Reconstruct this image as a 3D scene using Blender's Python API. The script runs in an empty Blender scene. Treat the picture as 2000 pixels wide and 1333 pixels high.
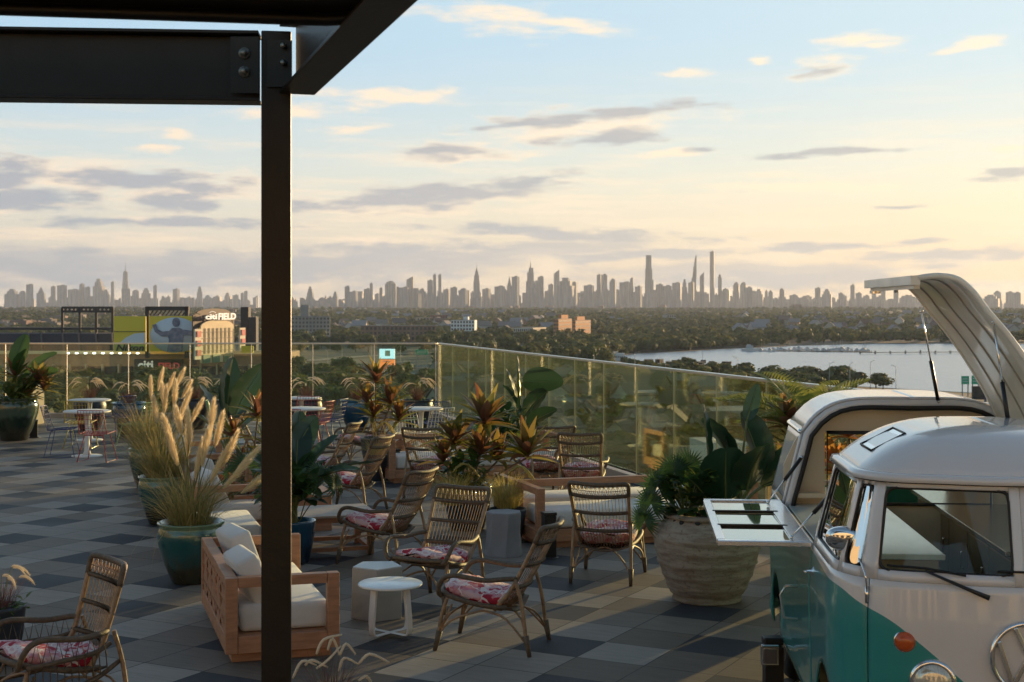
import bpy, math, random
from math import sin, cos, pi, radians, atan2, sqrt, tan
from mathutils import Vector, Matrix, Quaternion, noise
random.seed(7)
SC = bpy.context.scene
COL = SC.collection
# ---------------------------------------------------------------- camera
F = 2778.0          # focal length in photo pixels (50 mm on 36 mm)
HC = 2.5            # eye height above the deck
HY = 597.0          # horizon row
GZ = -45.0          # street level below the roof deck
cam = bpy.data.objects.new('camera', bpy.data.cameras.new('camera'))
COL.objects.link(cam)
cam.location = (0, 0, HC)
cam.rotation_euler = (pi/2, 0, 0)
cam.data.lens = 50
cam.data.sensor_width = 36
cam.data.shift_y = -(666.5-HY)/2000
cam.data.clip_start = 0.05
cam.data.clip_end = 60000
cam.data.dof.use_dof = True
cam.data.dof.focus_distance = 11.0
cam.data.dof.aperture_fstop = 7.5
SC.camera = cam
# ---------------------------------------------------------------- sun + sky
SUN_AZ, SUN_EL = 36.0, 5.2        # degrees right of the view axis, above the horizon
sun = bpy.data.objects.new('sun', bpy.data.lights.new('sun', 'SUN'))
COL.objects.link(sun)
sd = Vector((sin(radians(SUN_AZ))*cos(radians(SUN_EL)), cos(radians(SUN_AZ))*cos(radians(SUN_EL)), sin(radians(SUN_EL))))
sun.rotation_euler = sd.to_track_quat('Z', 'Y').to_euler()
sun.location = (30, 30, 30)
sun.data.energy = 5.0
sun.data.angle = radians(0.6)
sun.data.color = (1.0, 0.66, 0.34)
SC.view_settings.view_transform = 'Standard'
SC.view_settings.look = 'None'
SC.view_settings.gamma = 1
SC.view_settings.use_curve_mapping = False
SC.view_settings.exposure = 0.98
SC.cycles.use_denoising = True
SC.cycles.max_bounces = 10
SC.cycles.diffuse_bounces = 3
SC.cycles.glossy_bounces = 4
SC.cycles.transmission_bounces = 8
SC.cycles.transparent_max_bounces = 16
SC.cycles.volume_bounces = 0
SC.cycles.sample_clamp_indirect = 6
world = bpy.data.worlds.new("World"); SC.world = world
world.use_nodes = True
wn, wl = world.node_tree.nodes, world.node_tree.links
wn.clear()
def N(nt, typ, **kw):
    n = nt.nodes.new(typ)
    for k, v in kw.items():
        if k == 'ins':
            for i, x in v.items(): n.inputs[i].default_value = x
        else: setattr(n, k, v)
    return n
def M_(nt, op, a, b=None, c=None, clamp=False):
    n = nt.nodes.new('ShaderNodeMath'); n.operation = op; n.use_clamp = clamp
    for i, x in enumerate((a, b, c)):
        if x is None: continue
        if isinstance(x, (int, float)): n.inputs[i].default_value = x
        else: nt.links.new(x, n.inputs[i])
    return n.outputs[0]
def MR(nt, v, a, b, c=0.0, d=1.0, smooth=True):
    n = nt.nodes.new('ShaderNodeMapRange'); n.interpolation_type = 'SMOOTHSTEP' if smooth else 'LINEAR'
    nt.links.new(v, n.inputs[0])
    for i, x in enumerate((a, b, c, d)): n.inputs[i+1].default_value = x
    return n.outputs[0]
def MIXC(nt, f, a, b, blend='MIX'):
    n = nt.nodes.new('ShaderNodeMix'); n.data_type = 'RGBA'; n.blend_type = blend; n.clamp_factor = True
    for i, x in ((0, f), (6, a), (7, b)):
        if isinstance(x, (int, float)): n.inputs[i].default_value = x
        elif isinstance(x, tuple): n.inputs[i].default_value = (*x[:3], 1)
        else: nt.links.new(x, n.inputs[i])
    return n.outputs[2]
def build_sky():
    nt = world.node_tree
    STR = 0.15
    K = 1.0/STR
    sky = N(nt, 'ShaderNodeTexSky', sky_type='NISHITA', sun_disc=False, sun_elevation=radians(SUN_EL),
            sun_rotation=radians(SUN_AZ), air_density=0.9, dust_density=1.2, ozone_density=1.6, altitude=50)
    tc = N(nt, 'ShaderNodeTexCoord')
    sep = N(nt, 'ShaderNodeSeparateXYZ'); nt.links.new(tc.outputs['Generated'], sep.inputs[0])
    az = M_(nt, 'MULTIPLY', M_(nt, 'ARCTAN2', sep.outputs[0], sep.outputs[1]), 57.2958)
    el = M_(nt, 'MULTIPLY', M_(nt, 'ARCSINE', sep.outputs[2]), 57.2958)
    P = N(nt, 'ShaderNodeCombineXYZ'); nt.links.new(az, P.inputs[0]); nt.links.new(el, P.inputs[1])
    def nz(sx, sy, detail, rough, seed=0.0):
        mp = N(nt, 'ShaderNodeMapping'); mp.inputs['Scale'].default_value = (sx, sy, 1); mp.inputs['Location'].default_value = (seed, seed*1.7, seed)
        nt.links.new(P.outputs[0], mp.inputs[0])
        n = N(nt, 'ShaderNodeTexNoise'); n.inputs['Scale'].default_value = 1; n.inputs['Detail'].default_value = detail; n.inputs['Roughness'].default_value = rough
        nt.links.new(mp.outputs[0], n.inputs['Vector'])
        return n
    warp = nz(0.35, 1.1, 3, .5, 3.1)
    ws = N(nt, 'ShaderNodeVectorMath', operation='SUBTRACT'); nt.links.new(warp.outputs['Color'], ws.inputs[0]); ws.inputs[1].default_value = (.5, .5, .5)
    wm = N(nt, 'ShaderNodeVectorMath', operation='MULTIPLY'); nt.links.new(ws.outputs[0], wm.inputs[0]); wm.inputs[1].default_value = (2.2, .7, 0)
    PW = N(nt, 'ShaderNodeVectorMath', operation='ADD'); nt.links.new(P.outputs[0], PW.inputs[0]); nt.links.new(wm.outputs[0], PW.inputs[1])
    def ell(px, py, wpx, hpx, rot=0):
        a = atan2(px-1000, F)
        e = math.atan((HY-py)/F*cos(a))
        k = 57.2958
        mp = N(nt, 'ShaderNodeMapping', vector_type='TEXTURE')
        mp.inputs['Location'].default_value = (a*k, e*k, 0)
        mp.inputs['Rotation'].default_value = (0, 0, radians(rot))
        mp.inputs['Scale'].default_value = (wpx/F*k, hpx/F*k, 1)
        nt.links.new(PW.outputs[0], mp.inputs[0])
        ln = N(nt, 'ShaderNodeVectorMath', operation='LENGTH'); nt.links.new(mp.outputs[0], ln.inputs[0])
        return M_(nt, 'SUBTRACT', 1.0, ln.outputs['Value'])
    def group(lst):
        r = None
        for q in lst:
            v = ell(*q)
            r = v if r is None else M_(nt, 'MAXIMUM', r, v)
        return r
    grey = group([(40, 385, 190, 30, 0), (10, 340, 110, 42, 0), (280, 355, 220, 27, -2), (330, 390, 110, 24, 0), (400, 395, 90, 20, 0),
                  (330, 435, 280, 15, 0), (820, 385, 330, 30, 6), (1000, 360, 150, 14, 8), (1190, 225, 260, 20, 5), (1180, 268, 150, 17, 2), (1030, 240, 150, 9, 6),
                  (870, 298, 130, 14, 0), (1590, 300, 170, 8, 2), (1960, 342, 90, 12, 3), (1600, 135, 50, 14, 10), (1370, 290, 40, 8, 0),
                  (420, 530, 700, 52, 2), (760, 500, 420, 34, 3), (80, 525, 300, 44, 0), (1500, 545, 420, 30, 0), (1850, 500, 260, 16, 3),
                  (1600, 485, 240, 12, 3), (1100, 455, 330, 18, -3), (1250, 500, 300, 14, 2), (1780, 470, 90, 7, 0), (1750, 402, 60, 7, 0)])
    peach = group([(970, 35, 170, 36, -8), (1110, 50, 150, 22, -6), (1690, 82, 90, 20, 0), (1610, 128, 75, 28, 10), (1900, 88, 90, 14, 8), (760, 190, 170, 22, 0),
                   (830, 185, 80, 17, 0), (560, 215, 160, 14, 0), (690, 255, 90, 14, 0), (1340, 142, 70, 12, 0), (300, 288, 60, 10, 0), (330, 265, 40, 9, 0),
                   (1490, 122, 30, 16, 0), (150, 350, 230, 46, 0), (350, 370, 250, 44, 0), (1150, 245, 300, 42, 4), (900, 300, 200, 24, 0), (1300, 295, 90, 12, 0),
                   (800, 395, 360, 42, 5), (20, 345, 120, 60, 0), (1930, 560, 130, 22, 0), (15, 540, 50, 20, 0), (1960, 290, 60, 8, 0), (700, 470, 120, 12, 0), (1550, 365, 260, 12, 0)])
    n1 = nz(.50, 2.1, 10, .60, 0.0).outputs[0]
    n2 = nz(.16, 1.9, 10, .62, 9.0).outputs[0]
    nn = M_(nt, 'MULTIPLY', M_(nt, 'SUBTRACT', n1, .5), 2.8)
    bank = group([(230, 528, 560, 44, 0), (720, 515, 440, 34, 2), (1020, 492, 330, 20, 4), (60, 510, 200, 40, 0), (1480, 530, 420, 24, 0)])
    db = M_(nt, 'MULTIPLY', MR(nt, M_(nt, 'ADD', bank, M_(nt, 'MULTIPLY', nn, .45)), .0, .55), .8)
    dg = M_(nt, 'MAXIMUM', MR(nt, M_(nt, 'ADD', grey, nn), -.05, .75), db)
    dp = MR(nt, M_(nt, 'ADD', peach, nn), -.08, 1.0)
    # thin streaks that thicken towards the horizon
    lowm = MR(nt, el, 0.0, 11.0, 1.0, 0.0)
    streak = M_(nt, 'MULTIPLY', MR(nt, n2, .45, .66), M_(nt, 'MULTIPLY', lowm, .8))
    # warm towards the sun, cooler away from it
    warm = MR(nt, az, -22, 30)
    # daylight gradient: the Nishita sky, with the low haze band brightened as the photograph's thin veil does
    hz = MR(nt, el, 0.0, 7.5, 1.0, 0.0)
    veil = MIXC(nt, warm, (0.395*K, 0.344*K, 0.286*K), (0.571*K, 0.420*K, 0.252*K))
    mid = MIXC(nt, warm, (0.420*K, 0.420*K, 0.361*K), (0.554*K, 0.496*K, 0.344*K))
    top = MIXC(nt, warm, (0.244*K, 0.361*K, 0.454*K), (0.336*K, 0.428*K, 0.470*K))
    g1 = MIXC(nt, MR(nt, el, 2.0, 11.0), mid, top)
    g2 = MIXC(nt, MR(nt, el, 0.2, 6.0), veil, g1)
    front = MR(nt, M_(nt, 'ABSOLUTE', az), 60, 130, 1.0, 0.0)
    fac = M_(nt, 'MULTIPLY', MR(nt, el, 14.0, 45.0, 1.0, 0.0), M_(nt, 'MULTIPLY', front, .97))
    fac2 = M_(nt, 'MULTIPLY', fac, MR(nt, el, -6, -1))
    base = MIXC(nt, fac2, MIXC(nt, 1.0, sky.outputs[0], (1.08, 1.0, .90), 'MULTIPLY'), g2)
    cg = MIXC(nt, warm, (0.172*K, 0.206*K, 0.256*K), (0.311*K, 0.298*K, 0.281*K))
    cp = MIXC(nt, warm, (0.605*K, 0.470*K, 0.336*K), (0.638*K, 0.521*K, 0.361*K))
    s1 = MIXC(nt, streak, base, cp)
    s2 = MIXC(nt, M_(nt, 'MULTIPLY', dp, .80), s1, cp)
    s3 = MIXC(nt, M_(nt, 'MULTIPLY', dg, .85), s2, cg)
    bg = N(nt, 'ShaderNodeBackground'); bg.inputs[1].default_value = STR
    nt.links.new(s3, bg.inputs[0])
    out = N(nt, 'ShaderNodeOutputWorld'); nt.links.new(bg.outputs[0], out.inputs[0])
build_sky()
world.cycles.sampling_method = 'MANUAL'
world.cycles.sample_map_resolution = 512
# ---------------------------------------------------------------- helpers
R = random.random
def U(a, b): return a+(b-a)*random.random()
def W(px, py, z=0.0):
    """point at height z seen at photo pixel px, py"""
    d = (HC-z)*F/(py-HY)
    return Vector(((px-1000)/F*d, d, z))
def V(px, py, d):
    return Vector(((px-1000)/F*d, d, HC-(py-HY)/F*d))
class MB:
    def __init__(s): s.v = []; s.f = []; s.sm = []; s.mi = []
    def add(s, vs, fs, smooth=False, mi=0):
        o = len(s.v); s.v.extend(vs)
        for f in fs: s.f.append([i+o for i in f])
        s.sm.extend([smooth]*len(fs)); s.mi.extend([mi]*len(fs)); return s
    def box(s, c, sz, rz=0.0, mat=None, mi=0):
        x, y, z = sz[0]/2, sz[1]/2, sz[2]/2
        vs = [Vector((a*x, b*y, d*z)) for a in (-1, 1) for b in (-1, 1) for d in (-1, 1)]
        if mat is None: mat = Matrix.Rotation(rz, 3, 'Z')
        c = Vector(c)
        vs = [mat @ q + c for q in vs]
        return s.add(vs, [(0, 1, 3, 2), (4, 6, 7, 5), (0, 4, 5, 1), (2, 3, 7, 6), (0, 2, 6, 4), (1, 5, 7, 3)], mi=mi)
    def bar(s, a, b, w, h, up=(0, 0, 1), mi=0):
        a, b = Vector(a), Vector(b); d = (b-a); L = d.length; d.normalize()
        sdv = d.cross(Vector(up))
        if sdv.length < 1e-4: sdv = d.cross(Vector((0, 1, 0)))
        sdv.normalize(); u = sdv.cross(d)
        m = Matrix((sdv, d, u)).transposed()
        return s.box((a+b)/2, (w, L, h), mat=m, mi=mi)
    def tube(s, pts, r, n=6, closed=False, cap=True, mi=0):
        pts = [Vector(p) for p in pts]; k = len(pts)
        if not isinstance(r, (list, tuple)): r = [r]*k
        vs = []; prev = None
        for i, p in enumerate(pts):
            if closed: t = pts[(i+1) % k]-pts[i-1]
            else: t = pts[min(i+1, k-1)]-pts[max(i-1, 0)]
            if t.length < 1e-9: t = Vector((0, 0, 1))
            t.normalize()
            if prev is None:
                a = t.orthogonal().normalized()
            else:
                a = prev-t*prev.dot(t)
                if a.length < 1e-6: a = t.orthogonal()
                a.normalize()
            prev = a; b = t.cross(a)
            for j in range(n):
                an = 2*pi*j/n
                vs.append(p+(a*cos(an)+b*sin(an))*r[i])
        fs = []
        for i in range(k if closed else k-1):
            for j in range(n):
                i2 = (i+1) % k
                fs.append((i*n+j, i*n+(j+1) % n, i2*n+(j+1) % n, i2*n+j))
        if cap and not closed:
            fs.append(tuple(range(n-1, -1, -1))); fs.append(tuple((k-1)*n+j for j in range(n)))
        return s.add(vs, fs, True, mi)
    def lathe(s, prof, n=24, c=(0, 0, 0), mi=0, jit=0.0, smooth=True):
        c = Vector(c); vs = []
        for q, (r, z) in enumerate(prof):
            for j in range(n):
                a = 2*pi*j/n
                rr = r*(1+jit*noise.noise(Vector((cos(a)*1.3, sin(a)*1.3, z*3+q*.1)))) if jit else r
                vs.append(c+Vector((cos(a)*rr, sin(a)*rr, z)))
        fs = []
        for i in range(len(prof)-1):
            for j in range(n):
                fs.append((i*n+j, i*n+(j+1) % n, (i+1)*n+(j+1) % n, (i+1)*n+j))
        if prof[0][0] > 1e-4: fs.append(tuple(range(n-1, -1, -1)))
        if prof[-1][0] > 1e-4: fs.append(tuple((len(prof)-1)*n+j for j in range(n)))
        return s.add(vs, fs, smooth, mi)
    def prism(s, poly, z0, z1, mi=0):
        n = len(poly)
        vs = [Vector((p[0], p[1], z0)) for p in poly]+[Vector((p[0], p[1], z1)) for p in poly]
        fs = [tuple(range(n-1, -1, -1)), tuple(range(n, 2*n))]+[(i, (i+1) % n, (i+1) % n+n, i+n) for i in range(n)]
        return s.add(vs, fs, mi=mi)
    def grid(s, rows, smooth=True, closed=False, mi=0):
        n = len(rows[0]); vs = [Vector(p) for r in rows for p in r]; fs = []
        for i in range(len(rows)-1):
            for j in range(n if closed else n-1):
                fs.append((i*n+j, i*n+(j+1) % n, (i+1)*n+(j+1) % n, (i+1)*n+j))
        return s.add(vs, fs, smooth, mi)
    def sphere(s, c, r, n=8, m=6, mi=0):
        c = Vector(c); r = Vector(r) if not isinstance(r, (int, float)) else Vector((r, r, r)); vs = []
        for i in range(m+1):
            t = pi*i/m
            for j in range(n):
                a = 2*pi*j/n
                vs.append(c+Vector((r.x*sin(t)*cos(a), r.y*sin(t)*sin(a), -r.z*cos(t))))
        fs = [(i*n+j, i*n+(j+1) % n, (i+1)*n+(j+1) % n, (i+1)*n+j) for i in range(m) for j in range(n)]
        return s.add(vs, fs, True, mi)
    def leaf(s, base, yaw, pitch, L, Wd, droop=.6, fold=.25, n=5, kind='lance', mi=0, roll=0.0):
        """blade that starts at base, heading yaw/pitch, bending down by droop radians over its length"""
        p = Vector(base); h = Vector((cos(yaw), sin(yaw), 0)); side = Vector((-sin(yaw), cos(yaw), 0))
        vs = []; an = pitch
        for i in range(n+1):
            t = i/n
            if kind == 'lance': w = sin(pi*min(1, (t*.92+.06))**.75)*.5
            elif kind == 'paddle': w = .5*(sin(pi*(t*.96+.02)**.85))**.62
            elif kind == 'blade': w = .5*(1-t)**.6
            else: w = .5*sin(pi*(t*.9+.08))
            w = max(w, .02)*Wd
            up = Vector((-h.x*sin(an), -h.y*sin(an), cos(an)))
            sv = side*cos(roll)+up*sin(roll)
            uv = up*cos(roll)-side*sin(roll)
            vs += [p+sv*w+uv*w*fold, p.copy(), p-sv*w+uv*w*fold]
            d = h*cos(an)+Vector((0, 0, sin(an)))
            p = p+d*(L/n); an -= droop/n
        fs = []
        for i in range(n):
            a = i*3
            fs += [(a, a+1, a+4, a+3), (a+1, a+2, a+5, a+4)]
        s.add(vs, fs, True, mi)
        return p
    def build(s, name, mat, parent=None, bevel=0, loc=None, rz=0.0, solid=0):
        me = bpy.data.meshes.new(name)
        me.from_pydata([tuple(q) for q in s.v], [], s.f)
        me.polygons.foreach_set('use_smooth', s.sm)
        mats = mat if isinstance(mat, (list, tuple)) else [mat]
        for m in mats: me.materials.append(m)
        if len(mats) > 1: me.polygons.foreach_set('material_index', s.mi)
        me.update()
        o = bpy.data.objects.new(name, me); COL.objects.link(o)
        if parent is not None: o.parent = parent
        if loc is not None: o.location = loc
        if rz: o.rotation_euler.z = rz
        if bevel:
            b = o.modifiers.new('bevel', 'BEVEL'); b.width = bevel; b.segments = 2; b.limit_method = 'ANGLE'; b.angle_limit = .6
        if solid:
            b = o.modifiers.new('solid', 'SOLIDIFY'); b.thickness = solid
        return o
def tag(o, label=None, cat=None, group=None, kind=None):
    if label: o['label'] = label
    if cat: o['category'] = cat
    if group: o['group'] = group
    if kind: o['kind'] = kind
    return o
def thing(name, label, cat, loc=(0, 0, 0), rz=0.0, group=None, s=1.0):
    o = bpy.data.objects.new(name, None); COL.objects.link(o)
    o.location = loc; o.rotation_euler.z = rz; o.scale = (s, s, s)
    o.empty_display_size = .2
    return tag(o, label, cat, group)
def copy_tree(o, loc=None, rz=None, label=None, group=None, s=None):
    def cp(a, par):
        c = a.copy(); COL.objects.link(c)
        if par is not None: c.parent = par
        for ch in KIDS.get(a.name) or a.children: cp(ch, c)
        return c
    r = cp(o, None)
    if loc is not None: r.location = loc
    if rz is not None: r.rotation_euler.z = rz
    if s is not None: r.scale = (s, s, s) if isinstance(s, (int, float)) else s
    if label: r['label'] = label
    if group: r['group'] = group
    return r
KIDS = {}
def struct(o): o['kind'] = 'structure'; return o
def text_mb(body, size, depth=.02, bold=False, shear=0.0):
    cu = bpy.data.curves.new('t', 'FONT'); cu.body = body; cu.size = size; cu.extrude = depth; cu.align_x = 'CENTER'; cu.align_y = 'CENTER'
    cu.shear = shear; cu.resolution_u = 3
    if bold: cu.offset = size*.025
    o = bpy.data.objects.new('t', cu); COL.objects.link(o)
    dg = bpy.context.evaluated_depsgraph_get(); dg.update()
    me = bpy.data.meshes.new_from_object(o.evaluated_get(dg))
    vs = [v.co.copy() for v in me.vertices]; fs = [tuple(p.vertices) for p in me.polygons]
    bpy.data.objects.remove(o)
    return vs, fs
def put_text(mb, body, size, c, width=None, depth=.02, bold=True, shear=0.0, mi=0, right=(1, 0, 0), up=(0, 0, 1), height=None):
    vs, fs = text_mb(body, size, depth, bold, shear)
    xs = [v.x for v in vs]; ys = [v.y for v in vs]
    sx = width/(max(xs)-min(xs)) if width else 1
    sy = height/(max(ys)-min(ys)) if height else sx
    mx, my = (max(xs)+min(xs))/2, (max(ys)+min(ys))/2
    r, u = Vector(right).normalized(), Vector(up).normalized(); nrm = r.cross(u)
    mb.add([Vector(c)+r*(v.x-mx)*sx+u*(v.y-my)*sy+nrm*v.z for v in vs], fs, mi=mi)
# ---------------------------------------------------------------- materials
MATS = {}
def mat(name, col=(.5, .5, .5), rough=.6, metal=0.0, var=0.0, vscale=8.0, bump=0.0, bscale=40.0, coat=0.0, trans=0.0,
        emit=None, estr=0.0, spec=.5, stretch=(1, 1, 1), col2=None, island=None, fuzz=0.0, objrand=None, detail=5):
    if name in MATS: return MATS[name]
    m = bpy.data.materials.new(name); m.use_nodes = True; nt = m.node_tree; nt.nodes.clear()
    out = N(nt, 'ShaderNodeOutputMaterial')
    b = N(nt, 'ShaderNodeBsdfPrincipled')
    b.inputs['Roughness'].default_value = rough; b.inputs['Metallic'].default_value = metal
    b.inputs['Specular IOR Level'].default_value = spec
    b.inputs['Coat Weight'].default_value = coat; b.inputs['Coat Roughness'].default_value = .05
    if fuzz: b.inputs['Sheen Weight'].default_value = fuzz
    c = tuple(col)
    cs = None
    if island or objrand:
        rmp = N(nt, 'ShaderNodeValToRGB'); stops = island or objrand
        if island: src = N(nt, 'ShaderNodeNewGeometry').outputs['Random Per Island']
        else: src = N(nt, 'ShaderNodeObjectInfo').outputs['Random']
        nt.links.new(src, rmp.inputs[0])
        els = rmp.color_ramp.elements
        while len(els) < len(stops): els.new(.5)
        for i, q in enumerate(stops): els[i].position = i/(len(stops)-1); els[i].color = (*q, 1)
        cs = rmp.outputs[0]
    tc = None
    if var or bump or col2:
        tc = N(nt, 'ShaderNodeTexCoord'); mp = N(nt, 'ShaderNodeMapping'); mp.inputs['Scale'].default_value = stretch
        nt.links.new(tc.outputs['Object'], mp.inputs[0])
    if var or col2:
        n = N(nt, 'ShaderNodeTexNoise'); n.inputs['Scale'].default_value = vscale; n.inputs['Detail'].default_value = detail
        nt.links.new(mp.outputs[0], n.inputs['Vector'])
        f = MR(nt, n.outputs[0], .32, .68, smooth=False)
        a = cs if cs is not None else c
        if col2: cs = MIXC(nt, f, a, tuple(col2))
        else:
            v = MR(nt, n.outputs[0], .3, .7, 1-var, 1+var, smooth=False)
            hs = N(nt, 'ShaderNodeHueSaturation'); nt.links.new(v, hs.inputs['Value'])
            if cs is None: hs.inputs['Color'].default_value = (*c, 1)
            else: nt.links.new(cs, hs.inputs['Color'])
            cs = hs.outputs[0]
    if cs is not None: nt.links.new(cs, b.inputs['Base Color'])
    else: b.inputs['Base Color'].default_value = (*c, 1)
    if bump:
        n = N(nt, 'ShaderNodeTexNoise'); n.inputs['Scale'].default_value = bscale; n.inputs['Detail'].default_value = 4
        nt.links.new(mp.outputs[0], n.inputs['Vector'])
        bp = N(nt, 'ShaderNodeBump'); bp.inputs['Strength'].default_value = bump; bp.inputs['Distance'].default_value = .01
        nt.links.new(n.outputs[0], bp.inputs['Height']); nt.links.new(bp.outputs[0], b.inputs['Normal'])
    if emit:
        b.inputs['Emission Color'].default_value = (*emit, 1); b.inputs['Emission Strength'].default_value = estr
    sh = b.outputs[0]
    if trans:
        t = N(nt, 'ShaderNodeBsdfTranslucent')
        if cs is not None:
            g = N(nt, 'ShaderNodeGamma'); g.inputs[1].default_value = .8; nt.links.new(cs, g.inputs[0]); nt.links.new(g.outputs[0], t.inputs[0])
        else: t.inputs[0].default_value = (*[q**.8 for q in c], 1)
        mx = N(nt, 'ShaderNodeMixShader'); mx.inputs[0].default_value = trans
        nt.links.new(sh, mx.inputs[1]); nt.links.new(t.outputs[0], mx.inputs[2]); sh = mx.outputs[0]
    nt.links.new(sh, out.inputs[0])
    MATS[name] = m
    return m
def glass_mat(name, tint=(.8, .9, .8), film=(.6, .6, .4), filmw=.08, rough=.02, refl=1.0):
    m = bpy.data.materials.new(name); m.use_nodes = True; nt = m.node_tree; nt.nodes.clear()
    out = N(nt, 'ShaderNodeOutputMaterial')
    tr = N(nt, 'ShaderNodeBsdfTransparent'); tr.inputs[0].default_value = (*tint, 1)
    gl = N(nt, 'ShaderNodeBsdfGlossy'); gl.inputs['Roughness'].default_value = rough
    fr = N(nt, 'ShaderNodeFresnel'); fr.inputs[0].default_value = 1.5
    mx = N(nt, 'ShaderNodeMixShader')
    nt.links.new(M_(nt, 'MULTIPLY', fr.outputs[0], refl, clamp=True), mx.inputs[0])
    nt.links.new(tr.outputs[0], mx.inputs[1]); nt.links.new(gl.outputs[0], mx.inputs[2])
    sh = mx.outputs[0]
    if filmw:
        tl = N(nt, 'ShaderNodeBsdfTranslucent'); tl.inputs[0].default_value = (*film, 1)
        df = N(nt, 'ShaderNodeBsdfDiffuse'); df.inputs[0].default_value = (*film, 1)
        m1 = N(nt, 'ShaderNodeMixShader'); nt.links.new(tl.outputs[0], m1.inputs[1]); nt.links.new(df.outputs[0], m1.inputs[2])
        m2 = N(nt, 'ShaderNodeMixShader'); m2.inputs[0].default_value = filmw
        nt.links.new(sh, m2.inputs[1]); nt.links.new(m1.outputs[0], m2.inputs[2]); sh = m2.outputs[0]
    nt.links.new(sh, out.inputs[0])
    return m
STEEL = mat('dark_steel', (.009, .008, .0075), .42, .3, var=.25, vscale=5, bump=.12, bscale=60)
BOLT = mat('bolt_metal', (.30, .28, .24), .4, .9)
CHROME = mat('chrome', (.82, .82, .82), .08, 1.0)
ALU = mat('brushed_metal', (.60, .57, .50), .3, .9)
BLACK = mat('black_plastic', (.012, .012, .013), .4)
RUBBER = mat('rubber', (.010, .010, .010), .7)
RATTAN = mat('rattan', (.29, .18, .10), .5, var=.35, vscale=18, bump=.3, bscale=120, coat=.15)
RATTAN_DK = mat('rattan_binding', (.115, .080, .050), .6, var=.3, vscale=40, bump=.4, bscale=160)
WOOD = mat('eucalyptus_wood', (.40, .19, .10), .55, var=.22, vscale=6, bump=.15, bscale=60, stretch=(1, 1, 6))
WOODL = mat('pale_slats', (.42, .33, .26), .6, var=.15, vscale=8, bump=.1)
FABRIC = mat('white_canvas', (.62, .60, .57), .9, var=.05, vscale=5, bump=.25, bscale=260, fuzz=.3)
CREAM = mat('cream_stucco', (.62, .50, .33), .85, var=.06, vscale=2, bump=.2, bscale=60)
WHITEM = mat('white_metal', (.72, .72, .70), .45, var=.03)
TEALG = None
# ---------------------------------------------------------------- ground, water, hills
import numpy as np
rng = np.random.default_rng(5)
NEAR = [(1100, 699), (1200, 703), (1240, 714), (1400, 733), (1560, 748), (1700, 757), (1900, 768), (2400, 800)]
FARS = [(1100, 698), (1200, 697), (1240, 691), (1320, 688), (1400, 683), (1560, 676), (1700, 672), (1900, 672), (2400, 676)]
def lerp_tab(tab, x):
    return np.interp(x, [q[0] for q in tab], [q[1] for q in tab])
def in_water(x, y):
    px = 1000+F*x/y; py = HY+(HC-GZ)*F/y
    return (px > 1180) & (py < lerp_tab(NEAR, px)+1) & (py > lerp_tab(FARS, px)-1.5)
def hill(x, y):
    t = min(1, max(0, (y-2300)/3600)); t = t*t*(3-2*t)
    far = 1-min(1, max(0, (y-8500)/3000))
    return t*far*(19+13*noise.noise(Vector((x/1700, y/1500, 3)))+7*noise.noise(Vector((x/500, y/600, 9))))
def GH(x, y): return GZ+hill(x, y)
mbg = MB()
ys = [-3000, -500, 60, 200, 400, 700, 1000, 1400, 1800, 2300]+[2300+i*250 for i in range(1, 40)]+[13000, 15000, 18400]
rows = [[(x, y, GH(x, y)-.05) for x in [-9400, -7000, -5200]+[i*260 for i in range(-18, 19)]+[5200, 7000, 9400]] for y in ys]
mbg.grid(rows)
GROUND = mat('city_ground', (.028, .036, .016), .95, col2=(.11, .105, .08), vscale=.03, detail=12)
struct(mbg.build('ground', GROUND))
pts = [W(px, py, GZ) for px, py in NEAR[1:]]+[W(px, py, GZ) for px, py in reversed(FARS[1:])]
mw = MB(); mw.add([Vector((p.x, p.y, GZ+.12)) for p in pts], [tuple(range(len(pts)))])
WATER = mat('bay_water', (.20, .27, .34), .25, spec=.9, bump=1.0, bscale=.12, stretch=(.5, 1.6, 1))
struct(mw.build('water', WATER))
for n_ in WATER.node_tree.nodes:
    if n_.type == 'BUMP': n_.inputs['Distance'].default_value = .55; n_.inputs['Strength'].default_value = .8
# ---------------------------------------------------------------- tree crowns (leaf clumps spread through lobes)
def crown_arrays(seed, nlobe, per, size, lr=(.22, .4)):
    r = np.random.default_rng(seed); V4 = []
    for k in range(nlobe):
        a = r.uniform(0, 6.283); rad = r.uniform(0, .34) if k else 0
        c = np.array([cos(a)*rad, sin(a)*rad, r.uniform(.38, .82) if k else .6]); R0 = r.uniform(*lr)
        d = r.normal(size=(per, 3)); d /= np.linalg.norm(d, axis=1)[:, None]
        d[:, 2] = np.where(d[:, 2] < -.5, -d[:, 2], d[:, 2])
        p = c+d*R0*r.uniform(.7, 1.08, (per, 1))*np.array([1, 1, .82])
        t = np.cross(d, r.normal(size=(per, 3))); t /= np.linalg.norm(t, axis=1)[:, None]
        b = np.cross(d, t)+d*r.uniform(-.8, .8, (per, 1))
        s = size*r.uniform(.6, 1.4, (per, 1))
        V4.append(np.stack([p-t*s-b*s*.5, p+t*s-b*s*.6, p+t*s*.7+b*s, p-t*s*.6+b*s*.8], 1))
    return np.concatenate(V4, 0)
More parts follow.
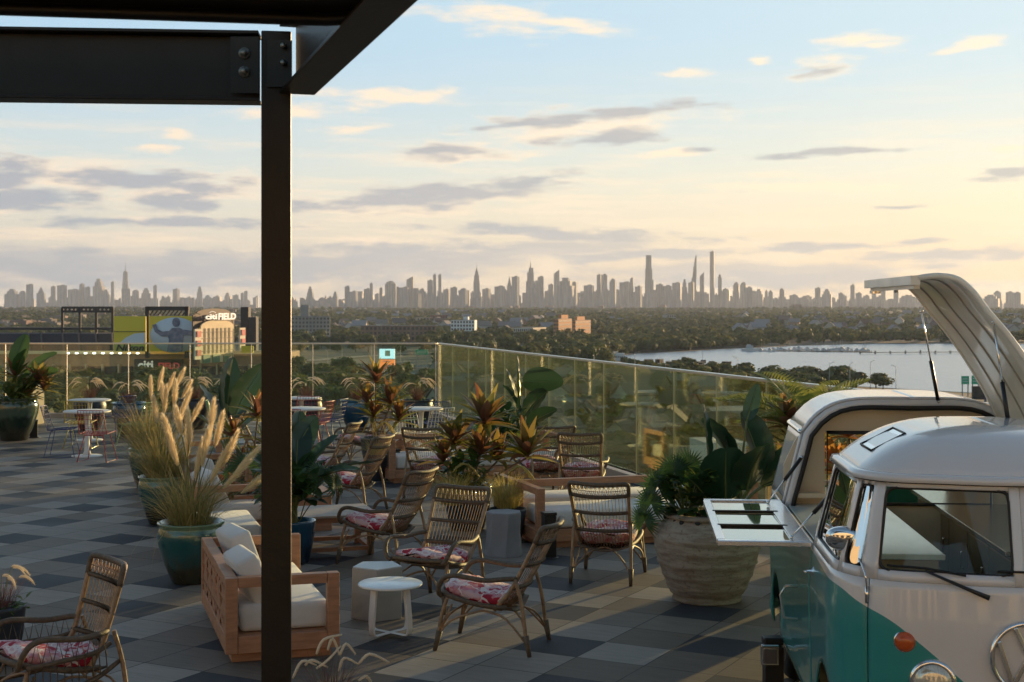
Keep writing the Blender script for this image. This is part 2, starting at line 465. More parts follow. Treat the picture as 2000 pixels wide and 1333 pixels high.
def mesh_from_quads(name, q, m, smooth=False):
    n = len(q); me = bpy.data.meshes.new(name)
    me.vertices.add(n*4); me.vertices.foreach_set('co', q.reshape(-1).astype(np.float32))
    me.loops.add(n*4); me.loops.foreach_set('vertex_index', np.arange(n*4, dtype=np.int32))
    me.polygons.add(n); me.polygons.foreach_set('loop_start', np.arange(0, n*4, 4, dtype=np.int32))
    try: me.polygons.foreach_set('loop_total', np.full(n, 4, dtype=np.int32))
    except Exception: pass
    me.update(calc_edges=True); me.materials.append(m)
    return me
FOL = mat('tree_foliage', (.05, .07, .02), .7, objrand=[(.040, .066, .016), (.072, .096, .020), (.052, .080, .018), (.110, .110, .022), (.060, .084, .024)], var=.45, vscale=3.0, trans=.30)
FOLM = mat('wood_foliage', (.042, .064, .016), .8, col2=(.125, .125, .028), vscale=.02, trans=.25, detail=8)
BARK = mat('bark', (.09, .065, .045), .9)
crowns = [mesh_from_quads('crown', crown_arrays(20+i, 9, 75, .060), FOL) for i in range(5)]
tk = MB(); tk.tube([(0, 0, 0), (.01, 0, .3), (0, .02, .6)], [.035, .025, .01], 6)
for a in (0, 2.1, 4.2): tk.tube([(0, 0, .28), (cos(a)*.14, sin(a)*.14, .5), (cos(a)*.25, sin(a)*.25, .66)], [.016, .012, .006], 5)
trunk0 = tk.build('trunk', BARK); TRUNK = trunk0.data; bpy.data.objects.remove(trunk0)
def far_tree(x, y, h, label, group, wide=1.0):
    t = thing('broadleaf_tree', label, 'tree', (x, y, GH(x, y)), U(0, 6.28), group)
    t.scale = (h*wide, h*wide, h)
    for nm, me in (('crown', random.choice(crowns)), ('trunk', TRUNK)):
        c = bpy.data.objects.new(nm, me); COL.objects.link(c); c.parent = t
FOOT = []   # px rectangles kept free of trees (x0, x1, y0, y1 of tree foot)
def free(px, py):
    return not any(a <= px <= b and c <= py <= d for a, b, c, d in FOOT)
FOOT += [(-50, 520, 600, 742), (590, 855, 690, 748), (1040, 1600, 770, 900), (1600, 2000, 762, 840), (740, 775, 680, 770), (1190, 1240, 690, 706)]
nt_ = 0
def scatter(n, x0, x1, y0, y1, label, group, hs=(9, 15), wide=(.9, 1.2)):
    global nt_
    k = 0; tries = 0
    while k < n and tries < n*30:
        tries += 1
        px, py = U(x0, x1), U(y0, y1)
        if not free(px, py): continue
        p = W(px, py, GZ)
        if in_water(p.x, p.y): continue
        far_tree(p.x, p.y, U(*hs), label, group, U(*wide)); k += 1; nt_ += 1
scatter(44, 560, 760, 690, 830, 'dark green tree seen through the far glass railing', 'trees beyond the far glass railing', (10, 16))
scatter(34, 760, 870, 745, 850, 'olive green tree seen through the railing corner glass', 'trees below the railing corner', (8, 13))
scatter(36, 0, 520, 745, 830, 'dark tree standing in front of the ballpark behind the glass', 'trees in front of the ballpark', (8, 12))
scatter(64, 860, 1240, 676, 726, 'broad tree in the green belt between the apartment blocks and the bay', 'trees of the green belt left of the bay', (11, 17), (1.0, 1.4))
scatter(42, 900, 1560, 745, 900, 'small tree between the low roofs seen through the right railing glass', 'trees between the low roofs', (6, 10))
scatter(38, 1430, 1900, 752, 772, 'bushy tree on the near shore of the bay beside the highway', 'trees on the near shore', (6, 11), (1.3, 2.0))
scatter(48, 560, 900, 662, 690, 'dense tree behind the far railing below the brown apartment blocks', 'trees below the apartment blocks', (12, 18), (1.0, 1.3))
def mass(name, label, n, ymin, ymax, variants, hs, smooth=False, xr=(-60, 2060), excl=True, keep=None):
    lu = rng.uniform(0, 1, n*2)
    py = ymin+(ymax-ymin)*lu
    y = (HC-GZ)*F/(py-HY)
    px = rng.uniform(xr[0], xr[1], n*2); x = (px-1000)/F*y
    ok = ~in_water(x, y)
    if keep is not None: ok &= keep(px, py)
    x, y = x[ok][:n], y[ok][:n]; m = len(x)
    h = rng.uniform(hs[0], hs[1], m); rot = rng.uniform(0, 6.283, m); vi = rng.integers(0, len(variants), m)
    z = np.array([GH(a, b) for a, b in zip(x, y)])
    out = []
    for k, q in enumerate(variants):
        s = vi == k
        if not s.any(): continue
        c, sn = np.cos(rot[s])[:, None, None], np.sin(rot[s])[:, None, None]; hh = h[s][:, None, None]
        X = (q[None, :, :, 0]*c-q[None, :, :, 1]*sn)*hh*1.25+x[s][:, None, None]
        Y = (q[None, :, :, 0]*sn+q[None, :, :, 1]*c)*hh*1.25+y[s][:, None, None]
        Z = q[None, :, :, 2]*hh+z[s][:, None, None]-hh*.12
        out.append(np.stack([X, Y, Z], -1).reshape(-1, 4, 3))
    o = bpy.data.objects.new(name, mesh_from_quads(name, np.concatenate(out, 0), FOLM)); COL.objects.link(o)
    tag(o, label, 'woodland', kind='stuff')
v_mid = [crown_arrays(50+i, 6, 26, .105) for i in range(4)]
v_far = [crown_arrays(70+i, 3, 12, .20, (.3, .45)) for i in range(4)]
mass('woodland', 'mid-distance mass of tree crowns between the houses and the bay', 1500, 640, 672, v_mid, (11, 18))
mass('distant_woodland', 'far-off dark green tree cover running up to the skyline', 8500, 604.5, 642, v_far, (12, 19))
mass('street_trees', 'loose cover of street and garden trees between the near streets', 1500, 668, 930, v_mid, (6, 12), keep=lambda a, c: np.array([free(p, q) or (860 < p < 1600 and 745 < q < 920 and (int(p/23)+int(q/9)) % 3 == 0) for p, q in zip(a, c)]))
mass('shore_trees', 'tree cover along the left shore of the bay', 420, 672, 700, v_mid, (9, 15), xr=(1120, 1500))
# ---------------------------------------------------------------- houses
HWALL = mat('house_wall', (.3, .3, .3), .8, objrand=[(.55, .53, .50), (.28, .15, .11), (.60, .58, .55), (.38, .33, .27), (.50, .55, .60)])
HROOF = mat('house_roof', (.1, .1, .1), .9, objrand=[(.10, .095, .10), (.20, .18, .17), (.28, .28, .30), (.14, .08, .06)])
HWIN = mat('house_window', (.03, .035, .04), .15, spec=.8)
hw = MB(); hw.prism([(-.5, -.4), (.5, -.4), (.5, .4), (-.5, .4)], 0, .6); hw.add([Vector((-.5, -.4, .6)), Vector((-.5, .4, .6)), Vector((-.5, 0, .95)), Vector((.5, -.4, .6)), Vector((.5, .4, .6)), Vector((.5, 0, .95))], [(0, 2, 1), (3, 4, 5)])
hr = MB()
for s in (-1, 1): hr.bar((-.55, s*.24, .79), (.55, s*.24, .79), .56, .04, up=(0, -s*.66*-1, .75))
hwin = MB()
for a in (-.3, 0, .3): hwin.box((a, -.405, .35), (.12, .02, .2))
hm = []
for nm, b_, m_ in (('wall', hw, HWALL), ('roof', hr, HROOF), ('window', hwin, HWIN)):
    o = b_.build(nm, m_); hm.append((nm, o.data)); bpy.data.objects.remove(o)
def house(px, py, s, label, group, rz):
    p = W(px, py, GZ)
    z = GH(p.x, p.y)
    t = thing('house', label, 'house', (p.x, p.y, z), rz, group, s)
    for nm, me in hm[:2]:
        c = bpy.data.objects.new(nm, me); COL.objects.link(c); c.parent = t
for i in range(95): house(U(1440, 2010), U(626, 660), U(15, 24), 'small gabled house among the trees on the far shore of the bay', 'houses on the far shore', U(-.6, .6)+random.choice((0, pi/2)))
for i in range(78): house(U(600, 1080), U(618, 656), U(15, 24), 'pale gabled house among the trees around the white apartment block', 'houses around the white apartment block', U(-.5, .5)+random.choice((0, pi/2)))
for i in range(24): house(U(1180, 1440), U(622, 640), U(13, 18), 'small house half hidden in the woods above the bay', 'houses above the bay', U(-.5, .5))
for i in range(85): house(U(865, 1400), U(745, 900), U(9, 15), 'small house or workshop between the low roofs behind the right-hand glass', 'small houses behind the right-hand glass', U(0, 3))
# ---------------------------------------------------------------- buildings
WIN = mat('dark_glass', (.03, .035, .045), .2, spec=.8)
LITW = mat('sunlit_window', (.7, .5, .3), .3)
def bldg(name, label, cat, x0, x1, ytop, ybase, depth, m, cols=0, rows=0, yaw=0, roofm=None, group=None, penthouse=None, stairs=0, wz=.55):
    D = (HC-GZ)*F/(ybase-HY)
    xc = (x0+x1)/2; w = (x1-x0)/F*D; c = W(xc, ybase, GZ)
    h = HC-(ytop-HY)/F*D-GZ
    t = thing(name, label, cat, (c.x, c.y+depth/2, GH(c.x, c.y)), yaw, group)
    b = MB(); b.box((0, 0, h/2), (w, depth, h)); b.build('wall', m, t)
    b = MB(); b.box((0, 0, h+.3), (w*1.01, depth*1.01, .6)); b.build('roof', roofm or mat('flat_roof', (.18, .18, .18), .9), t)
    if penthouse:
        b = MB(); b.box((penthouse[0]*w, 0, h+.6+penthouse[2]/2), (penthouse[1]*w, depth*.5, penthouse[2])); b.build('roof_bulkhead', m, t)
    if cols:
        wb = MB(); wb.box((0, 0, 0), (w/cols*.55, .3, h/rows*wz)); o = wb.build('window', WIN); me = o.data; bpy.data.objects.remove(o)
        for i in range(cols):
            for j in range(rows):
                o = bpy.data.objects.new('window', me); COL.objects.link(o); o.parent = t
                o.location = ((i+.5)/cols*w-w/2, -depth/2-.05, (j+.5)/rows*h)
        sw = MB(); sc_ = min(12, max(2, int(depth/ (w/cols))))
        sw.box((0, 0, 0), (.3, depth/sc_*.5, h/rows*wz)); o = sw.build('window', WIN); me = o.data; bpy.data.objects.remove(o)
        if abs(yaw) > .2 and cols*rows+sc_*rows < 98:
            for i in range(sc_):
                for j in range(rows):
                    o = bpy.data.objects.new('window', me); COL.objects.link(o); o.parent = t
                    o.location = ((w/2+.05), (i+.5)/sc_*depth-depth/2, (j+.5)/rows*h)
    return t
BRN = mat('brown_brick', (.20, .13, .095), .9, var=.12, vscale=.3)
BRK = mat('orange_brick', (.50, .23, .11), .9, var=.1, vscale=.3)
GRYW = mat('grey_concrete', (.30, .29, .28), .9, var=.1, vscale=.2)
WHT = mat('white_stucco', (.70, .72, .74), .8)
TAN = mat('tan_concrete', (.46, .38, .28), .9, var=.1, vscale=.1)
bldg('apartment_block', 'grey brown slab apartment block with pale vertical bays right of the steel post', 'building', 560, 642, 619, 672, 22, GRYW, 12, 7, .12, penthouse=(-.1, .2, 14))
bldg('apartment_block', 'long low dark brick apartment row half hidden by trees below the skyline', 'building', 704, 850, 637, 676, 20, BRN, 18, 4, .05)
bldg('apartment_block', 'white apartment block with rows of small dark windows', 'building', 882, 929, 626, 668, 22, WHT, 8, 6, -.12, penthouse=(.1, .2, 4))
bldg('office_block', 'long low grey office block with a sunlit end wall left of the orange brick blocks', 'building', 1016, 1056, 641, 668, 56, mat('pale_concrete', (.55, .53, .48), .8), 10, 3, -.33)
bldg('apartment_block', 'orange brick apartment tower glowing in the sun, left of the pair', 'building', 1096, 1106, 624, 668, 62, BRK, 3, 6, -.33, penthouse=(.1, .6, 5))
bldg('apartment_block', 'orange brick apartment wing with a lit lower annexe, right of the pair', 'building', 1132, 1142, 627, 664, 78, BRK, 3, 5, -.33, penthouse=(-.2, .5, 5))
bldg('brick_building', 'small reddish brick building between the white and the brown blocks', 'building', 842, 872, 618, 640, 18, mat('red_brick', (.25, .10, .08), .9), 6, 3, .3)
bldg('white_building', 'small pale building above the dark brick apartment row', 'building', 808, 842, 623, 640, 20, TAN, 5, 3, .5)
bldg('grey_building', 'small grey block with a lit corner in the woods above the bay', 'building', 1298, 1318, 618, 638, 22, GRYW, 4, 4, .4)
bldg('boathouse', 'low pale blue roofed boathouse on the far shore', 'building', 1356, 1386, 668, 678, 14, WHT, 0, 0, .0)
bldg('low_building', 'long pale low building on the far shore among the houses', 'building', 1488, 1536, 649, 657, 20, WHT, 0, 0, .1)
bldg('green_roof_shed', 'low shed with a bright green roof on the far shore', 'building', 1250, 1273, 665, 672, 14, GRYW, 0, 0, 0, roofm=mat('green_roof', (.02, .22, .16), .7))
# low roofs seen through the right-hand glass
BLUR = mat('blue_grey_roof', (.26, .32, .38), .7, var=.15, vscale=.05)
LOWR = [(1170, 1330, 802, 832, 26, BLUR, 'long flat blue-grey warehouse roof with a white edge seen through the right glass'),
        (1345, 1490, 806, 838, 26, BLUR, 'wide blue-grey warehouse roof behind the stone pot plants'),
        (1060, 1150, 778, 800, 30, TAN, 'sunlit tan parapet building seen through the right glass'),
        (1085, 1160, 792, 812, 16, BLUR, 'pale blue-white roofed shed seen behind the empty rattan chairs'),
        (1370, 1450, 870, 960, 16, WHT, 'pale grey roof below the railing behind the fan palm'),
        (1330, 1400, 768, 784, 20, TAN, 'small tan building at the foot of the railing view'),
        (1200, 1260, 760, 774, 20, BRN, 'brown low building beyond the parking lots'),
        (960, 1040, 752, 768, 22, GRYW, 'grey low building beyond the corner glass'),
        (1420, 1520, 752, 764, 20, GRYW, 'long grey shed near the shore'),
        (1530, 1640, 800, 826, 20, BRN, 'brown low building behind the yellow-green palm'),
        (900, 960, 790, 815, 20, BRN, 'brown brick shed under the corner glass panels'),
        (1270, 1350, 742, 752, 20, TAN, 'tan roofed shed beside the ruined pier'),
        (610, 655, 724, 740, 14, WHT, 'small pale building among the trees in the far glass'),
        (640, 668, 732, 745, 14, TAN, 'tan shed with a pale roof among the trees in the far glass')]
for x0, x1, yt, yb, dp, m_, lb in LOWR:
    bldg('low_building', lb, 'building', x0, x1, yt, yb, dp, m_, 6, 1, .15, roofm=m_, wz=.4)
# small city blocks behind the ballpark
CITY = mat('city_block', (.2, .17, .15), .9, objrand=[(.13, .10, .09), (.20, .13, .10), (.28, .24, .21), (.10, .09, .09), (.40, .36, .32)])
cb = MB(); cb.box((0, 0, .5), (1, 1, 1)); cb0 = cb.build('wall', CITY); CB = cb0.data; bpy.data.objects.remove(cb0)
cr = MB(); cr.box((0, 0, 1.02), (.5, .5, .14)); cb0 = cr.build('roof_bulkhead', CITY); CR = cb0.data; bpy.data.objects.remove(cb0)
def block(px, py, w, h, label, group):
    p = W(px, py, GZ)
    t = thing('city_block', label, 'building', (p.x, p.y, GH(p.x, p.y)), U(-.5, .5), group)
    t.scale = (w, w*.8, h)
    for nm, me in (('wall', CB), ('roof_bulkhead', CR)):
        c = bpy.data.objects.new(nm, me); COL.objects.link(c); c.parent = t
for i in range(170):
    py = U(607, 652); block(U(-10, 505), py, U(14, 34), U(9, 20), 'small low brick block in the dense streets behind the ballpark', 'blocks behind the ballpark')
for i in range(95):
    py = U(605, 616); block(U(560, 1700), py, U(20, 60), U(10, 30), 'small pale block on the wooded ridge below the skyline', 'blocks on the ridge')
# ---------------------------------------------------------------- skyline
SKY = mat('skyline_tower', (.2, .2, .22), .7, objrand=[(.10, .12, .15), (.15, .15, .155), (.08, .10, .125), (.20, .18, .165), (.13, .12, .12), (.25, .22, .19), (.07, .085, .115)], var=.55, vscale=.035, stretch=(2.2, 2.2, .25), spec=.2)
def tower(px, w, ytop, kind='slab', label=None, group=None, D=None, ybase=606):
    if D is None: D = 15500 if px < 520 else U(11500, 12600)
    z0 = GZ; top = HC-(ytop-HY)/F*D; h = top-z0; wd = w/F*D; d = wd*.8
    c = Vector(((px-1000)/F*D, D, z0))
    b = MB()
    if kind == 'slab': b.box((0, 0, h/2), (wd, d, h)); b.box((wd*.1, 0, h+4), (wd*.4, d*.4, 8))
    elif kind == 'step':
        b.box((0, 0, h*.38), (wd*1.25, d*1.2, h*.76)); b.box((0, 0, h*.83), (wd*.85, d*.85, h*.14)); b.box((0, 0, h*.95), (wd*.5, d*.5, h*.1))
    elif kind == 'slant':
        vs = [Vector((x, y, z)) for x, y, z in ((-wd/2, -d/2, 0), (wd/2, -d/2, 0), (wd/2, d/2, 0), (-wd/2, d/2, 0), (-wd/2, -d/2, h*.9), (wd/2, -d/2, h), (wd/2, d/2, h), (-wd/2, d/2, h*.9))]
        b.add(vs, [(3, 2, 1, 0), (4, 5, 6, 7), (0, 1, 5, 4), (1, 2, 6, 5), (2, 3, 7, 6), (3, 0, 4, 7)])
    elif kind == 'point':
        b.box((0, 0, h*.36), (wd, d, h*.72)); b.lathe([(wd*.45, h*.72), (wd*.34, h*.8), (wd*.2, h*.88), (.5, h)], 8)
    elif kind == 'wtc':
        q = 8; prof = []
        b.box((0, 0, h*.06), (wd, wd, h*.12))
        b.lathe([(wd*.66, h*.12), (wd*.36, h*.80)], 8); b.box((0, 0, h*.81), (wd*.36, wd*.36, h*.02)); b.tube([(0, 0, h*.82), (0, 0, h)], [wd*.08, wd*.02], 5)
    elif kind == 'empire':
        b.box((0, 0, h*.14), (wd*1.5, d*1.5, h*.28)); b.box((0, 0, h*.38), (wd, d, h*.5)); b.box((0, 0, h*.69), (wd*.82, d*.8, h*.14)); b.box((0, 0, h*.79), (wd*.55, d*.5, h*.07))
        b.lathe([(wd*.2, h*.82), (wd*.14, h*.88), (wd*.05, h*.9), (wd*.02, h)], 8)
    elif kind == 'taper':
        b.box((0, 0, h*.3), (wd*1.2, d*1.2, h*.6)); b.box((0, 0, h*.68), (wd*.9, d*.9, h*.2)); b.box((wd*.08, 0, h*.8), (wd*.62, d*.6, h*.14)); b.tube([(0, 0, h*.85), (0, 0, h)], [wd*.12, wd*.03], 5)
    elif kind == 'steinway':
        b.box((-wd*.1, 0, h*.3), (wd*1.0, d, h*.6))
        for k, (q, e) in enumerate(((.7, .86), (.8, .72), (.88, .52), (.94, .36), (.98, .2), (1.0, .1))): b.box((wd*.5-wd*e/2, 0, h*(.6+(q-.6)/2)), (wd*e, d*.9, h*(q-.6)))
    elif kind == 'one57':
        b.box((0, 0, h*.28), (wd*1.35, d, h*.56)); b.box((-wd*.08, 0, h*.38), (wd*1.1, d*.95, h*.76)); b.box((-wd*.1, 0, h*.5), (wd*.86, d*.9, h))
    elif kind == 'dome':
        b.box((0, 0, h*.45), (wd, d, h*.9)); b.lathe([(wd*.45, h*.9), (wd*.4, h*.95), (wd*.2, h*.99), (0.01, h)], 8)
    o = b.build('skyline_tower', SKY); o.location = c; o.rotation_euler.z = U(-.5, .5) if kind in ('slab', 'step', 'dome') else U(-.15, .15)
    tag(o, label or 'grey hazy mid-rise tower merged into the distant skyline', 'skyscraper', group)
S = 'slab'; T = 'step'
named = [(245, 13, 513, 'wtc', 'slender tapering glass tower with a needle spire, tallest of the left skyline'), (931, 12, 515, 'empire', 'stepped stone skyscraper ending in a tall mast, alone above the middle skyline'),
         (1036, 13, 511, 'taper', 'tapering tower with a thin spire right of the stepped mast skyscraper'), (995, 9, 539, 'point', 'slim tower with a pointed crown between two blocky towers'),
         (1268, 12, 499, 'one57', 'tall narrow tower widening in steps, left of the three pencil towers'), (1356, 8, 499, 'steinway', 'knife-thin tower narrowing in steps to a feathered tip'),
         (1391, 8, 492, S, 'plain square pencil tower, tallest of the whole skyline'), (1371, 8, 532, 'slant', 'slim tower with a sloping top between the knife-thin and the pencil tower'),
         (1406, 7, 536, 'dome', 'short narrow tower right of the tallest pencil tower'), (1087, 10, 527, 'slant', 'tower with a slanted observation top right of the tapering spire'),
         (849, 6, 537, S, 'left one of the twin slim towers beside a golden one'), (859, 6, 537, S, 'right one of the twin slim towers with a golden sunlit edge'),
         (763, 21, 549, 'dome', 'broad dark tower with a rounded top right of the steel post'), (801, 13, 540, 'slant', 'tower with a lit sloping crown in the right part of the waterfront group'),
         (193, 15, 545, T, 'broad dark stepped tower in the left skyline'), (1007, 12, 541, S, 'dark flat-topped block tower right of the pointed crown'),
         (678, 9, 560, S, 'lone slab tower with a bright sunlit side right of the steel post')]
for px, w, yt, k, lb in named: tower(px, w, yt, k, lb)
mid = [(24, 20, 565, T), (44, 12, 568, 'dome'), (58, 14, 556, S), (80, 15, 560, 'point'), (104, 8, 560, S), (121, 19, 558, S), (145, 22, 566, S), (160, 8, 555, S), (171, 11, 561, S), (207, 12, 566, T), (220, 6, 551, S),
       (246, 17, 564, S), (265, 13, 566, 'dome'), (285, 13, 563, T), (303, 7, 558, S), (344, 11, 565, S), (390, 9, 560, T), (405, 9, 578, S), (444, 5, 573, S), (460, 12, 577, S), (473, 6, 573, S), (480, 7, 569, S),
       (606, 9, 560, T), (655, 8, 570, T), (691, 14, 570, S), (717, 13, 565, S), (725, 5, 554, S), (744, 5, 563, S), (776, 9, 562, S), (790, 17, 562, S), (812, 18, 563, T), (824, 8, 565, S), (840, 9, 548, S), (872, 12, 566, S),
       (886, 14, 562, S), (905, 16, 563, 'dome'), (950, 14, 565, S), (976, 20, 560, S), (1050, 16, 548, T), (1056, 12, 541, S), (1076, 10, 556, S), (1105, 26, 543, T), (1121, 12, 552, S), (1150, 18, 558, S), (1170, 8, 537, S),
       (1180, 10, 537, S), (1197, 12, 544, 'dome'), (1222, 20, 552, S), (1234, 6, 544, S), (1247, 12, 560, S), (1288, 12, 556, S), (1303, 16, 559, S), (1322, 17, 553, S), (1337, 8, 546, T), (1350, 11, 552, S), (1416, 9, 565, S),
       (1438, 11, 551, 'dome'), (1452, 12, 551, 'dome'), (1462, 15, 562, S), (1482, 14, 565, T), (1505, 7, 567, 'dome'), (1527, 9, 563, 'dome'), (1550, 15, 577, S), (1597, 9, 563, S), (1615, 15, 565, T), (1642, 7, 573, S), (1665, 7, 557, S),
       (1677, 10, 573, S), (1692, 10, 578, S), (1707, 7, 573, S), (1725, 8, 565, S), (1750, 8, 568, S), (1770, 14, 578, S), (1935, 26, 576, T), (1948, 12, 568, 'dome'), (1972, 12, 571, S), (1986, 12, 572, S)]
for px, w, yt, k in mid: tower(px, w*.95, yt, k, 'grey tower rising a little above the hazy skyline', 'towers standing above the skyline mass')
for i in range(180):
    px = U(600, 1800) if i < 130 else (U(-5, 500) if i < 168 else U(1880, 2010))
    base = 572 if 700 < px < 1480 else 581
    tower(px, U(4, 16), U(base, 596), random.choice((S, S, T)), 'grey hazy mid-rise tower merged into the distant skyline', 'mid-rise mass of the skyline', D=(15800 if px < 520 else U(12600, 13600)))

b = MB()
for i in range(420):
    px = U(690, 1800) if i < 300 else (U(-5, 505) if i < 380 else U(560, 700)); D = 15900 if px < 520 else U(12650, 13900)
    yt = U(578, 598) if px < 690 or px > 1500 else U(567, 594); h = HC-(yt-HY)/F*D-GZ; w = U(4, 15)/F*D
    b.box(((px-1000)/F*D, D, GZ+h/2), (w, w*.7, h), U(-.4, .4)); 
    if R() < .4: b.box(((px-1000)/F*D, D, GZ+h+6), (w*.4, w*.3, 14))
tag(b.build('distant_blocks', mat('skyline_mass', (.2, .19, .18), .6, island=[(.08, .08, .10), (.14, .13, .12), (.10, .09, .085), (.22, .19, .16)])), 'low unbroken mass of city blocks filling the foot of the skyline', 'city blocks', kind='stuff')
# ---------------------------------------------------------------- ballpark (about one kilometre off)
BD = 1000.0
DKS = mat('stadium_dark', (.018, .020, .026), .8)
NAVY = mat('stand_seats', (.022, .028, .05), .8, var=.2, vscale=.5)
YEL = mat('yellow_board', (.82, .60, .04), .7)
WHB = mat('white_board', (.66, .70, .76), .7)
CRMF = mat('cream_facade', (.78, .62, .38), .8, var=.08, vscale=.3)
BRF = mat('stadium_brick', (.30, .20, .13), .9, var=.12, vscale=.4)
REDB = mat('red_banner', (.50, .06, .05), .7)
SIGNW = mat('sign_letters', (.85, .83, .80), .6, emit=(.9, .85, .8), estr=.15)
SIGNR = mat('sign_letters_red', (.55, .07, .07), .6, emit=(.8, .1, .1), estr=.1)
LAMP = mat('stadium_lamp', (1, 1, .95), .5, emit=(1, .96, .85), estr=3)
def rect(mb, x0, x1, y0, y1, D, dep=3.0, mi=0):
    a = V(x0, y1, D); b = V(x1, y0, D)
    mb.box(((a.x+b.x)/2, D+dep/2, (a.z+b.z)/2), (b.x-a.x, dep, b.z-a.z), mi=mi)
st = thing('ballpark', 'large dark ballpark with seating tiers and brick arcade behind the far glass', 'stadium', (0, 0, 0))
b = MB()
rect(b, -60, 222, 652, 690, BD, 40); b.build('grandstand', NAVY, st)
b = MB(); rect(b, -60, 224, 640, 645, BD+30, 20); b.build('upper_deck', DKS, st)
b = MB()
for x in (55, 80, 122, 153, 187, 218): b.bar(V(x, 650, BD-1), V(x+3, 690, BD-1), 1.0, 1.0)
b.build('aisle', mat('aisle_grey', (.10, .10, .11), .9), st)
tr = MB()
for x in (122, 156, 188, 220): tr.bar(V(x, 690, BD+12), V(x, 601, BD+12), 1.6, 1.6)
for y in (601, 609, 642): tr.bar(V(121, y, BD+12), V(221, y, BD+12), 1.4, 1.4)
for x in range(124, 218, 8): tr.bar(V(x, 609, BD+12), V(x+8, 601, BD+12), .7, .7); tr.bar(V(x, 601, BD+12), V(x+8, 609, BD+12), .7, .7)
tr.build('truss', DKS, st)
b = MB(); rect(b, -60, 560, 690, 742, BD-20, 60); b.build('arcade_wall', BRF, st)
b = MB(); rect(b, -60, 560, 686, 692, BD-24, 4); b.build('cornice', CRMF, st)
for i in range(17):
    x = -20+i*32
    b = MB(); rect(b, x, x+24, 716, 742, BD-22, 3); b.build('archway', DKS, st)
    b = MB(); rect(b, x+25.5, x+28.5, 712, 742, BD-23.5, 4); b.build('pier', TAN, st)
for i in range(9):
    b = MB(); rect(b, 130+i*17, 130+i*17+4.2, 689.2, 691.6, BD-30, 2); b.build('floodlight', LAMP, st)
b = MB(); rect(b, 262, 356, 702, 726, BD-26, 4); b.build('sign_backing', DKS, st)
b = MB(); c = V(284, 714, BD-29); put_text(b, 'citi', 6, c, width=10.4, depth=.4); b.build('sign_lettering', SIGNW, st)
b = MB(); c = V(330, 715, BD-29); put_text(b, 'FIELD', 6, c, width=14.4, height=4.2, depth=.4); b.build('sign_lettering', SIGNR, st)
sb = thing('scoreboard', 'yellow advertising board with a white swoosh and black lettering', 'billboard')
b = MB(); rect(b, 222, 284, 618, 687, BD-40); b.build('board', YEL, sb)
b = MB(); rect(b, 222, 284, 647.5, 648.6, BD-40.6, .5); b.build('seam', DKS, sb)
sw = MB(); pp = [V(232, 672, BD-41), V(245, 660, BD-41), V(262, 652, BD-41), V(283.5, 650, BD-41), V(283.5, 672, BD-41)]
sw.add(pp+[q+Vector((0, .5, 0)) for q in pp], [(0, 4, 3, 2, 1), (5, 6, 7, 8, 9)]); sw.build('swoosh', WHB, sb)
b = MB(); rect(b, 225, 284, 671.5, 687, BD-42, 1); b.build('name_panel', mat('name_panel_yellow', (.62, .58, .12), .7), sb)
b = MB(); put_text(b, 'Nikon', 6, V(254, 679.4, BD-43), width=19, depth=.3, shear=.25, height=4.4); b.build('lettering', mat('black_letters', (.01, .01, .01), .6), sb)
fr = thing('steel_tower', 'black steel tower frame around the white player panel', 'frame')
b = MB()
for x in (287, 364): rect(b, x-3.6, x+3.6, 600, 700, BD-36, 4)
rect(b, 284, 368, 599, 607, BD-36, 4)
b.build('frame', DKS, fr)
b = MB()
for x in range(292, 360, 8): b.bar(V(x, 617, BD-33), V(x+8, 607, BD-33), .8, .8)
b.build('lattice', DKS, fr)
pn = thing('player_panel', 'white and yellow panel showing a dark figure with one arm raised', 'billboard')
b = MB(); rect(b, 291, 390, 618, 687, BD-38, 1.5); b.build('board', YEL, pn)
b = MB(); c = V(342, 655, BD-39); b.lathe([(.01, 0), (16, 0), (16, .4), (.01, .4)], 40); o = b.build('disc', WHB, pn); o.location = c; o.rotation_euler.x = pi/2; o.scale = (1.05, .75, 1)
FIG = mat('figure_print', (.10, .12, .20), .8, col2=(.30, .28, .34), vscale=.3)
b = MB(); y_ = BD-40.2
b.sphere(V(344, 630, y_), (2.7, .3, 3.2), 12, 8)
b.add([V(a, c2, y_) for a, c2 in ((336, 641), (352, 641), (362, 648), (358, 662), (356, 687), (326, 687), (330, 664), (326, 652))], [tuple(range(8))])
b.tube([V(330, 652, y_), V(316, 653, y_), V(305, 646, y_), V(301, 634, y_)], [1.9, 1.7, 1.3, 1.4], 8)
b.tube([V(358, 650, y_), V(374, 651, y_), V(384, 660, y_), V(387, 672, y_)], [2.0, 1.7, 1.4, 1.2], 8)
o = b.build('figure', FIG, pn); o.scale = (1, .02, 1); o.location.y = y_*.98
ar = thing('arched_gateway', 'glowing cream arched gateway under a round black name board', 'building')
b = MB(); P0 = []
cx, cy = 425, 652
for k in range(25):
    a = pi*k/24; P0.append((cx+24*cos(a), 638-13*sin(a)))
poly = [(449, 708)]+P0+[(401, 708)]
def panel(mb, poly, D, dep):
    fr_ = [V(a, c2, D) for a, c2 in poly]; bk = [q+Vector((0, dep, 0)) for q in fr_]; n = len(poly)
    mb.add(fr_+bk, [tuple(range(n)), tuple(range(2*n-1, n-1, -1))]+[(i, i+n, (i+1) % n+n, (i+1) % n) for i in range(n)])
panel(b, poly, BD-44, .8); b.build('arch_wall', CRMF, ar)
b = MB()
for x in range(406, 448, 6): rect(b, x, x+.8, 641, 690, BD-44.6, .4)
for y in (648, 660, 672, 684): rect(b, 402, 448, y, y+1, BD-44.5, .4)
b.build('mullion', TAN, ar)
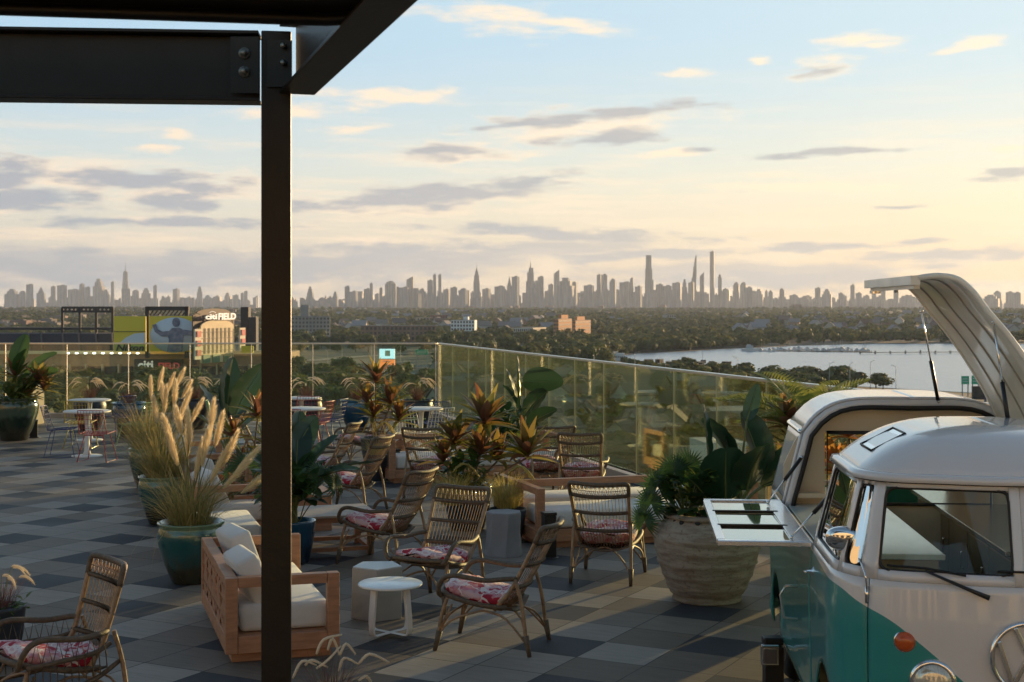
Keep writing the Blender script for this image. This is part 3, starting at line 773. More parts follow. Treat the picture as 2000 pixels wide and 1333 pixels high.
b = MB(); rect(b, 402, 412, 692, 708, BD-45, .6); rect(b, 416, 426, 692, 708, BD-45, .6); rect(b, 432, 446, 692, 708, BD-45, .6); b.build('doorway', mat('green_door', (.12, .22, .12), .7), ar)
b = MB(); poly = [(452, 642)]+[(425+31*cos(pi*k/20), 626-24*sin(pi*k/20)) for k in range(21)]+[(398, 642), (398, 710), (394, 710), (394, 612)]
poly = [(397, 640), (397, 612)]+[(425-25*cos(pi*k/16), 612-9*sin(pi*k/16)) for k in range(17)]+[(453, 612), (453, 640)]
panel(b, poly, BD-42, .8); rect(b, 395, 400, 615, 710, BD-42, .8); rect(b, 450, 455, 615, 710, BD-42, .8); b.build('name_board', mat('brown_board', (.05, .022, .012), .7), ar)
b = MB(); put_text(b, 'citi', 6, V(410.5, 619, BD-46), width=5.6, depth=.3); put_text(b, 'FIELD', 6, V(434, 618.5, BD-46), width=9.0, depth=.3, height=4.4)
b.tube([V(408+i, 611-2.2*sin(pi*i/9), BD-46) for i in range(10)], .16, 5); b.build('lettering', SIGNW, ar)
for x in (392, 458):
    bn = MB(); rect(bn, x-4.2, x+4.2, 642, 700, BD-46, 1)
    o = bn.build('banner_backing', mat('banner_cream', (.75, .66, .5), .8), ar)
    for y in (646, 664, 682):
        bn = MB(); rect(bn, x-2.6, x+3, y, y+11, BD-46.6, .4); bn.build('banner', REDB, o)
_c = V(425, 650, BD-44); _c.z = 0
ar.matrix_world = Matrix.Translation(_c) @ Matrix.Rotation(radians(71), 4, 'Z') @ Matrix.Diagonal((2.55, 1, 1, 1)) @ Matrix.Translation(-_c)
for x0, x1, y0 in ((470, 485, 600), (486, 500, 620)):
    b = MB(); rect(b, x0, x1, y0, 720, BD+10, 10); tag(b.build('light_tower', DKS), 'dark stadium light tower just left of the steel post' if x0 == 470 else 'shorter dark stadium block touching the steel post', 'tower')
b = MB(); rect(b, 471, 495, 676, 690, BD-45, 1); tag(b.build('small_sign_board', YEL), 'small yellow-green sign board right of the arched gateway', 'sign')
# ---------------------------------------------------------------- roads, cars, poles, signs
ROAD = mat('asphalt', (.075, .078, .082), .9, var=.1, vscale=.05)
LOT = mat('parking_asphalt', (.10, .10, .10), .9, var=.2, vscale=.03)
PAINT = mat('road_paint', (.5, .5, .48), .8)
def road(name, pts, w, z=.25, lanes=True, m=ROAD):
    P = [W(a, c2, GZ) for a, c2 in pts]; mb = MB(); rows = []; pm = MB()
    for i, p in enumerate(P):
        t = (P[min(i+1, len(P)-1)]-P[max(i-1, 0)]); t.z = 0; t.normalize(); s_ = Vector((-t.y, t.x, 0))
        rows.append([p+s_*w/2+Vector((0, 0, z)), p-s_*w/2+Vector((0, 0, z))])
    mb.grid(rows); o = struct(mb.build(name, m))
    if lanes:
        for k in (-.3, 0, .3):
            for i in range(len(P)-1):
                a = rows[i][0].lerp(rows[i][1], .5+k); c2 = rows[i+1][0].lerp(rows[i+1][1], .5+k)
                d = (c2-a).normalized()*.001; pm.bar(a+Vector((0, 0, .06)), c2+Vector((0, 0, .06)), .5, .06)
        struct(pm.build('road_markings', PAINT))
    return rows
road('highway', [(560, 742), (640, 722), (720, 712), (800, 714), (900, 726), (1010, 742), (1150, 752)], 26)
road('road', [(600, 706), (700, 698), (790, 692), (860, 690)], 18, .4)
road('ramp', [(700, 735), (770, 726), (830, 735), (880, 752), (900, 770)], 10, .55)
road('highway', [(1480, 772), (1600, 768), (1700, 772), (1800, 782), (1900, 790), (2100, 800)], 24)
road('street', [(1000, 800), (1150, 840), (1300, 850), (1500, 846), (1700, 840)], 14, .3)
road('street', [(1000, 760), (1100, 770), (1250, 775), (1450, 768)], 12, .35, lanes=False)
for i, pl in enumerate([[(1160, 788), (1330, 786), (1340, 800), (1160, 802)], [(1230, 850), (1420, 846), (1440, 880), (1240, 886)], [(870, 770), (960, 772), (940, 800), (860, 800)]]):
    mb = MB(); mb.add([W(a, c2, GZ)+Vector((0, 0, .2)) for a, c2 in pl], [(0, 1, 2, 3)]); struct(mb.build('parking_lot', LOT))
CARM = mat('car_paint', (.5, .5, .5), .35, coat=.6, objrand=[(.7, .7, .7), (.05, .05, .06), (.35, .36, .38), (.30, .04, .04), (.08, .12, .25), (.8, .8, .8)])
cbm = MB(); cbm.add([Vector(q) for q in ((-2.2, -.9, .35), (2.2, -.9, .35), (2.2, .9, .35), (-2.2, .9, .35), (-2.1, -.88, .95), (2.15, -.88, .85), (2.15, .88, .85), (-2.1, .88, .95))], [(3, 2, 1, 0), (4, 5, 6, 7), (0, 1, 5, 4), (1, 2, 6, 5), (2, 3, 7, 6), (3, 0, 4, 7)])
ccm = MB(); ccm.add([Vector(q) for q in ((-1.8, -.82, .95), (1.1, -.82, .9), (1.1, .82, .9), (-1.8, .82, .95), (-1.3, -.66, 1.45), (.4, -.66, 1.45), (.4, .66, 1.45), (-1.3, .66, 1.45))], [(3, 2, 1, 0), (4, 5, 6, 7), (0, 1, 5, 4), (1, 2, 6, 5), (2, 3, 7, 6), (3, 0, 4, 7)])
cwm = MB()
for x in (-1.4, 1.35):
    for y in (-.85, .85): cwm.tube([(x, y-.1, .33), (x, y+.1, .33)], .33, 10)
cm = []
for nm, b_, m_ in (('body', cbm, CARM), ('cabin', ccm, WIN), ('wheels', cwm, RUBBER)):
    o = b_.build(nm, m_); cm.append((nm, o.data)); bpy.data.objects.remove(o)
def car(p, rz, label, group):
    t = thing('car', label, 'car', p, rz, group)
    for nm, me in cm[:2]:
        c = bpy.data.objects.new(nm, me); COL.objects.link(c); c.parent = t
def cars_on(pts, n, off, label, group, z=.3):
    P = [W(a, c2, GZ) for a, c2 in pts]
    for k in range(n):
        i = random.randrange(len(P)-1); t = R(); a = P[i].lerp(P[i+1], t); d = (P[i+1]-P[i]).normalized(); s_ = Vector((-d.y, d.x, 0))*random.choice(off)
        car(a+s_+Vector((0, 0, z)), atan2(d.y, d.x), label, group)
cars_on([(560, 742), (640, 722), (720, 712), (800, 714), (900, 726), (1010, 742)], 26, (-8, -3, 3, 8), 'small car on the highway seen through the glass railing', 'cars on the highway behind the glass')
cars_on([(1600, 768), (1700, 772), (1800, 782), (1900, 790)], 14, (-7, -3, 3, 7), 'small car on the shore highway above the bus roof', 'cars on the shore highway')
for k in range(44): 
    p = W(1170+(k % 22)*7.4, 790+(k//22)*8, GZ); car(p+Vector((0, 0, .25)), pi/2+U(-.05, .05), 'small car parked in the lot behind the right-hand glass', 'cars parked behind the right-hand glass')
POLE = mat('galvanised', (.35, .35, .34), .6, .3)
lp = MB(); lp.tube([(0, 0, 0), (0, 0, 12)], [.16, .1], 6); lp.tube([(0, 0, 12), (1.6, 0, 12.6)], .08, 5); lp.box((1.9, 0, 12.6), (.9, .4, .2))
lp0 = lp.build('street_lamp', POLE); LPD = lp0.data; bpy.data.objects.remove(lp0)
for px, py in ((725, 712), (668, 716), (782, 720), (640, 730), (848, 722), (1240, 735), (1052, 710), (1100, 716), (930, 715), (1372, 735), (1440, 750), (1620, 766), (1660, 768), (1750, 775), (1700, 762), (1300, 760), (1160, 745)):
    o = bpy.data.objects.new('street_lamp', LPD); COL.objects.link(o); o.location = W(px, py, GZ); o.rotation_euler.z = U(0, 6); o.scale = (1.3, 1.3, 1.3)
    tag(o, 'thin grey street lamp far below the roof deck', 'street lamp', 'street lamps in the city below')
GRN = mat('green_sign', (.01, .20, .12), .6, emit=(.01, .25, .15), estr=.1)
def gsign(x0, x1, y0, y1, py, label):
    D = (HC-GZ)*F/(py-HY); t = thing('highway_sign', label, 'sign')
    b = MB(); rect(b, x0, x1, y0, y1, D, .4); b.build('panel', GRN, t)
    b = MB()
    for k in (.3, .6): rect(b, x0+(x1-x0)*.15, x1-(x1-x0)*.15, y0+(y1-y0)*k, y0+(y1-y0)*k+(y1-y0)*.1, D-.1, .05)
    b.build('lettering', PAINT, t)
    b = MB()
    for x in (x0+2, x1-2): b.bar(V(x, y0, D+.5), Vector((V(x, y0, D).x, D+.5, GZ)), .5, .5)
    b.build('post', POLE, t)
gsign(1878, 1893, 735, 751, 775, 'left one of two green highway signs right of the lifted bus lid strut')
gsign(1898, 1913, 734, 751, 775, 'right one of two green highway signs beside the lifted bus lid')
gsign(811, 836, 683, 693, 716, 'wide green highway sign seen through the railing near its corner')
D = (HC-GZ)*F/(790-HY); t = thing('billboard', 'dark billboard with a blue advertising face behind the lifted bus lid', 'billboard')
b = MB(); rect(b, 1901, 1926, 755, 781, D, 2.5); b.build('dark_face', mat('billboard_dark', (.02, .018, .02), .6), t)
b = MB(); rect(b, 1926, 1950, 757, 780, D-.2, 2.5); b.build('blue_face', mat('billboard_blue', (.10, .14, .42), .5, emit=(.15, .2, .6), estr=.25), t)
b = MB(); b.bar(Vector((V(1925, 780, D).x, D+1, GZ)), V(1925, 780, D+1), 1, 1); b.build('post', POLE, t)
D = (HC-GZ)*F/(752-HY); t = thing('billboard', 'bright two-part billboard, pale blue above and orange below, behind the far glass', 'billboard')
b = MB(); rect(b, 741, 771, 682, 701, D, 1.5); b.build('upper_face', mat('billboard_pale', (.55, .72, .76), .5, emit=(.55, .85, .95), estr=.55), t)
b = MB(); rect(b, 741, 771, 703, 720, D, 1.5); b.build('lower_face', mat('billboard_orange', (.75, .22, .06), .5, emit=(1, .26, .07), estr=.5), t)
b = MB(); rect(b, 750, 764, 713, 719, D-.2, .1); rect(b, 747, 760, 705, 706.5, D-.2, .1); b.build('white_print', PAINT, t)
b = MB(); rect(b, 752, 762, 685, 696, D-.2, .1); b.build('pale_print', mat('pale_print', (.7, .8, .55), .6), t)
b = MB(); b.bar(Vector((V(756, 720, D).x, D+.7, GZ)), V(756, 720, D+.7), 1, 1); b.build('post', POLE, t)
# ---------------------------------------------------------------- marina, piers, ferry
DKW = mat('old_timber', (.045, .038, .03), .95, var=.3, vscale=.3)
HULL = mat('boat_white', (.62, .62, .62), .5)
bm_ = MB(); bm_.add([Vector(q) for q in ((-4, -1.2, 0), (3, -1.2, 0), (5, 0, 0), (3, 1.2, 0), (-4, 1.2, 0), (-4.2, -1.5, 1.4), (3.2, -1.5, 1.6), (6, 0, 1.9), (3.2, 1.5, 1.6), (-4.2, 1.5, 1.4))],
    [(0, 1, 6, 5), (1, 2, 7, 6), (2, 3, 8, 7), (3, 4, 9, 8), (4, 0, 5, 9), (5, 6, 7, 8, 9)])
bc_ = MB(); bc_.box((-.5, 0, 2.2), (3.4, 2, 1.4)); bc_.box((-.8, 0, 3.2), (2, 1.6, .7))
ms_ = MB(); ms_.tube([(0, 0, 2), (0, 0, 11)], .12, 5)
bp = []
for nm, b_, m_ in (('hull', bm_, HULL), ('cabin', bc_, mat('boat_cabin', (.4, .42, .45), .4)), ('mast', ms_, POLE)):
    o = b_.build(nm, m_); bp.append((nm, o.data)); bpy.data.objects.remove(o)
def boat(px, py, s, label, group, mast=False, rz=0):
    p = W(px, py, GZ); t = thing('boat', label, 'boat', p, rz, group, s)
    for nm, me in bp[:3 if mast else 2]:
        c = bpy.data.objects.new(nm, me); COL.objects.link(c); c.parent = t
boat(1466, 686.5, 2.0, 'largest white yacht moored at the left end of the far marina', None)
for i in range(38): boat(U(1480, 1690), U(683.5, 688), U(.6, 1.1), 'small boat moored in the far marina', 'boats moored in the far marina', R() < .35, U(-.5, .5))
def pier(name, label, a, c2, w, zt=1.6, step=14, mat_=DKW):
    A, B = W(*a, GZ), W(*c2, GZ); mb = MB(); mb.bar(A+Vector((0, 0, zt)), B+Vector((0, 0, zt)), w, .5)
    t = thing(name, label, 'pier'); mb.build('deck', mat_, t); L = (B-A).length; n = max(1, int(L/step)); mb = MB()
    for k in range(n+1):
        p = A.lerp(B, k/n)
        for s_ in (-w/2, w/2): mb.tube([p+Vector((0, s_, -.2)), p+Vector((0, s_, zt+U(.6, 2.2)))], .35, 5)
    mb.build('pilings', mat_, t)
pier('pier', 'long thin pier with posts crossing the far water of the bay', (1680, 692), (1885, 691), 3)
pier('floating_dock', 'dark floating dock behind the moored boats', (1450, 686), (1700, 689), 8, .7)
pier('pier', 'near ruined pier with crooked posts just above the railing', (1215, 713), (1400, 724), 16, 1.2, 8)
pier('pier', 'second ruined pier left of the tall banana leaf', (1290, 722), (1395, 728), 22, 1.0, 8)
pier('pier', 'short broken pier end with a tall post', (1395, 731), (1415, 731), 5, 1.2, 8)
for i in range(46):
    p = W(U(1225, 1420), U(712, 728), GZ); b = MB(); s_ = U(1, 4); b.box((p.x, p.y, GZ+1.8+s_/4), (U(2, 9), U(2, 5), s_), U(0, 3))
    tag(b.build('timber_wreck', DKW), 'dark heap of old timber on the ruined pier', 'wreckage', 'timber heaps on the ruined pier')
D = (HC-GZ)*F/(705-HY); t = thing('ferry', 'white river boat with stacked decks moored at the left end of the bay', 'boat')
for nm, x0, x1, y0, y1 in (('hull', 1186, 1225, 701, 706), ('lower_deck', 1188, 1224, 695, 700.4), ('upper_deck', 1192, 1220, 690.5, 694.6), ('wheelhouse', 1198, 1206, 687, 690.2)):
    b = MB(); rect(b, x0, x1, y0, y1, D, 8 if nm != 'wheelhouse' else 4); b.build(nm, HULL, t)
b = MB()
for x in range(1190, 1222, 4): rect(b, x, x+2.6, 696.4, 699, D-.1, .2)
b.build('window_strip', WIN, t)
b = MB(); rect(b, 1175, 1245, 706, 709, D-4, 8); tag(b.build('jetty', DKW), 'dark jetty along the hull of the white river boat', 'pier')
# ---------------------------------------------------------------- roof deck and its building
KC = Vector((-1.65, 31.7, 0)); RD = Vector((.2802, -.96, 0)); RD.normalize()
def deck_mat():
    m = bpy.data.materials.new('porcelain_pavers'); m.use_nodes = True; nt = m.node_tree; nt.nodes.clear()
    out = N(nt, 'ShaderNodeOutputMaterial'); b = N(nt, 'ShaderNodeBsdfPrincipled')
    tc = N(nt, 'ShaderNodeTexCoord'); mp = N(nt, 'ShaderNodeMapping'); s = 1/.52
    mp.inputs['Rotation'].default_value = (0, 0, radians(28)); mp.inputs['Scale'].default_value = (s, s, s); mp.inputs['Location'].default_value = (.35, .42, .02)
    nt.links.new(tc.outputs['Object'], mp.inputs[0])
    fl = N(nt, 'ShaderNodeVectorMath', operation='FLOOR'); nt.links.new(mp.outputs[0], fl.inputs[0])
    fr = N(nt, 'ShaderNodeVectorMath', operation='FRACTION'); nt.links.new(mp.outputs[0], fr.inputs[0])
    wn_ = N(nt, 'ShaderNodeTexWhiteNoise', noise_dimensions='3D'); nt.links.new(fl.outputs[0], wn_.inputs[0])
    rp = N(nt, 'ShaderNodeValToRGB'); rp.color_ramp.interpolation = 'CONSTANT'
    sf = N(nt, 'ShaderNodeSeparateXYZ'); nt.links.new(fl.outputs[0], sf.inputs[0])
    m5 = M_(nt, 'FLOORED_MODULO', M_(nt, 'ADD', M_(nt, 'MULTIPLY', sf.outputs[0], 2), sf.outputs[1]), 5)
    isd = M_(nt, 'MULTIPLY', M_(nt, 'LESS_THAN', m5, .5), M_(nt, 'GREATER_THAN', wn_.outputs['Value'], .12))
    vv = M_(nt, 'ADD', M_(nt, 'MULTIPLY', wn_.outputs['Value'], .72), .28)
    nt.links.new(M_(nt, 'MULTIPLY', vv, M_(nt, 'SUBTRACT', 1.0, isd)), rp.inputs[0]); e = rp.color_ramp.elements
    cols = [(0, (.036, .037, .045)), (.20, (.150, .115, .088)), (.48, (.26, .222, .188)), (.66, (.185, .150, .122)), (.84, (.29, .255, .22))]
    e[0].position, e[0].color = 0, (*cols[0][1], 1); e[1].position, e[1].color = cols[1][0], (*cols[1][1], 1)
    for p_, c in cols[2:]:
        q = e.new(p_); q.color = (*c, 1)
    # grain inside each paver, turned by cell
    mp2 = N(nt, 'ShaderNodeMapping'); mp2.inputs['Scale'].default_value = (1.2, 9, 1)
    nt.links.new(mp.outputs[0], mp2.inputs[0])
    ad = N(nt, 'ShaderNodeVectorMath', operation='ADD'); nt.links.new(mp2.outputs[0], ad.inputs[0])
    sc_ = N(nt, 'ShaderNodeVectorMath', operation='SCALE'); nt.links.new(wn_.outputs['Color'], sc_.inputs[0]); sc_.inputs['Scale'].default_value = 40; nt.links.new(sc_.outputs[0], ad.inputs[1])
    nz = N(nt, 'ShaderNodeTexNoise'); nz.inputs['Scale'].default_value = 1.6; nz.inputs['Detail'].default_value = 8; nt.links.new(ad.outputs[0], nz.inputs['Vector'])
    big = N(nt, 'ShaderNodeTexNoise'); big.inputs['Scale'].default_value = .9; big.inputs['Detail'].default_value = 5; nt.links.new(tc.outputs['Object'], big.inputs['Vector'])
    v = M_(nt, 'MULTIPLY', MR(nt, nz.outputs[0],   .3, .7, .88, 1.1, smooth=False), MR(nt, big.outputs[0], .3, .7, .80, 1.12, smooth=False))
    hs = N(nt, 'ShaderNodeHueSaturation'); nt.links.new(rp.outputs[0], hs.inputs['Color']); nt.links.new(v, hs.inputs['Value'])
    sp = N(nt, 'ShaderNodeSeparateXYZ'); nt.links.new(fr.outputs[0], sp.inputs[0])
    gx = M_(nt, 'ABSOLUTE', M_(nt, 'SUBTRACT', sp.outputs[0], .5)); gy = M_(nt, 'ABSOLUTE', M_(nt, 'SUBTRACT', sp.outputs[1], .5))
    g = M_(nt, 'GREATER_THAN', M_(nt, 'MAXIMUM', gx, gy), .4915)
    c = MIXC(nt, g, hs.outputs[0], (.02, .02, .02))
    nt.links.new(c, b.inputs['Base Color'])
    nt.links.new(MR(nt, big.outputs[0], .3, .7, .58, .78, smooth=False), b.inputs['Roughness']); b.inputs['Specular IOR Level'].default_value = .28
    bp = N(nt, 'ShaderNodeBump'); bp.inputs['Strength'].default_value = .25; bp.inputs['Distance'].default_value = .004
    nt.links.new(M_(nt, 'SUBTRACT', nz.outputs[0], M_(nt, 'MULTIPLY', g, 2)), bp.inputs['Height']); nt.links.new(bp.outputs[0], b.inputs['Normal'])
    nt.links.new(b.outputs[0], out.inputs[0]); return m
e1 = KC+RD*40.5
poly = [(-30, 31.9), (KC.x+.05, 31.9), (e1.x+.2, e1.y), (e1.x+.2, -14), (-30, -14)]
b = MB(); b.prism(poly, -.4, 0); struct(b.build('roof_deck', deck_mat()))
b = MB(); b.prism([(-29.8, 31.7), (KC.x-.1, 31.7), (e1.x, e1.y), (e1.x, -13.8), (-29.8, -13.8)], GZ, -.41)
tag(b.build('hotel_building', mat('hotel_wall', (.28, .26, .24), .8, var=.1, vscale=.3)), 'tall building block that carries the roof deck', 'building')
# unseen wall behind camera, unseen colonnade at left: added for warm bounce and reflections
t = thing('unseen_hotel_wing', 'unseen cream hotel wall behind the camera, added for warm bounce light', 'building', (-2, -7, 0))
b = MB(); b.box((0, -1, 2.6), (26, 2, 5.2)); b.build('wall', CREAM, t)
for i in range(7):
    b = MB(); b.box((-10.5+i*3.5, .02, 1.5), (2.3, .06, 2.6)); b.build('window', WIN, t)
t = thing('unseen_colonnade', 'unseen cream colonnade left of the frame, added to reflect in the glass railing', 'building', (-17, 17, 0))
b = MB()
for i in range(8): b.box((0, -11+i*3.1, 1.9), (1.2, 1.1, 3.8))
b.box((0, 0, 4.2), (2.2, 25, .8)); b.build('colonnade', CREAM, t)
b = MB(); b.box((-2.5, 0, 1.9), (.3, 24, 3.8)); b.build('back_wall', mat('dark_wall', (.08, .07, .06), .8), t)
RGLASS = glass_mat('railing_glass', (.88, .95, .88), (.62, .60, .30), .004, .012, 1.0)
RGLASS2 = glass_mat('railing_glass_warm', (.93, .98, .84), (.62, .68, .26), .010, .015, .65)
def railing(A, d, n, step, label, gm):
    t = thing('glass_railing', label, 'railing', A, atan2(d.y, d.x))
    H = 1.64
    for i in range(n):
        b = MB(); b.box((step*(i+.5), 0, (H+.14)/2), (step-.03, .014, H-.16)); b.build('glass_panel', gm, t)
        b = MB(); b.box((step*i, 0, H/2), (.013, .014, H)); b.build('post', ALU, t)
    b = MB(); b.box((n*step/2, 0, H+.012), (n*step, .055, .035)); b.build('top_rail', ALU, t, bevel=.006)
    b = MB(); b.box((n*step/2, 0, .05), (n*step, .12, .1)); b.build('base_shoe', mat('base_shoe', (.28, .27, .25), .6, .3), t)
railing(KC+Vector((-.05, 0, 0)), Vector((-1, 0, 0)), 9, 1.37, 'glass railing across the far end of the deck, in front of the ballpark', RGLASS)
railing(KC, RD, 29, 1.35, 'long yellowish glass railing running down the right side of the deck', RGLASS2)
# ---------------------------------------------------------------- steel pergola near the camera
t = thing('steel_pergola', 'black steel pergola post with bolted beams in the near left foreground', 'pergola', (0, 0, 0))
PD = 6.0
a = V(505, 600, PD).x; c2 = V(565, 600, PD).x; pw = c2-a; pcx = (a+c2)/2
b = MB(); b.box((pcx, PD+pw/2, 3.66/2), (pw*.97, pw*.97, 3.66), radians(8.6)); b.build('post', STEEL, t, bevel=.006)
b = MB(); b.box((pcx, PD+pw/2, .01), (.3, .3, .02)); b.build('base_plate', STEEL, t)
def ibeam(name, A, B, h, fl, par):
    """I section from A to B, A/B at the centre of the bottom flange"""
    A, B = Vector(A), Vector(B); b = MB(); u = Vector((0, 0, 1))
    b.bar(A+u*.0075, B+u*.0075, fl, .015); b.bar(A+u*(h-.0075), B+u*(h-.0075), fl, .015); b.bar(A+u*h/2, B+u*h/2, .012, h-.03)
    return b.build(name, STEEL, par, bevel=.003)
zb = 2.5+(HY-202)/F*(PD+.07); hb_ = (202-66)/F*(PD+.07)
yb = PD+.07
b = MB(); L0 = Vector((pcx-pw/2-.006, yb, zb)); L1 = Vector((-5.2, PD-.05-.22, zb))
ibeam('beam', L0, L1, hb_, .15, t)
b = MB(); b.box((pcx-pw/2-.055, yb-.085, zb+hb_/2), (.12, .012, hb_*.8)); b.build('connection_plate', STEEL, t)
for z in (.66, .4):
    for nm, r_, y_ in (('bolt', .016, .03), ('washer', .024, .008)):
        b = MB(); c = Vector((pcx-pw/2-.055, yb-.093, zb+hb_*z)); b.tube([c, c-Vector((0, y_, 0))], r_, 6 if nm == 'bolt' else 16)
        b.build(nm, BOLT, t)
# beam running towards and over the camera to the right
d2 = Vector((.30, -1.0, 0)).normalized()
q0 = Vector((pcx+pw/2+.03, PD+.02, zb+.03))
ibeam('beam', q0, q0+d2*7.5, hb_*1.0, .15, t)
b = MB(); b.box((pcx+pw*.2, PD-.012, zb+hb_*.52), (pw*.8, .014, hb_*.66)); b.build('connection_plate', STEEL, t)
for z in (.76, .52):
    b = MB(); c = Vector((pcx+pw*.36, PD-.02, zb+hb_*z)); b.tube([c, c-Vector((0, .03, 0))], .013, 6); b.build('bolt', BOLT, t)
# rounded roof frame above, nearer to the camera
b = MB()
R0 = V(690, -12, 4.6); z1 = V(0, 48, 4.6).z
z1 = 3.425; A_ = Vector((-4.0, 4.02, z1)); C_ = Vector((-.60, 4.6, z1))
pts_ = [A_, Vector((-1.6, 4.43, z1)), C_, C_+Vector((.09, -.03, .0)), C_+Vector((.14, -.09, 0)), C_+Vector((.17, -.2, 0)), C_+Vector((.50, -1.6, 0)), C_+Vector((.9, -3.4, 0))]
b.tube(pts_, .022, 8); b.build('gutter_edge', STEEL, t)
b = MB(); b.grid([[p+Vector((-.01, .01, .0)) for p in pts_], [p+Vector((-.01, .01, .24)) for p in pts_]]); b.build('fascia', STEEL, t, solid=.02)
b = MB(); b.add([Vector((-4.4, 4.4, z1+.18)), Vector((C_.x+.1, 4.6, z1+.18)), Vector((C_.x+.95, 1.0, z1+.18)), Vector((-4.4, 1.0, z1+.18))], [(0, 1, 2, 3), (3, 2, 1, 0)]); b.build('roof_panel', STEEL, t, solid=.03)
# ---------------------------------------------------------------- rattan armchair
def cushion_mat():
    m = bpy.data.materials.new('floral_cushion'); m.use_nodes = True; nt = m.node_tree; nt.nodes.clear()
    out = N(nt, 'ShaderNodeOutputMaterial'); b = N(nt, 'ShaderNodeBsdfPrincipled'); b.inputs['Roughness'].default_value = .85
    tc = N(nt, 'ShaderNodeTexCoord')
    wz = N(nt, 'ShaderNodeTexNoise'); wz.inputs['Scale'].default_value = 9; wz.inputs['Detail'].default_value = 3; nt.links.new(tc.outputs['Object'], wz.inputs['Vector'])
    mp = N(nt, 'ShaderNodeVectorMath', operation='SCALE'); nt.links.new(wz.outputs['Color'], mp.inputs[0]); mp.inputs['Scale'].default_value = .16
    ad = N(nt, 'ShaderNodeVectorMath', operation='ADD'); nt.links.new(tc.outputs['Object'], ad.inputs[0]); nt.links.new(mp.outputs[0], ad.inputs[1])
    vo = N(nt, 'ShaderNodeTexVoronoi', feature='F1'); vo.inputs['Scale'].default_value = 8.5; nt.links.new(ad.outputs[0], vo.inputs['Vector'])
    v2 = N(nt, 'ShaderNodeTexVoronoi', feature='DISTANCE_TO_EDGE'); v2.inputs['Scale'].default_value = 7; nt.links.new(ad.outputs[0], v2.inputs['Vector'])
    nz = N(nt, 'ShaderNodeTexNoise'); nz.inputs['Scale'].default_value = 14; nz.inputs['Detail'].default_value = 4; nt.links.new(tc.outputs['Object'], nz.inputs['Vector'])
    c1 = MIXC(nt, MR(nt, nz.outputs[0], .40, .60), (.62, .42, .43), (.52, .17, .20))
    c2_ = MIXC(nt, MR(nt, vo.outputs['Distance'], .38, .42, 1, 0), c1, (.36, .012, .035))
    c3 = MIXC(nt, MR(nt, v2.outputs['Distance'], .03, .05, 1, 0), c2_, (.70, .60, .58))
    nt.links.new(c3, b.inputs['Base Color']); nt.links.new(b.outputs[0], out.inputs[0]); return m
FLORAL = cushion_mat()
def smoothpath(pts, n=4):
    """Catmull-Rom through pts"""
    P = [Vector(p) for p in pts]; out = []
    for i in range(len(P)-1):
        p0, p1, p2, p3 = P[max(i-1, 0)], P[i], P[i+1], P[min(i+2, len(P)-1)]
        for k in range(n):
            t = k/n
            out.append(.5*((2*p1)+(-p0+p2)*t+(2*p0-5*p1+4*p2-p3)*t*t+(-p0+3*p1-3*p2+p3)*t**3))
    out.append(P[-1]); return out
REC = .27
def backpt(u, t):
    """point of the back shell: u -1..1 across, t 0 seat .. 1 top"""
    hw_ = .235+.035*t
    return Vector((-.17-REC*t-.055*(1-u*u)+.05*(1-t)**2, u*hw_, .33+.60*t-.025*(1-u*u)*t*.8))
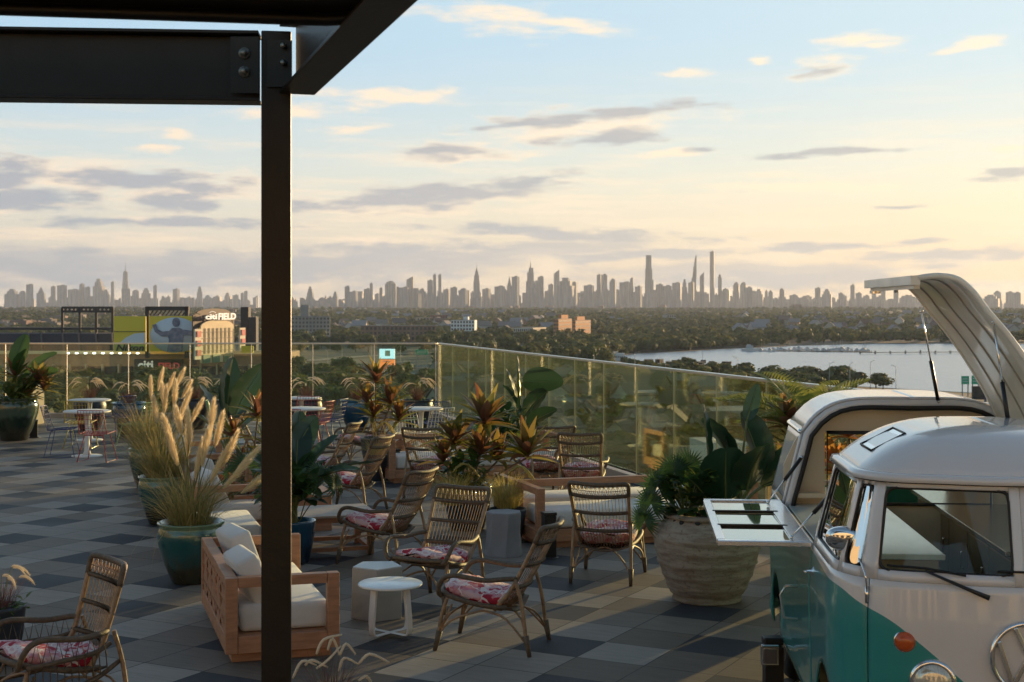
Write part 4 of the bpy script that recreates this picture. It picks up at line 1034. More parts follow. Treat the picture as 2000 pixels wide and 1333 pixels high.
def make_chair(label, side=False):
    t = thing('rattan_armchair', label, 'armchair')
    # back frame: uprights and rounded top rail
    b = MB()
    pts = [backpt(-1, 0)+Vector((.05, 0, -.02))]+[backpt(-1, q) for q in (.2, .4, .6, .8, .93)]+[backpt(-.93, .985)]+[backpt(q, 1.0) for q in (-.7, -.4, 0, .4, .7)]+[backpt(.93, .985)]+[backpt(1, q) for q in (.93, .8, .6, .4, .2)]+[backpt(1, 0)+Vector((.05, 0, -.02))]
    b.tube(smoothpath(pts, 2), .0165, 8); b.build('back_frame', RATTAN, t)
    b = MB(); b.tube(smoothpath([backpt(-1, .8)]+[backpt(-1, .93), backpt(-.93, .985)]+[backpt(q, 1.0) for q in (-.6, 0, .6)]+[backpt(.93, .985), backpt(1, .93), backpt(1, .8)], 3), .0195, 8); b.build('top_rail_wrap', RATTAN_DK, t)
    br = MB()
    for i in range(17):
        u = -.91+i*1.82/16
        br.tube([backpt(u, .80), backpt(u, .6), backpt(u, .4), backpt(u, .2), backpt(u, 0), Vector((-.12, u*.22, .30)), Vector((.0, u*.23, .315))], .0036, 4, cap=False)
    n = 13
    for i in range(n):
        u0 = -.95+i*1.9/n; u1 = u0+1.9/n; um = (u0+u1)/2
        br.tube([backpt(u0, .80), backpt(um, .89), backpt(u1, .80)], .0036, 4, cap=False)
        br.tube([backpt(u0, .98), backpt(um, .89), backpt(u1, .98)], .0036, 4, cap=False)
        br.tube([backpt(u0, .80), backpt(u0, .98)], .0032, 4, cap=False)
    br.tube([backpt(q/6, .89) for q in range(-6, 7)], .004, 4)
    br.build('backrest_weave', RATTAN, t)
    for tt, r_ in ((.80, .0155), (.53, .0145), (.24, .0155)):
        b = MB(); p_ = [backpt(q/7*1.04, tt) for q in range(-7, 8)]
        b.tube(p_, r_, 8)
        for k in range(-20, 21):
            c = backpt(k/20, tt); b.tube([c-Vector((.002, .0035, 0)), c+Vector((.002, .0035, 0))], r_+.003, 8, cap=False)
        b.build('woven_band', RATTAN_DK, t)
    # seat hoop, basket, cushion
    b = MB(); hoop = smoothpath([(-.16, -.235, .33), (.02, -.26, .345), (.2, -.275, .385), (.31, -.24, .415), (.355, -.12, .42), (.365, 0, .42), (.355, .12, .42), (.31, .24, .415), (.2, .275, .385), (.02, .26, .345), (-.16, .235, .33)], 3)
    b.tube(hoop, .019, 8); b.build('seat_frame', RATTAN_DK, t)
    b = MB()
    rows = []
    for i in range(9):
        x = -.2+i*.065; w = .24+.02*sin(i/8*pi); rows.append([(x, w*q/5, .325+max(0, x)*.21-.055*(1-(q/5)**2)*(1-.6*i/8)) for q in range(-5, 6)])
    b.grid(rows); b.build('seat', RATTAN_DK, t, solid=.012)
    b = MB(); rows = []
    for i in range(15):
        fx = i/14; x = -.19+fx*.53; edge = (1-abs(2*fx-1)**6)**.5 if 0 < i < 14 else .0
        row = []
        for j in range(28):
            a = 2*pi*j/28; cy, cz = cos(a), sin(a)
            hw_ = (.235+.02*sin(fx*pi))*(.55+.45*edge); th = .052*edge+.004
            sy = (abs(cy)**.55)*(1 if cy > 0 else -1); sz = (abs(cz)**.8)*(1 if cz > 0 else -1)
            zc = .375+max(0, x+.02)*.22+(.05 if x < -.08 else 0)*((-.08-x)/.1)+.006*sin(i*2.3+j*.9)
            row.append((x, sy*hw_, zc+sz*th+.008*cos(sy*5)))
        rows.append(row)
    b.grid(rows, closed=True); b.build('cushion', FLORAL, t)
    # arms
    for s in (-1, 1):
        b = MB(); p_ = [backpt(s*1.0, .36), (-.16, s*.285, .545), (-.03, s*.315, .535), (.10, s*.325, .55), (.21, s*.322, .56), (.285, s*.318, .535), (.325, s*.305, .475), (.335, s*.28, .42), (.33, s*.245, .395)]
        b.tube(smoothpath(p_, 3), .0185, 8); b.build('armrest', RATTAN_DK, t)
        # legs
        for nm, top, foot in (('front', (.27, s*.262, .40), (.365, s*.285, 0)), ('rear', (-.235, s*.262, .545), (-.345, s*.275, 0))):
            b = MB(); tp, ft = Vector(top), Vector(foot); m1 = tp.lerp(ft, .35)+Vector((.012 if nm == 'front' else -.014, 0, 0))
            b.tube(smoothpath([tp, m1, ft.lerp(tp, .25), ft], 3), .0145, 7); lg = b.build('leg', RATTAN, t)
            b = MB(); b.tube([ft, ft.lerp(tp, .36 if nm == 'front' else .27)], [.0155, .025], 8); b.build('leg_binding', RATTAN_DK, lg)
        b = MB()
        b.tube(smoothpath([(.345, s*.28, .10), (.25, s*.265, .22), (.06, s*.24, .29), (-.02, s*.235, .295), (-.16, s*.24, .25), (-.31, s*.268, .10)], 3), .0085, 6)
        b.tube(smoothpath([(.35, s*.275, .12), (.24, s*.26, .34)], 2), .008, 6)
        b.build('side_brace', RATTAN, t)
    for x, x2 in ((.345, .20), (-.32, -.12)):
        b = MB(); b.tube(smoothpath([(x, -.27, .10), ((x*2+x2)/3, -.16, .24), (x2, 0, .30), ((x*2+x2)/3, .16, .24), (x, .27, .10)], 3), .0085, 6); b.build('cross_brace', RATTAN, t)
    if side:
        for s in (-1, 1):
            b = MB()
            b.tube(smoothpath([(.30, s*.30, .40), (.1, s*.31, .42), (-.1, s*.28, .43), (-.22, s*.25, .47)], 3), .015, 7)
            b.tube(smoothpath([(.34, s*.28, .22), (.1, s*.28, .23), (-.12, s*.26, .27), (-.28, s*.25, .36)], 3), .015, 7)
            for k in range(12):
                x = .29-k*.043; b.tube([(x, s*(.305-k*.0035), .41+(k > 8)*.02), (x-.01, s*.275, .235+k*.006)], .004, 4, cap=False)
            for k in range(7):
                x = .28-k*.065; b.tube([(x, s*.31, .41), (x-.03, s*.318, .545), (x-.065, s*.31, .415)], .0038, 4, cap=False)
            b.build('side_weave', RATTAN_DK, t)
    return t
def face(dx, dy): return atan2(dy, dx)
cD = make_chair('rattan armchair with its floral cushion lit orange, right of the round white table')
cD.location = (-.13, 10.47, 0); cD.rotation_euler.z = face(-.96, .28)
G_ = 'rattan armchairs with floral cushions'
cD['group'] = G_
def chair(x, y, dx, dy, label): return copy_tree(cD, (x, y, 0), face(dx, dy), label, G_)
chair(-.63, 11.95, -.47, -.88, 'rattan armchair turned towards the viewer, between the faceted stool and the grey stool')
chair(-1.24, 13.84, -.88, .47, 'rattan armchair facing the slatted coffee table, seen from its side')
chair(.88, 13.06, .26, .97, 'rattan armchair with its back to the viewer, just left of the big stone pot')
chair(.88, 17.95, .1, 1, 'rattan armchair seen from behind, between the wooden bench and the glass railing')
chair(.42, 18.9, -.35, .94, 'rattan armchair half hidden behind the banana plant planter')
chair(-1.06, 18.7, .22, .97, 'rattan armchair with its back to the viewer behind the red-leaved plants')
chair(-1.95, 17.3, -.93, .36, 'rattan armchair seen in side view beside the golden grass and dark pot')
chair(-2.55, 19.3, -.95, .2, 'rattan armchair behind the big leaves right of the steel post, farther than its neighbour')
chair(-2.35, 22.3, -.8, -.5, 'far rattan armchair just left of the tall red-leaved plant')
chair(-3.55, 20.6, .9, .4, 'rattan armchair with a pink cushion partly hidden by the steel post')
REC = .13
cA = make_chair('rattan tub armchair with woven side panels in the near bottom left corner', True)
cA.location = (-2.74, 8.62, 0); cA.rotation_euler.z = face(-.80, -.60); cA['group'] = G_
# ---------------------------------------------------------------- wooden sofas
PH = radians(17)
def make_sofa(label, loc, rz, L=1.85, Dp=.80, H=.60, lattice=True, pillows=2, name='wooden_sofa', arms=True, group=None):
    """local: back along y at x=0, seat opens to +x; y 0..L"""
    t = thing(name, label, 'sofa', loc, rz, group); w = .085
    if arms:
        for y in (w/2, L-w/2):
            for xx in (w/2, Dp-w/2):
                b = MB(); b.box((xx, y, (H+.07)/2), (w, w, H-.07)); b.build('leg', WOOD, t, bevel=.005)
            b = MB(); b.box((Dp/2, y, H-.035), (Dp-2*w-.004, w-.004, .07)); b.build('armrest', WOOD, t, bevel=.005)
            b = MB(); b.box((Dp/2, y, .13), (Dp-2*w-.004, w-.004, .12)); b.build('side_rail', WOOD, t, bevel=.005)
    b = MB(); b.box((w/2, L/2, H-.035), (w-.004, L-2*w-.004, .072)); b.build('back_rail', WOOD, t, bevel=.005); b = MB(); b.box((w/2, L/2, .13), (w-.004, L-2*w-.004, .12)); b.build('bottom_rail', WOOD, t, bevel=.005)
    b = MB(); b.box((Dp-w/2, L/2, .13), (w-.004, L-2*w-.004, .12)); b.box((Dp/2, L/2, .175), (Dp-2*w, L-2*w, .03)); b.build('seat_base', WOOD, t)
    b = MB(); b.box((Dp/2, L/2, .035), (Dp-.1, L-.14, .07)); b.build('plinth', WOOD, t, bevel=.003)
    if lattice:
        b = MB(); z0, z1 = .16, H-.07; nseg = 5; ss = (L-2*w)/nseg
        for r_ in range(3):
            for k in range(nseg):
                ya = w+k*ss; zz0, zz1 = z0+(z1-z0)/3*r_, z0+(z1-z0)/3*(r_+1); sg = 1 if r_ % 2 else -1
                xo_ = w*.12; ym = ya+ss/2
                b.add([Vector((xo_, ya, zz0)), Vector((xo_, ym, zz0 if sg > 0 else zz1)), Vector((xo_, ya+ss, zz0)), Vector((xo_, ym, zz1 if sg > 0 else zz0)), Vector((xo_+.03, ya, zz1)), Vector((xo_+.03, ya+ss, zz1))],
                      [(0, 2, 3)] if sg > 0 else [(0, 2, 1)])
                b.bar((w*.30, ya, zz0 if sg > 0 else zz1), (w*.30, ym, zz1 if sg > 0 else zz0), .05, .03, up=(1, 0, 0))
                b.bar((w*.30, ya+ss, zz0 if sg > 0 else zz1), (w*.30, ym, zz1 if sg > 0 else zz0), .05, .03, up=(1, 0, 0))
        b.build('back_lattice', WOOD, t)
    def cush(c, sz, rot=None, nm='seat_cushion'):
        b = MB(); b.box((0, 0, 0), sz); o = b.build(nm, FABRIC, t); o.location = c
        if rot: o.rotation_euler = rot
        m = o.modifiers.new('bevel', 'BEVEL'); m.width = min(sz)*.22; m.segments = 3
        for p in o.data.polygons: p.use_smooth = True
        return o
    cush((Dp/2+.03, L/2, .29), (Dp-.16, L-2*w-.02, .19))
    if pillows:
        for k in range(pillows):
            y = w+.32+k*(L-2*w-.62)/max(1, pillows-1) if pillows > 1 else L*.7
            cush((.22+.05*(k % 2), y, .52), (.17, .50, .42), (0, -.45+.1*k, U(-.25, .25)), 'back_pillow')
    return t
s1 = make_sofa('wooden sofa with diamond lattice back and white cushions, cut by the near steel post', (-1.99, 9.88, 0), radians(17.4), 1.86)
make_sofa('low wooden sofa with white cushions behind the tall grasses', (-3.35, 14.9, 0), PH, 2.0, .85)
make_sofa('second wooden sofa farther back behind the teal grass pots', (-4.35, 18.0, 0), PH, 1.9, .85)
make_sofa('long wooden bench sofa with white cushions left of the big stone pot', (.02, 15.35, 0), PH-pi/2, 2.5, .82, .62, False, 0, name='wooden_bench').location = (.02, 15.35, 0)
make_sofa('wooden bench sofa backing onto the long bench, only its white seat edge showing', (2.42, 16.12, 0), PH+pi/2, 2.5, .82, .6, False, 0, name='wooden_bench')
make_sofa('far wooden sofa with white cushions behind the dark pot of golden grass', (-1.95, 20.7, 0), PH-pi/2, 2.6, .82, .62, True, 0)
make_sofa('low white ottoman bench in front of the fire table, seen left of the steel post', (-3.1, 13.4, 0), PH, 1.3, .8, .30, False, 0, name='ottoman', arms=False)
# bench y runs the wrong way for rz = PH-90deg: y axis then points to (+cos, +sin)
# fire table with lava rock
LAVA = mat('lava_rock', (.035, .032, .035), .9, var=.4, vscale=12, bump=.6, bscale=30)
t = thing('fire_table', 'low wooden fire table filled with black lava rock between the sofas', 'fire table', (-2.75, 16.2, 0), PH)
b = MB(); b.box((0, 0, .19), (1.2, 1.2, .38)); b.build('body', WOOD, t, bevel=.006)
b = MB()
for a in (-1, 1): b.box((a*.55, 0, .40), (.12, 1.22, .04)); b.box((0, a*.55, .40), (.98, .12, .04))
b.build('rim', WOOD, t)
for i in range(46):
    b = MB(); r_ = U(.035, .07); b.sphere((U(-.42, .42), U(-.42, .42), .40+U(0, .04)), (r_, r_*U(.7, 1.2), r_*.8), 6, 4)
    for q in range(len(b.v)): b.v[q] = b.v[q]+Vector((U(-1, 1), U(-1, 1), U(-1, 1)))*.008
    b.build('lava_rock', LAVA, t)
# slatted coffee table
t = thing('coffee_table', 'low slatted wooden coffee table right of the steel post', 'coffee table', (-1.93, 14.55, 0), PH)
for i in range(9):
    b = MB(); b.box((0, -.36+i*.09, .39), (1.0, .078, .024)); b.build('slat', WOODL, t, bevel=.003)
for x in (-.42, .42):
    for y in (-.34, .34):
        b = MB(); b.box((x, y, .185), (.06, .06, .37)); b.build('leg', WOOD, t)
b = MB()
for y in (-.34, .34): b.box((0, y, .35), (.78, .05, .05)); b.box((0, y, .06), (.78, .05, .04))
for x in (-.42, .42): b.box((x, 0, .35), (.05, .62, .05)); b.box((x, 0, .06), (.05, .62, .04))
b.build('frame', WOOD, t)
# faceted stools
def stool(name, label, loc, r0, r1, h, n, m, rz, twist=.25, waist=1.0):
    t = thing(name, label, 'side table', loc, rz); b = MB()
    rings = [(r0, 0, 0), ((r0+r1)/2*waist, h*.5, twist/2), (r1, h, twist)]
    vs = [Vector((cos(2*pi*j/n+a)*r, sin(2*pi*j/n+a)*r, z)) for r, z, a in rings for j in range(n)]
    fs = [tuple(range(n-1, -1, -1)), tuple(2*n+j for j in range(n))]+[(i*n+j, i*n+(j+1) % n, (i+1)*n+(j+1) % n, (i+1)*n+j) for i in range(2) for j in range(n)]
    b.add(vs, fs); b.build('body', m, t, bevel=.006)
    b = MB(); b.prism([(cos(2*pi*j/n+twist)*r1*.97, sin(2*pi*j/n+twist)*r1*.97) for j in range(n)], h, h+.006); b.build('top', m if name != 'faceted_table' else mat('pale_concrete_top', (.52, .54, .53), .45, var=.06, vscale=6), t)
stool('faceted_table', 'pale five-sided concrete side table behind the round white table', (-1.08, 11.42, 0), .215, .21, .41, 5, mat('warm_concrete', (.30, .28, .265), .6, var=.08, vscale=5), .9, .12, 1.0)
stool('faceted_stool', 'tall grey faceted concrete stool against the wooden bench', (-.08, 14.25, 0), .20, .185, .43, 7, mat('cool_concrete', (.24, .24, .255), .55, var=.1, vscale=5), .3, .2, .92)
# round white side table
t = thing('round_table', 'small round white table with bent strip legs, front and centre', 'side table', (-.92, 10.75, 0), .5)
b = MB(); b.lathe([(.01, .385), (.235, .385), (.243, .39), (.243, .402), (.235, .407), (.01, .407)], 48); b.build('tabletop', mat('marble_white', (.80, .84, .84), .25, var=.05, vscale=9), t)
for k in range(4):
    a = k*pi/2+.4; b = MB(); pr = [(.0, .03), (.10, .03), (.175, .032), (.195, .06), (.197, .12), (.178, .3), (.17, .385)]
    P_ = smoothpath([(cos(a)*r_, sin(a)*r_, z) for r_, z in pr], 3)
    s_ = Vector((-sin(a), cos(a), 0))*.024; o_ = Vector((cos(a), sin(a), 0))*.009
    rows = [[p-s_-o_, p+s_-o_, p+s_+o_, p-s_+o_] for p in P_]
    b.grid(rows, smooth=False, closed=True); b.build('leg', WHITEM, t, bevel=.003)
# ---------------------------------------------------------------- bistro sets near the far railing
WTOP = mat('white_tabletop', (.66, .62, .56), .5)
def bistro(label, x, y):
    t = thing('bistro_table', label, 'table', (x, y, 0), 0, 'round white pedestal tables')
    b = MB(); b.lathe([(.01, .725), (.37, .725), (.385, .735), (.385, .75), (.37, .757), (.01, .757)], 36); b.build('tabletop', WTOP, t)
    b = MB(); b.lathe([(.07, .02), (.045, .1), (.035, .4), (.045, .68), (.09, .722)], 16); b.build('pedestal', WHITEM, t)
    b = MB(); b.lathe([(.01, 0), (.25, 0), (.25, .012), (.08, .025), (.01, .025)], 24); b.build('base', WHITEM, t); return t
def make_wire(label, col, name):
    m = mat('wire_'+name, col, .45, coat=.3)
    t = thing('wire_chair', label, 'chair', (0, 0, 0), 0, 'coloured wire chairs')
    b = MB(); r_ = .0042
    def sp(u, v):   # shell: v 0 front of seat .. 1 seat/back joint .. 2 top of back
        if v <= 1: return Vector((.21-.40*v, u*.225, .45-.02*v+.015*u*u))
        q = v-1; return Vector((-.19-.12*q-.03*(1-u*u), u*(.225-.02*q), .43+.40*q))
    for i in range(9): b.tube([sp(-1+i/4, v/4) for v in range(0, 9)], r_, 4, cap=False)
    for v in range(12): b.tube([sp(q/4, v/5.5) for q in range(-4, 5)], r_*.9, 4, cap=False)
    b.build('wire_shell', m, t)
    b = MB(); b.tube([sp(-1, v/4) for v in range(9)]+[sp(q/4, 2) for q in range(-3, 4)]+[sp(1, 2-v/4) for v in range(9)], .008, 6); b.build('rim', m, t)
    for s in (-1, 1):
        b = MB(); b.tube([(.15, s*.15, .44), (.24, s*.24, 0), (-.25, s*.24, 0), (-.15, s*.15, .43)], .009, 6); b.build('leg', m, t)
    b = MB(); b.tube([(.15, -.15, .43), (.15, .15, .43)], .008, 6); b.tube([(-.15, -.15, .42), (-.15, .15, .42)], .008, 6); b.build('stretcher', m, t)
    return t
BLUEc, REDc, YELc, GRNc, WHTc = (.015, .03, .15), (.36, .03, .05), (.48, .36, .05), (.10, .28, .10), (.7, .68, .62)
bistro('nearer round white table at the far left, between the blue and the red wire chair', *V(170, 800, 23.6).to_2d())
bistro('round white table behind the nearer one at the far left', *V(175, 800, 26.4).to_2d())
bistro('round white table just right of the steel post near the railing', *V(592, 800, 24.2).to_2d())
bistro('round table with red chairs behind the one right of the steel post', *V(588, 800, 27.0).to_2d())
bistro('round white table by the railing corner left of the banana plant', *V(822, 800, 24.2).to_2d())
bistro('round white table behind the golden grasses left of the post', *V(470, 800, 26.0).to_2d())
wb_ = make_wire('blue wire chair at the left of the nearer far-left table', BLUEc, 'blue'); wr_ = make_wire('red wire chair in front of the nearer far-left table', REDc, 'red')
wy_ = make_wire('yellow wire chair behind the far-left tables', YELc, 'yellow'); wg_ = make_wire('green wire chair right of the far-left tables', GRNc, 'green'); ww_ = make_wire('white wire chair at the table by the railing corner', WHTc, 'white')
def put(o, px, D, rz, label=None, first=False):
    x, y = V(px, 800, D).to_2d()
    if first: o.location = (x, y, 0); o.rotation_euler.z = rz; return o
    return copy_tree(o, (x, y, 0), rz, label)
put(wb_, 122, 23.6, .1, first=True); put(wr_, 190, 22.9, 1.5, first=True); put(wy_, 158, 25.1, 1.6, first=True); put(wg_, 262, 24.6, 2.9, first=True); put(ww_, 850, 23.4, 2.0, first=True)
put(wb_, 226, 26.4, 2.6, 'blue wire chair behind the green one at the far left')
put(wr_, 575, 23.2, 1.4, 'red wire chair hidden mostly by the steel post'); put(wr_, 612, 24.9, 2.8, 'red wire chair right of the steel post'); put(wr_, 600, 26.4, 1.8, 'red wire chair at the rear table right of the steel post')
put(wb_, 640, 25.5, 2.8, 'blue wire chair between the post and the red-leaved plant')
put(wg_, 800, 25.6, .5, 'green wire chair at the table by the railing corner'); put(wb_, 838, 24.9, 2.4, 'blue wire chair at the table by the railing corner'); put(ww_, 806, 22.9, 1.2, 'white wire chair in front of the corner table')
put(wg_, 440, 25.0, .2, 'green wire chair behind the golden plumes'); put(wy_, 493, 25.6, 3.0, 'yellow wire chair just left of the steel post')
# cream block at the far left, path lights, host items
t = thing('cream_cabinet', 'low cream cabinet glowing in the sun behind the far left pot', 'cabinet', (*V(57, 800, 30).to_2d(), 0), -.3)
b = MB(); b.box((0, 0, .40), (.46, .4, .80)); b.build('body', CREAM, t, bevel=.008); b = MB(); b.box((0, 0, .815), (.5, .44, .03)); b.build('top', WHITEM, t)
b = MB(); b.box((0, -.202, .42), (.38, .01, .62)); b.build('door', CREAM, t)
def lantern(label, px, py, h, w=.16):
    p = W(px, py); t = thing('floor_lantern', label, 'lantern', p, .3)
    b = MB(); b.box((0, 0, h*.5), (w, w, h)); b.build('housing', BLACK, t, bevel=.004)
    b = MB(); b.lathe([(.01, 0), (w*.85, 0), (w*.8, .012), (.01, .014)], 20); b.build('base_disc', BLACK, t)
    b = MB(); b.box((0, 0, h+.02), (w*1.08, w*1.08, .03)); b.build('cap', CHROME if px > 1400 else BLACK, t, bevel=.003)
lantern('black box lantern right of the dark pot with golden grass', 768, 936, .40, .17)
lantern('black lantern behind the near rattan chair beside the grey stool', 1072, 1090, .42, .12)
lantern('slim black lantern between the big left pot and the cream cabinet', 66, 855, .30, .14)
# black bollard with chrome lamp by the bus wheel
p = W(1510, 1352); t = thing('bollard_light', 'black bollard with a square chrome lamp head beside the front wheel of the bus', 'bollard', p, 0)
b = MB(); b.box((0, 0, .15), (.12, .12, .30)); b.build('post', BLACK, t, bevel=.006)
b = MB(); b.box((-.035, -.075, .26), (.115, .04, .13)); b.build('lamp_head', CHROME, t, bevel=.008)
b = MB(); b.box((-.035, -.099, .255), (.085, .012, .095)); b.build('lens', mat('smoked_lens', (.12, .10, .10), .15, coat=1), t, bevel=.004)
b = MB(); b.box((0, .02, .33), (.13, .1, .05)); b.build('cap', BLACK, t, bevel=.01)
# ---------------------------------------------------------------- planters
def glaze(name, c1, c2, c3):
    m = bpy.data.materials.new(name); m.use_nodes = True; nt = m.node_tree; b = nt.nodes['Principled BSDF']
    tc = N(nt, 'ShaderNodeTexCoord'); sp = N(nt, 'ShaderNodeSeparateXYZ'); nt.links.new(tc.outputs['Object'], sp.inputs[0])
    nz = N(nt, 'ShaderNodeTexNoise'); nz.inputs['Scale'].default_value = 7; nz.inputs['Detail'].default_value = 6; nt.links.new(tc.outputs['Object'], nz.inputs['Vector'])
    z = M_(nt, 'ADD', sp.outputs[2], M_(nt, 'MULTIPLY', M_(nt, 'SUBTRACT', nz.outputs[0], .5), .28))
    c = MIXC(nt, MR(nt, z, .12, .30), c3, c2); c = MIXC(nt, MR(nt, z, .40, .52), c, c1)
    nt.links.new(c, b.inputs['Base Color']); b.inputs['Roughness'].default_value = .16; b.inputs['Coat Weight'].default_value = .7
    return m
TEALG = glaze('teal_glaze', (.13, .20, .11), (.010, .075, .075), (.045, .038, .018))
BLUEG = glaze('blue_glaze', (.02, .10, .16), (.010, .055, .105), (.008, .03, .06))
DKGL = glaze('dark_green_glaze', (.06, .09, .06), (.020, .035, .022), (.03, .03, .018))
SLATE = mat('slate_pot', (.030, .034, .042), .45, var=.2, vscale=6)
GREYP = mat('grey_planter_mat', (.12, .12, .13), .7, var=.15, vscale=8, bump=.2)
SOIL = mat('soil', (.025, .018, .012), .95, var=.4, vscale=30, bump=.6, bscale=80)
def stone_mat():
    m = bpy.data.materials.new('weathered_terracotta'); m.use_nodes = True; nt = m.node_tree; b = nt.nodes['Principled BSDF']
    tc = N(nt, 'ShaderNodeTexCoord'); mp = N(nt, 'ShaderNodeMapping'); mp.inputs['Scale'].default_value = (3, 3, 16); nt.links.new(tc.outputs['Object'], mp.inputs[0])
    n1 = N(nt, 'ShaderNodeTexNoise'); n1.inputs['Scale'].default_value = 2; n1.inputs['Detail'].default_value = 8; nt.links.new(mp.outputs[0], n1.inputs['Vector'])
    n2 = N(nt, 'ShaderNodeTexNoise'); n2.inputs['Scale'].default_value = 28; n2.inputs['Detail'].default_value = 8; n2.inputs['Roughness'].default_value = .7; nt.links.new(tc.outputs['Object'], n2.inputs['Vector'])
    c = MIXC(nt, MR(nt, n1.outputs[0], .38, .62), (.25, .185, .135), (.34, .285, .22)); c = MIXC(nt, MR(nt, n2.outputs[0], .50, .72), c, (.17, .125, .09)); nt.links.new(c, b.inputs['Base Color']); b.inputs['Roughness'].default_value = .9
    bp = N(nt, 'ShaderNodeBump'); bp.inputs['Strength'].default_value = .5; bp.inputs['Distance'].default_value = .006; nt.links.new(M_(nt, 'ADD', n2.outputs[0], n1.outputs[0]), bp.inputs['Height']); nt.links.new(bp.outputs[0], b.inputs['Normal']); return m
def pot(label, x, y, r, h, m, kind='jar', name='planter_pot', group=None):
    t = thing(name, label, 'planter', (x, y, 0), U(0, 6), group); b = MB()
    if kind == 'jar': pr = [(r*.52, 0), (r*.56, .01), (r*.78, h*.3), (r*.96, h*.62), (r*1.0, h*.8), (r*.95, h*.90), (r*.92, h*.93), (r*1.0, h*.97), (r*1.0, h), (r*.9, h), (r*.86, h*.9)]
    elif kind == 'tub': pr = [(r*.62, 0), (r*.70, h*.05), (r*.90, h*.5), (r*.99, h*.9), (r*1.02, h*.96), (r*1.0, h), (r*.92, h), (r*.90, h*.9)]
    elif kind == 'big':
        pr = [(r*.62, 0), (r*.65, .015), (r*.63, .05), (r*.69, .07)]
        for k in range(1, 30):
            q = k/29; rr = r*(.69+.31*sin(min(1, q*1.22)*pi/2)-.13*max(0, q-.72)/.28*max(0, q-.72)/.28*2)
            rr += .011*math.exp(-((q*6.0) % 1-.5)**2*60)
            pr.append((rr, .07+(h-.11)*q))
        rt = pr[-1][0]; pr += [(rt+.03, h-.03), (rt+.035, h-.01), (rt+.01, h), (rt-.05, h), (rt-.06, h-.08)]
    b.lathe(pr, 56 if kind == 'big' else 32, jit=.010 if kind == 'big' else 0.006); b.build('pot', m, t)
    b = MB(); rs = pr[-1][0]; zz = pr[-1][1]
    rings = [[(cos(2*pi*j/20)*rs*q, sin(2*pi*j/20)*rs*q, zz-.02+U(-.008, .012)) for j in range(20)] for q in (1, .75, .5, .25, .01)]
    b.grid(rings, closed=True); b.build('soil', SOIL, t); return t, h-.03
# ---------------------------------------------------------------- foliage
GRASS = mat('tall_grass', (.2, .18, .06), .6, island=[(.20, .19, .05), (.38, .28, .09), (.14, .15, .04), (.50, .36, .13), (.27, .24, .07)], trans=.35)
GOLD = mat('golden_grass', (.5, .38, .1), .6, island=[(.55, .42, .12), (.40, .33, .09), (.68, .52, .18)], trans=.45)
PURP = mat('purple_grass', (.1, .04, .04), .6, island=[(.10, .035, .035), (.17, .07, .05), (.07, .03, .035)], trans=.35)
PLUME = mat('pampas_plume', (.78, .60, .40), .9, island=[(.86, .72, .42), (.92, .82, .56), (.76, .60, .36)], trans=.55)
PLUMEW = mat('fountain_plume', (.8, .68, .5), .9, island=[(.85, .72, .54), (.92, .80, .62), (.72, .56, .42)], trans=.45)
BIGL = mat('banana_leaf', (.03, .07, .02), .36, island=[(.016, .046, .014), (.028, .070, .018), (.014, .038, .020), (.040, .075, .016)], trans=.25, coat=.2, var=.15, vscale=3)
PALM = mat('palm_leaf', (.03, .07, .02), .45, island=[(.022, .060, .014), (.042, .092, .018), (.018, .045, .016)], trans=.30)
PALMY = mat('sunny_palm_leaf', (.2, .24, .03), .5, island=[(.13, .17, .02), (.24, .26, .04), (.10, .14, .02)], trans=.45)
CORD = mat('cordyline_leaf', (.2, .08, .03), .38, island=[(.13, .17, .02), (.20, .19, .03), (.34, .10, .03), (.10, .12, .02), (.30, .24, .04), (.07, .08, .02), (.17, .055, .03), (.15, .17, .03)], trans=.45, coat=.2)
CORDR = mat('red_cordyline_leaf', (.5, .1, .03), .38, island=[(.58, .16, .04), (.62, .26, .06), (.34, .09, .03), (.40, .28, .05)], trans=.5, coat=.2)
SMALL = mat('small_leaf', (.07, .12, .03), .5, island=[(.05, .10, .02), (.11, .15, .03), (.16, .18, .05)], trans=.35)
BURG = mat('croton_leaf', (.15, .03, .02), .45, island=[(.16, .03, .02), (.28, .08, .02), (.06, .05, .015), (.34, .14, .03)], trans=.4)
STALK = mat('leaf_stalk', (.14, .16, .05), .5, trans=.1)
STALKB = mat('woody_stalk', (.16, .11, .07), .7)
def tuft(mb, n, h, spread, w=.008, droop=1.1, base=.08, lean=(0, 0)):
    for i in range(n):
        a = U(0, 6.283); r_ = base*sqrt(R()); p = U(.75, 1.5)
        pit = pi/2-abs(random.gauss(0, spread))
        mb.leaf((cos(a)*r_, sin(a)*r_, 0), a+U(-.5, .5), pit, h*U(.6, 1.1), w*U(.7, 1.3), droop*U(.3, 1.3), .3, 5, 'blade')
def plume(mb, p, d, L, r_, n=150, up=.5):
    """feathery seed head from p along d"""
    d = Vector(d).normalized(); a = d.orthogonal().normalized(); c2 = d.cross(a)
    core = [p+d*(L*t) for t in (0, .12, .35, .6, .85, 1.0)]
    mb.tube(core, [r_*.1, r_*.28, r_*.42, r_*.36, r_*.2, .002], 7)
    for i in range(n):
        t = R()**.9; rr = r_*(.25+.75*sin(pi*min(1, t*.85+.1)))
        an = U(0, 6.283); o_ = a*cos(an)+c2*sin(an); s_ = d.cross(o_)
        q = p+d*(L*t*.93)+o_*rr*.35; e = q+o_*rr*U(.5, 1.0)+d*U(.03, .08)+Vector((0, 0, -.008)); w = .0022
        mb.add([q-s_*w, q+s_*w, e+s_*w*.3, e-s_*w*.3], [(0, 1, 2, 3)], True)
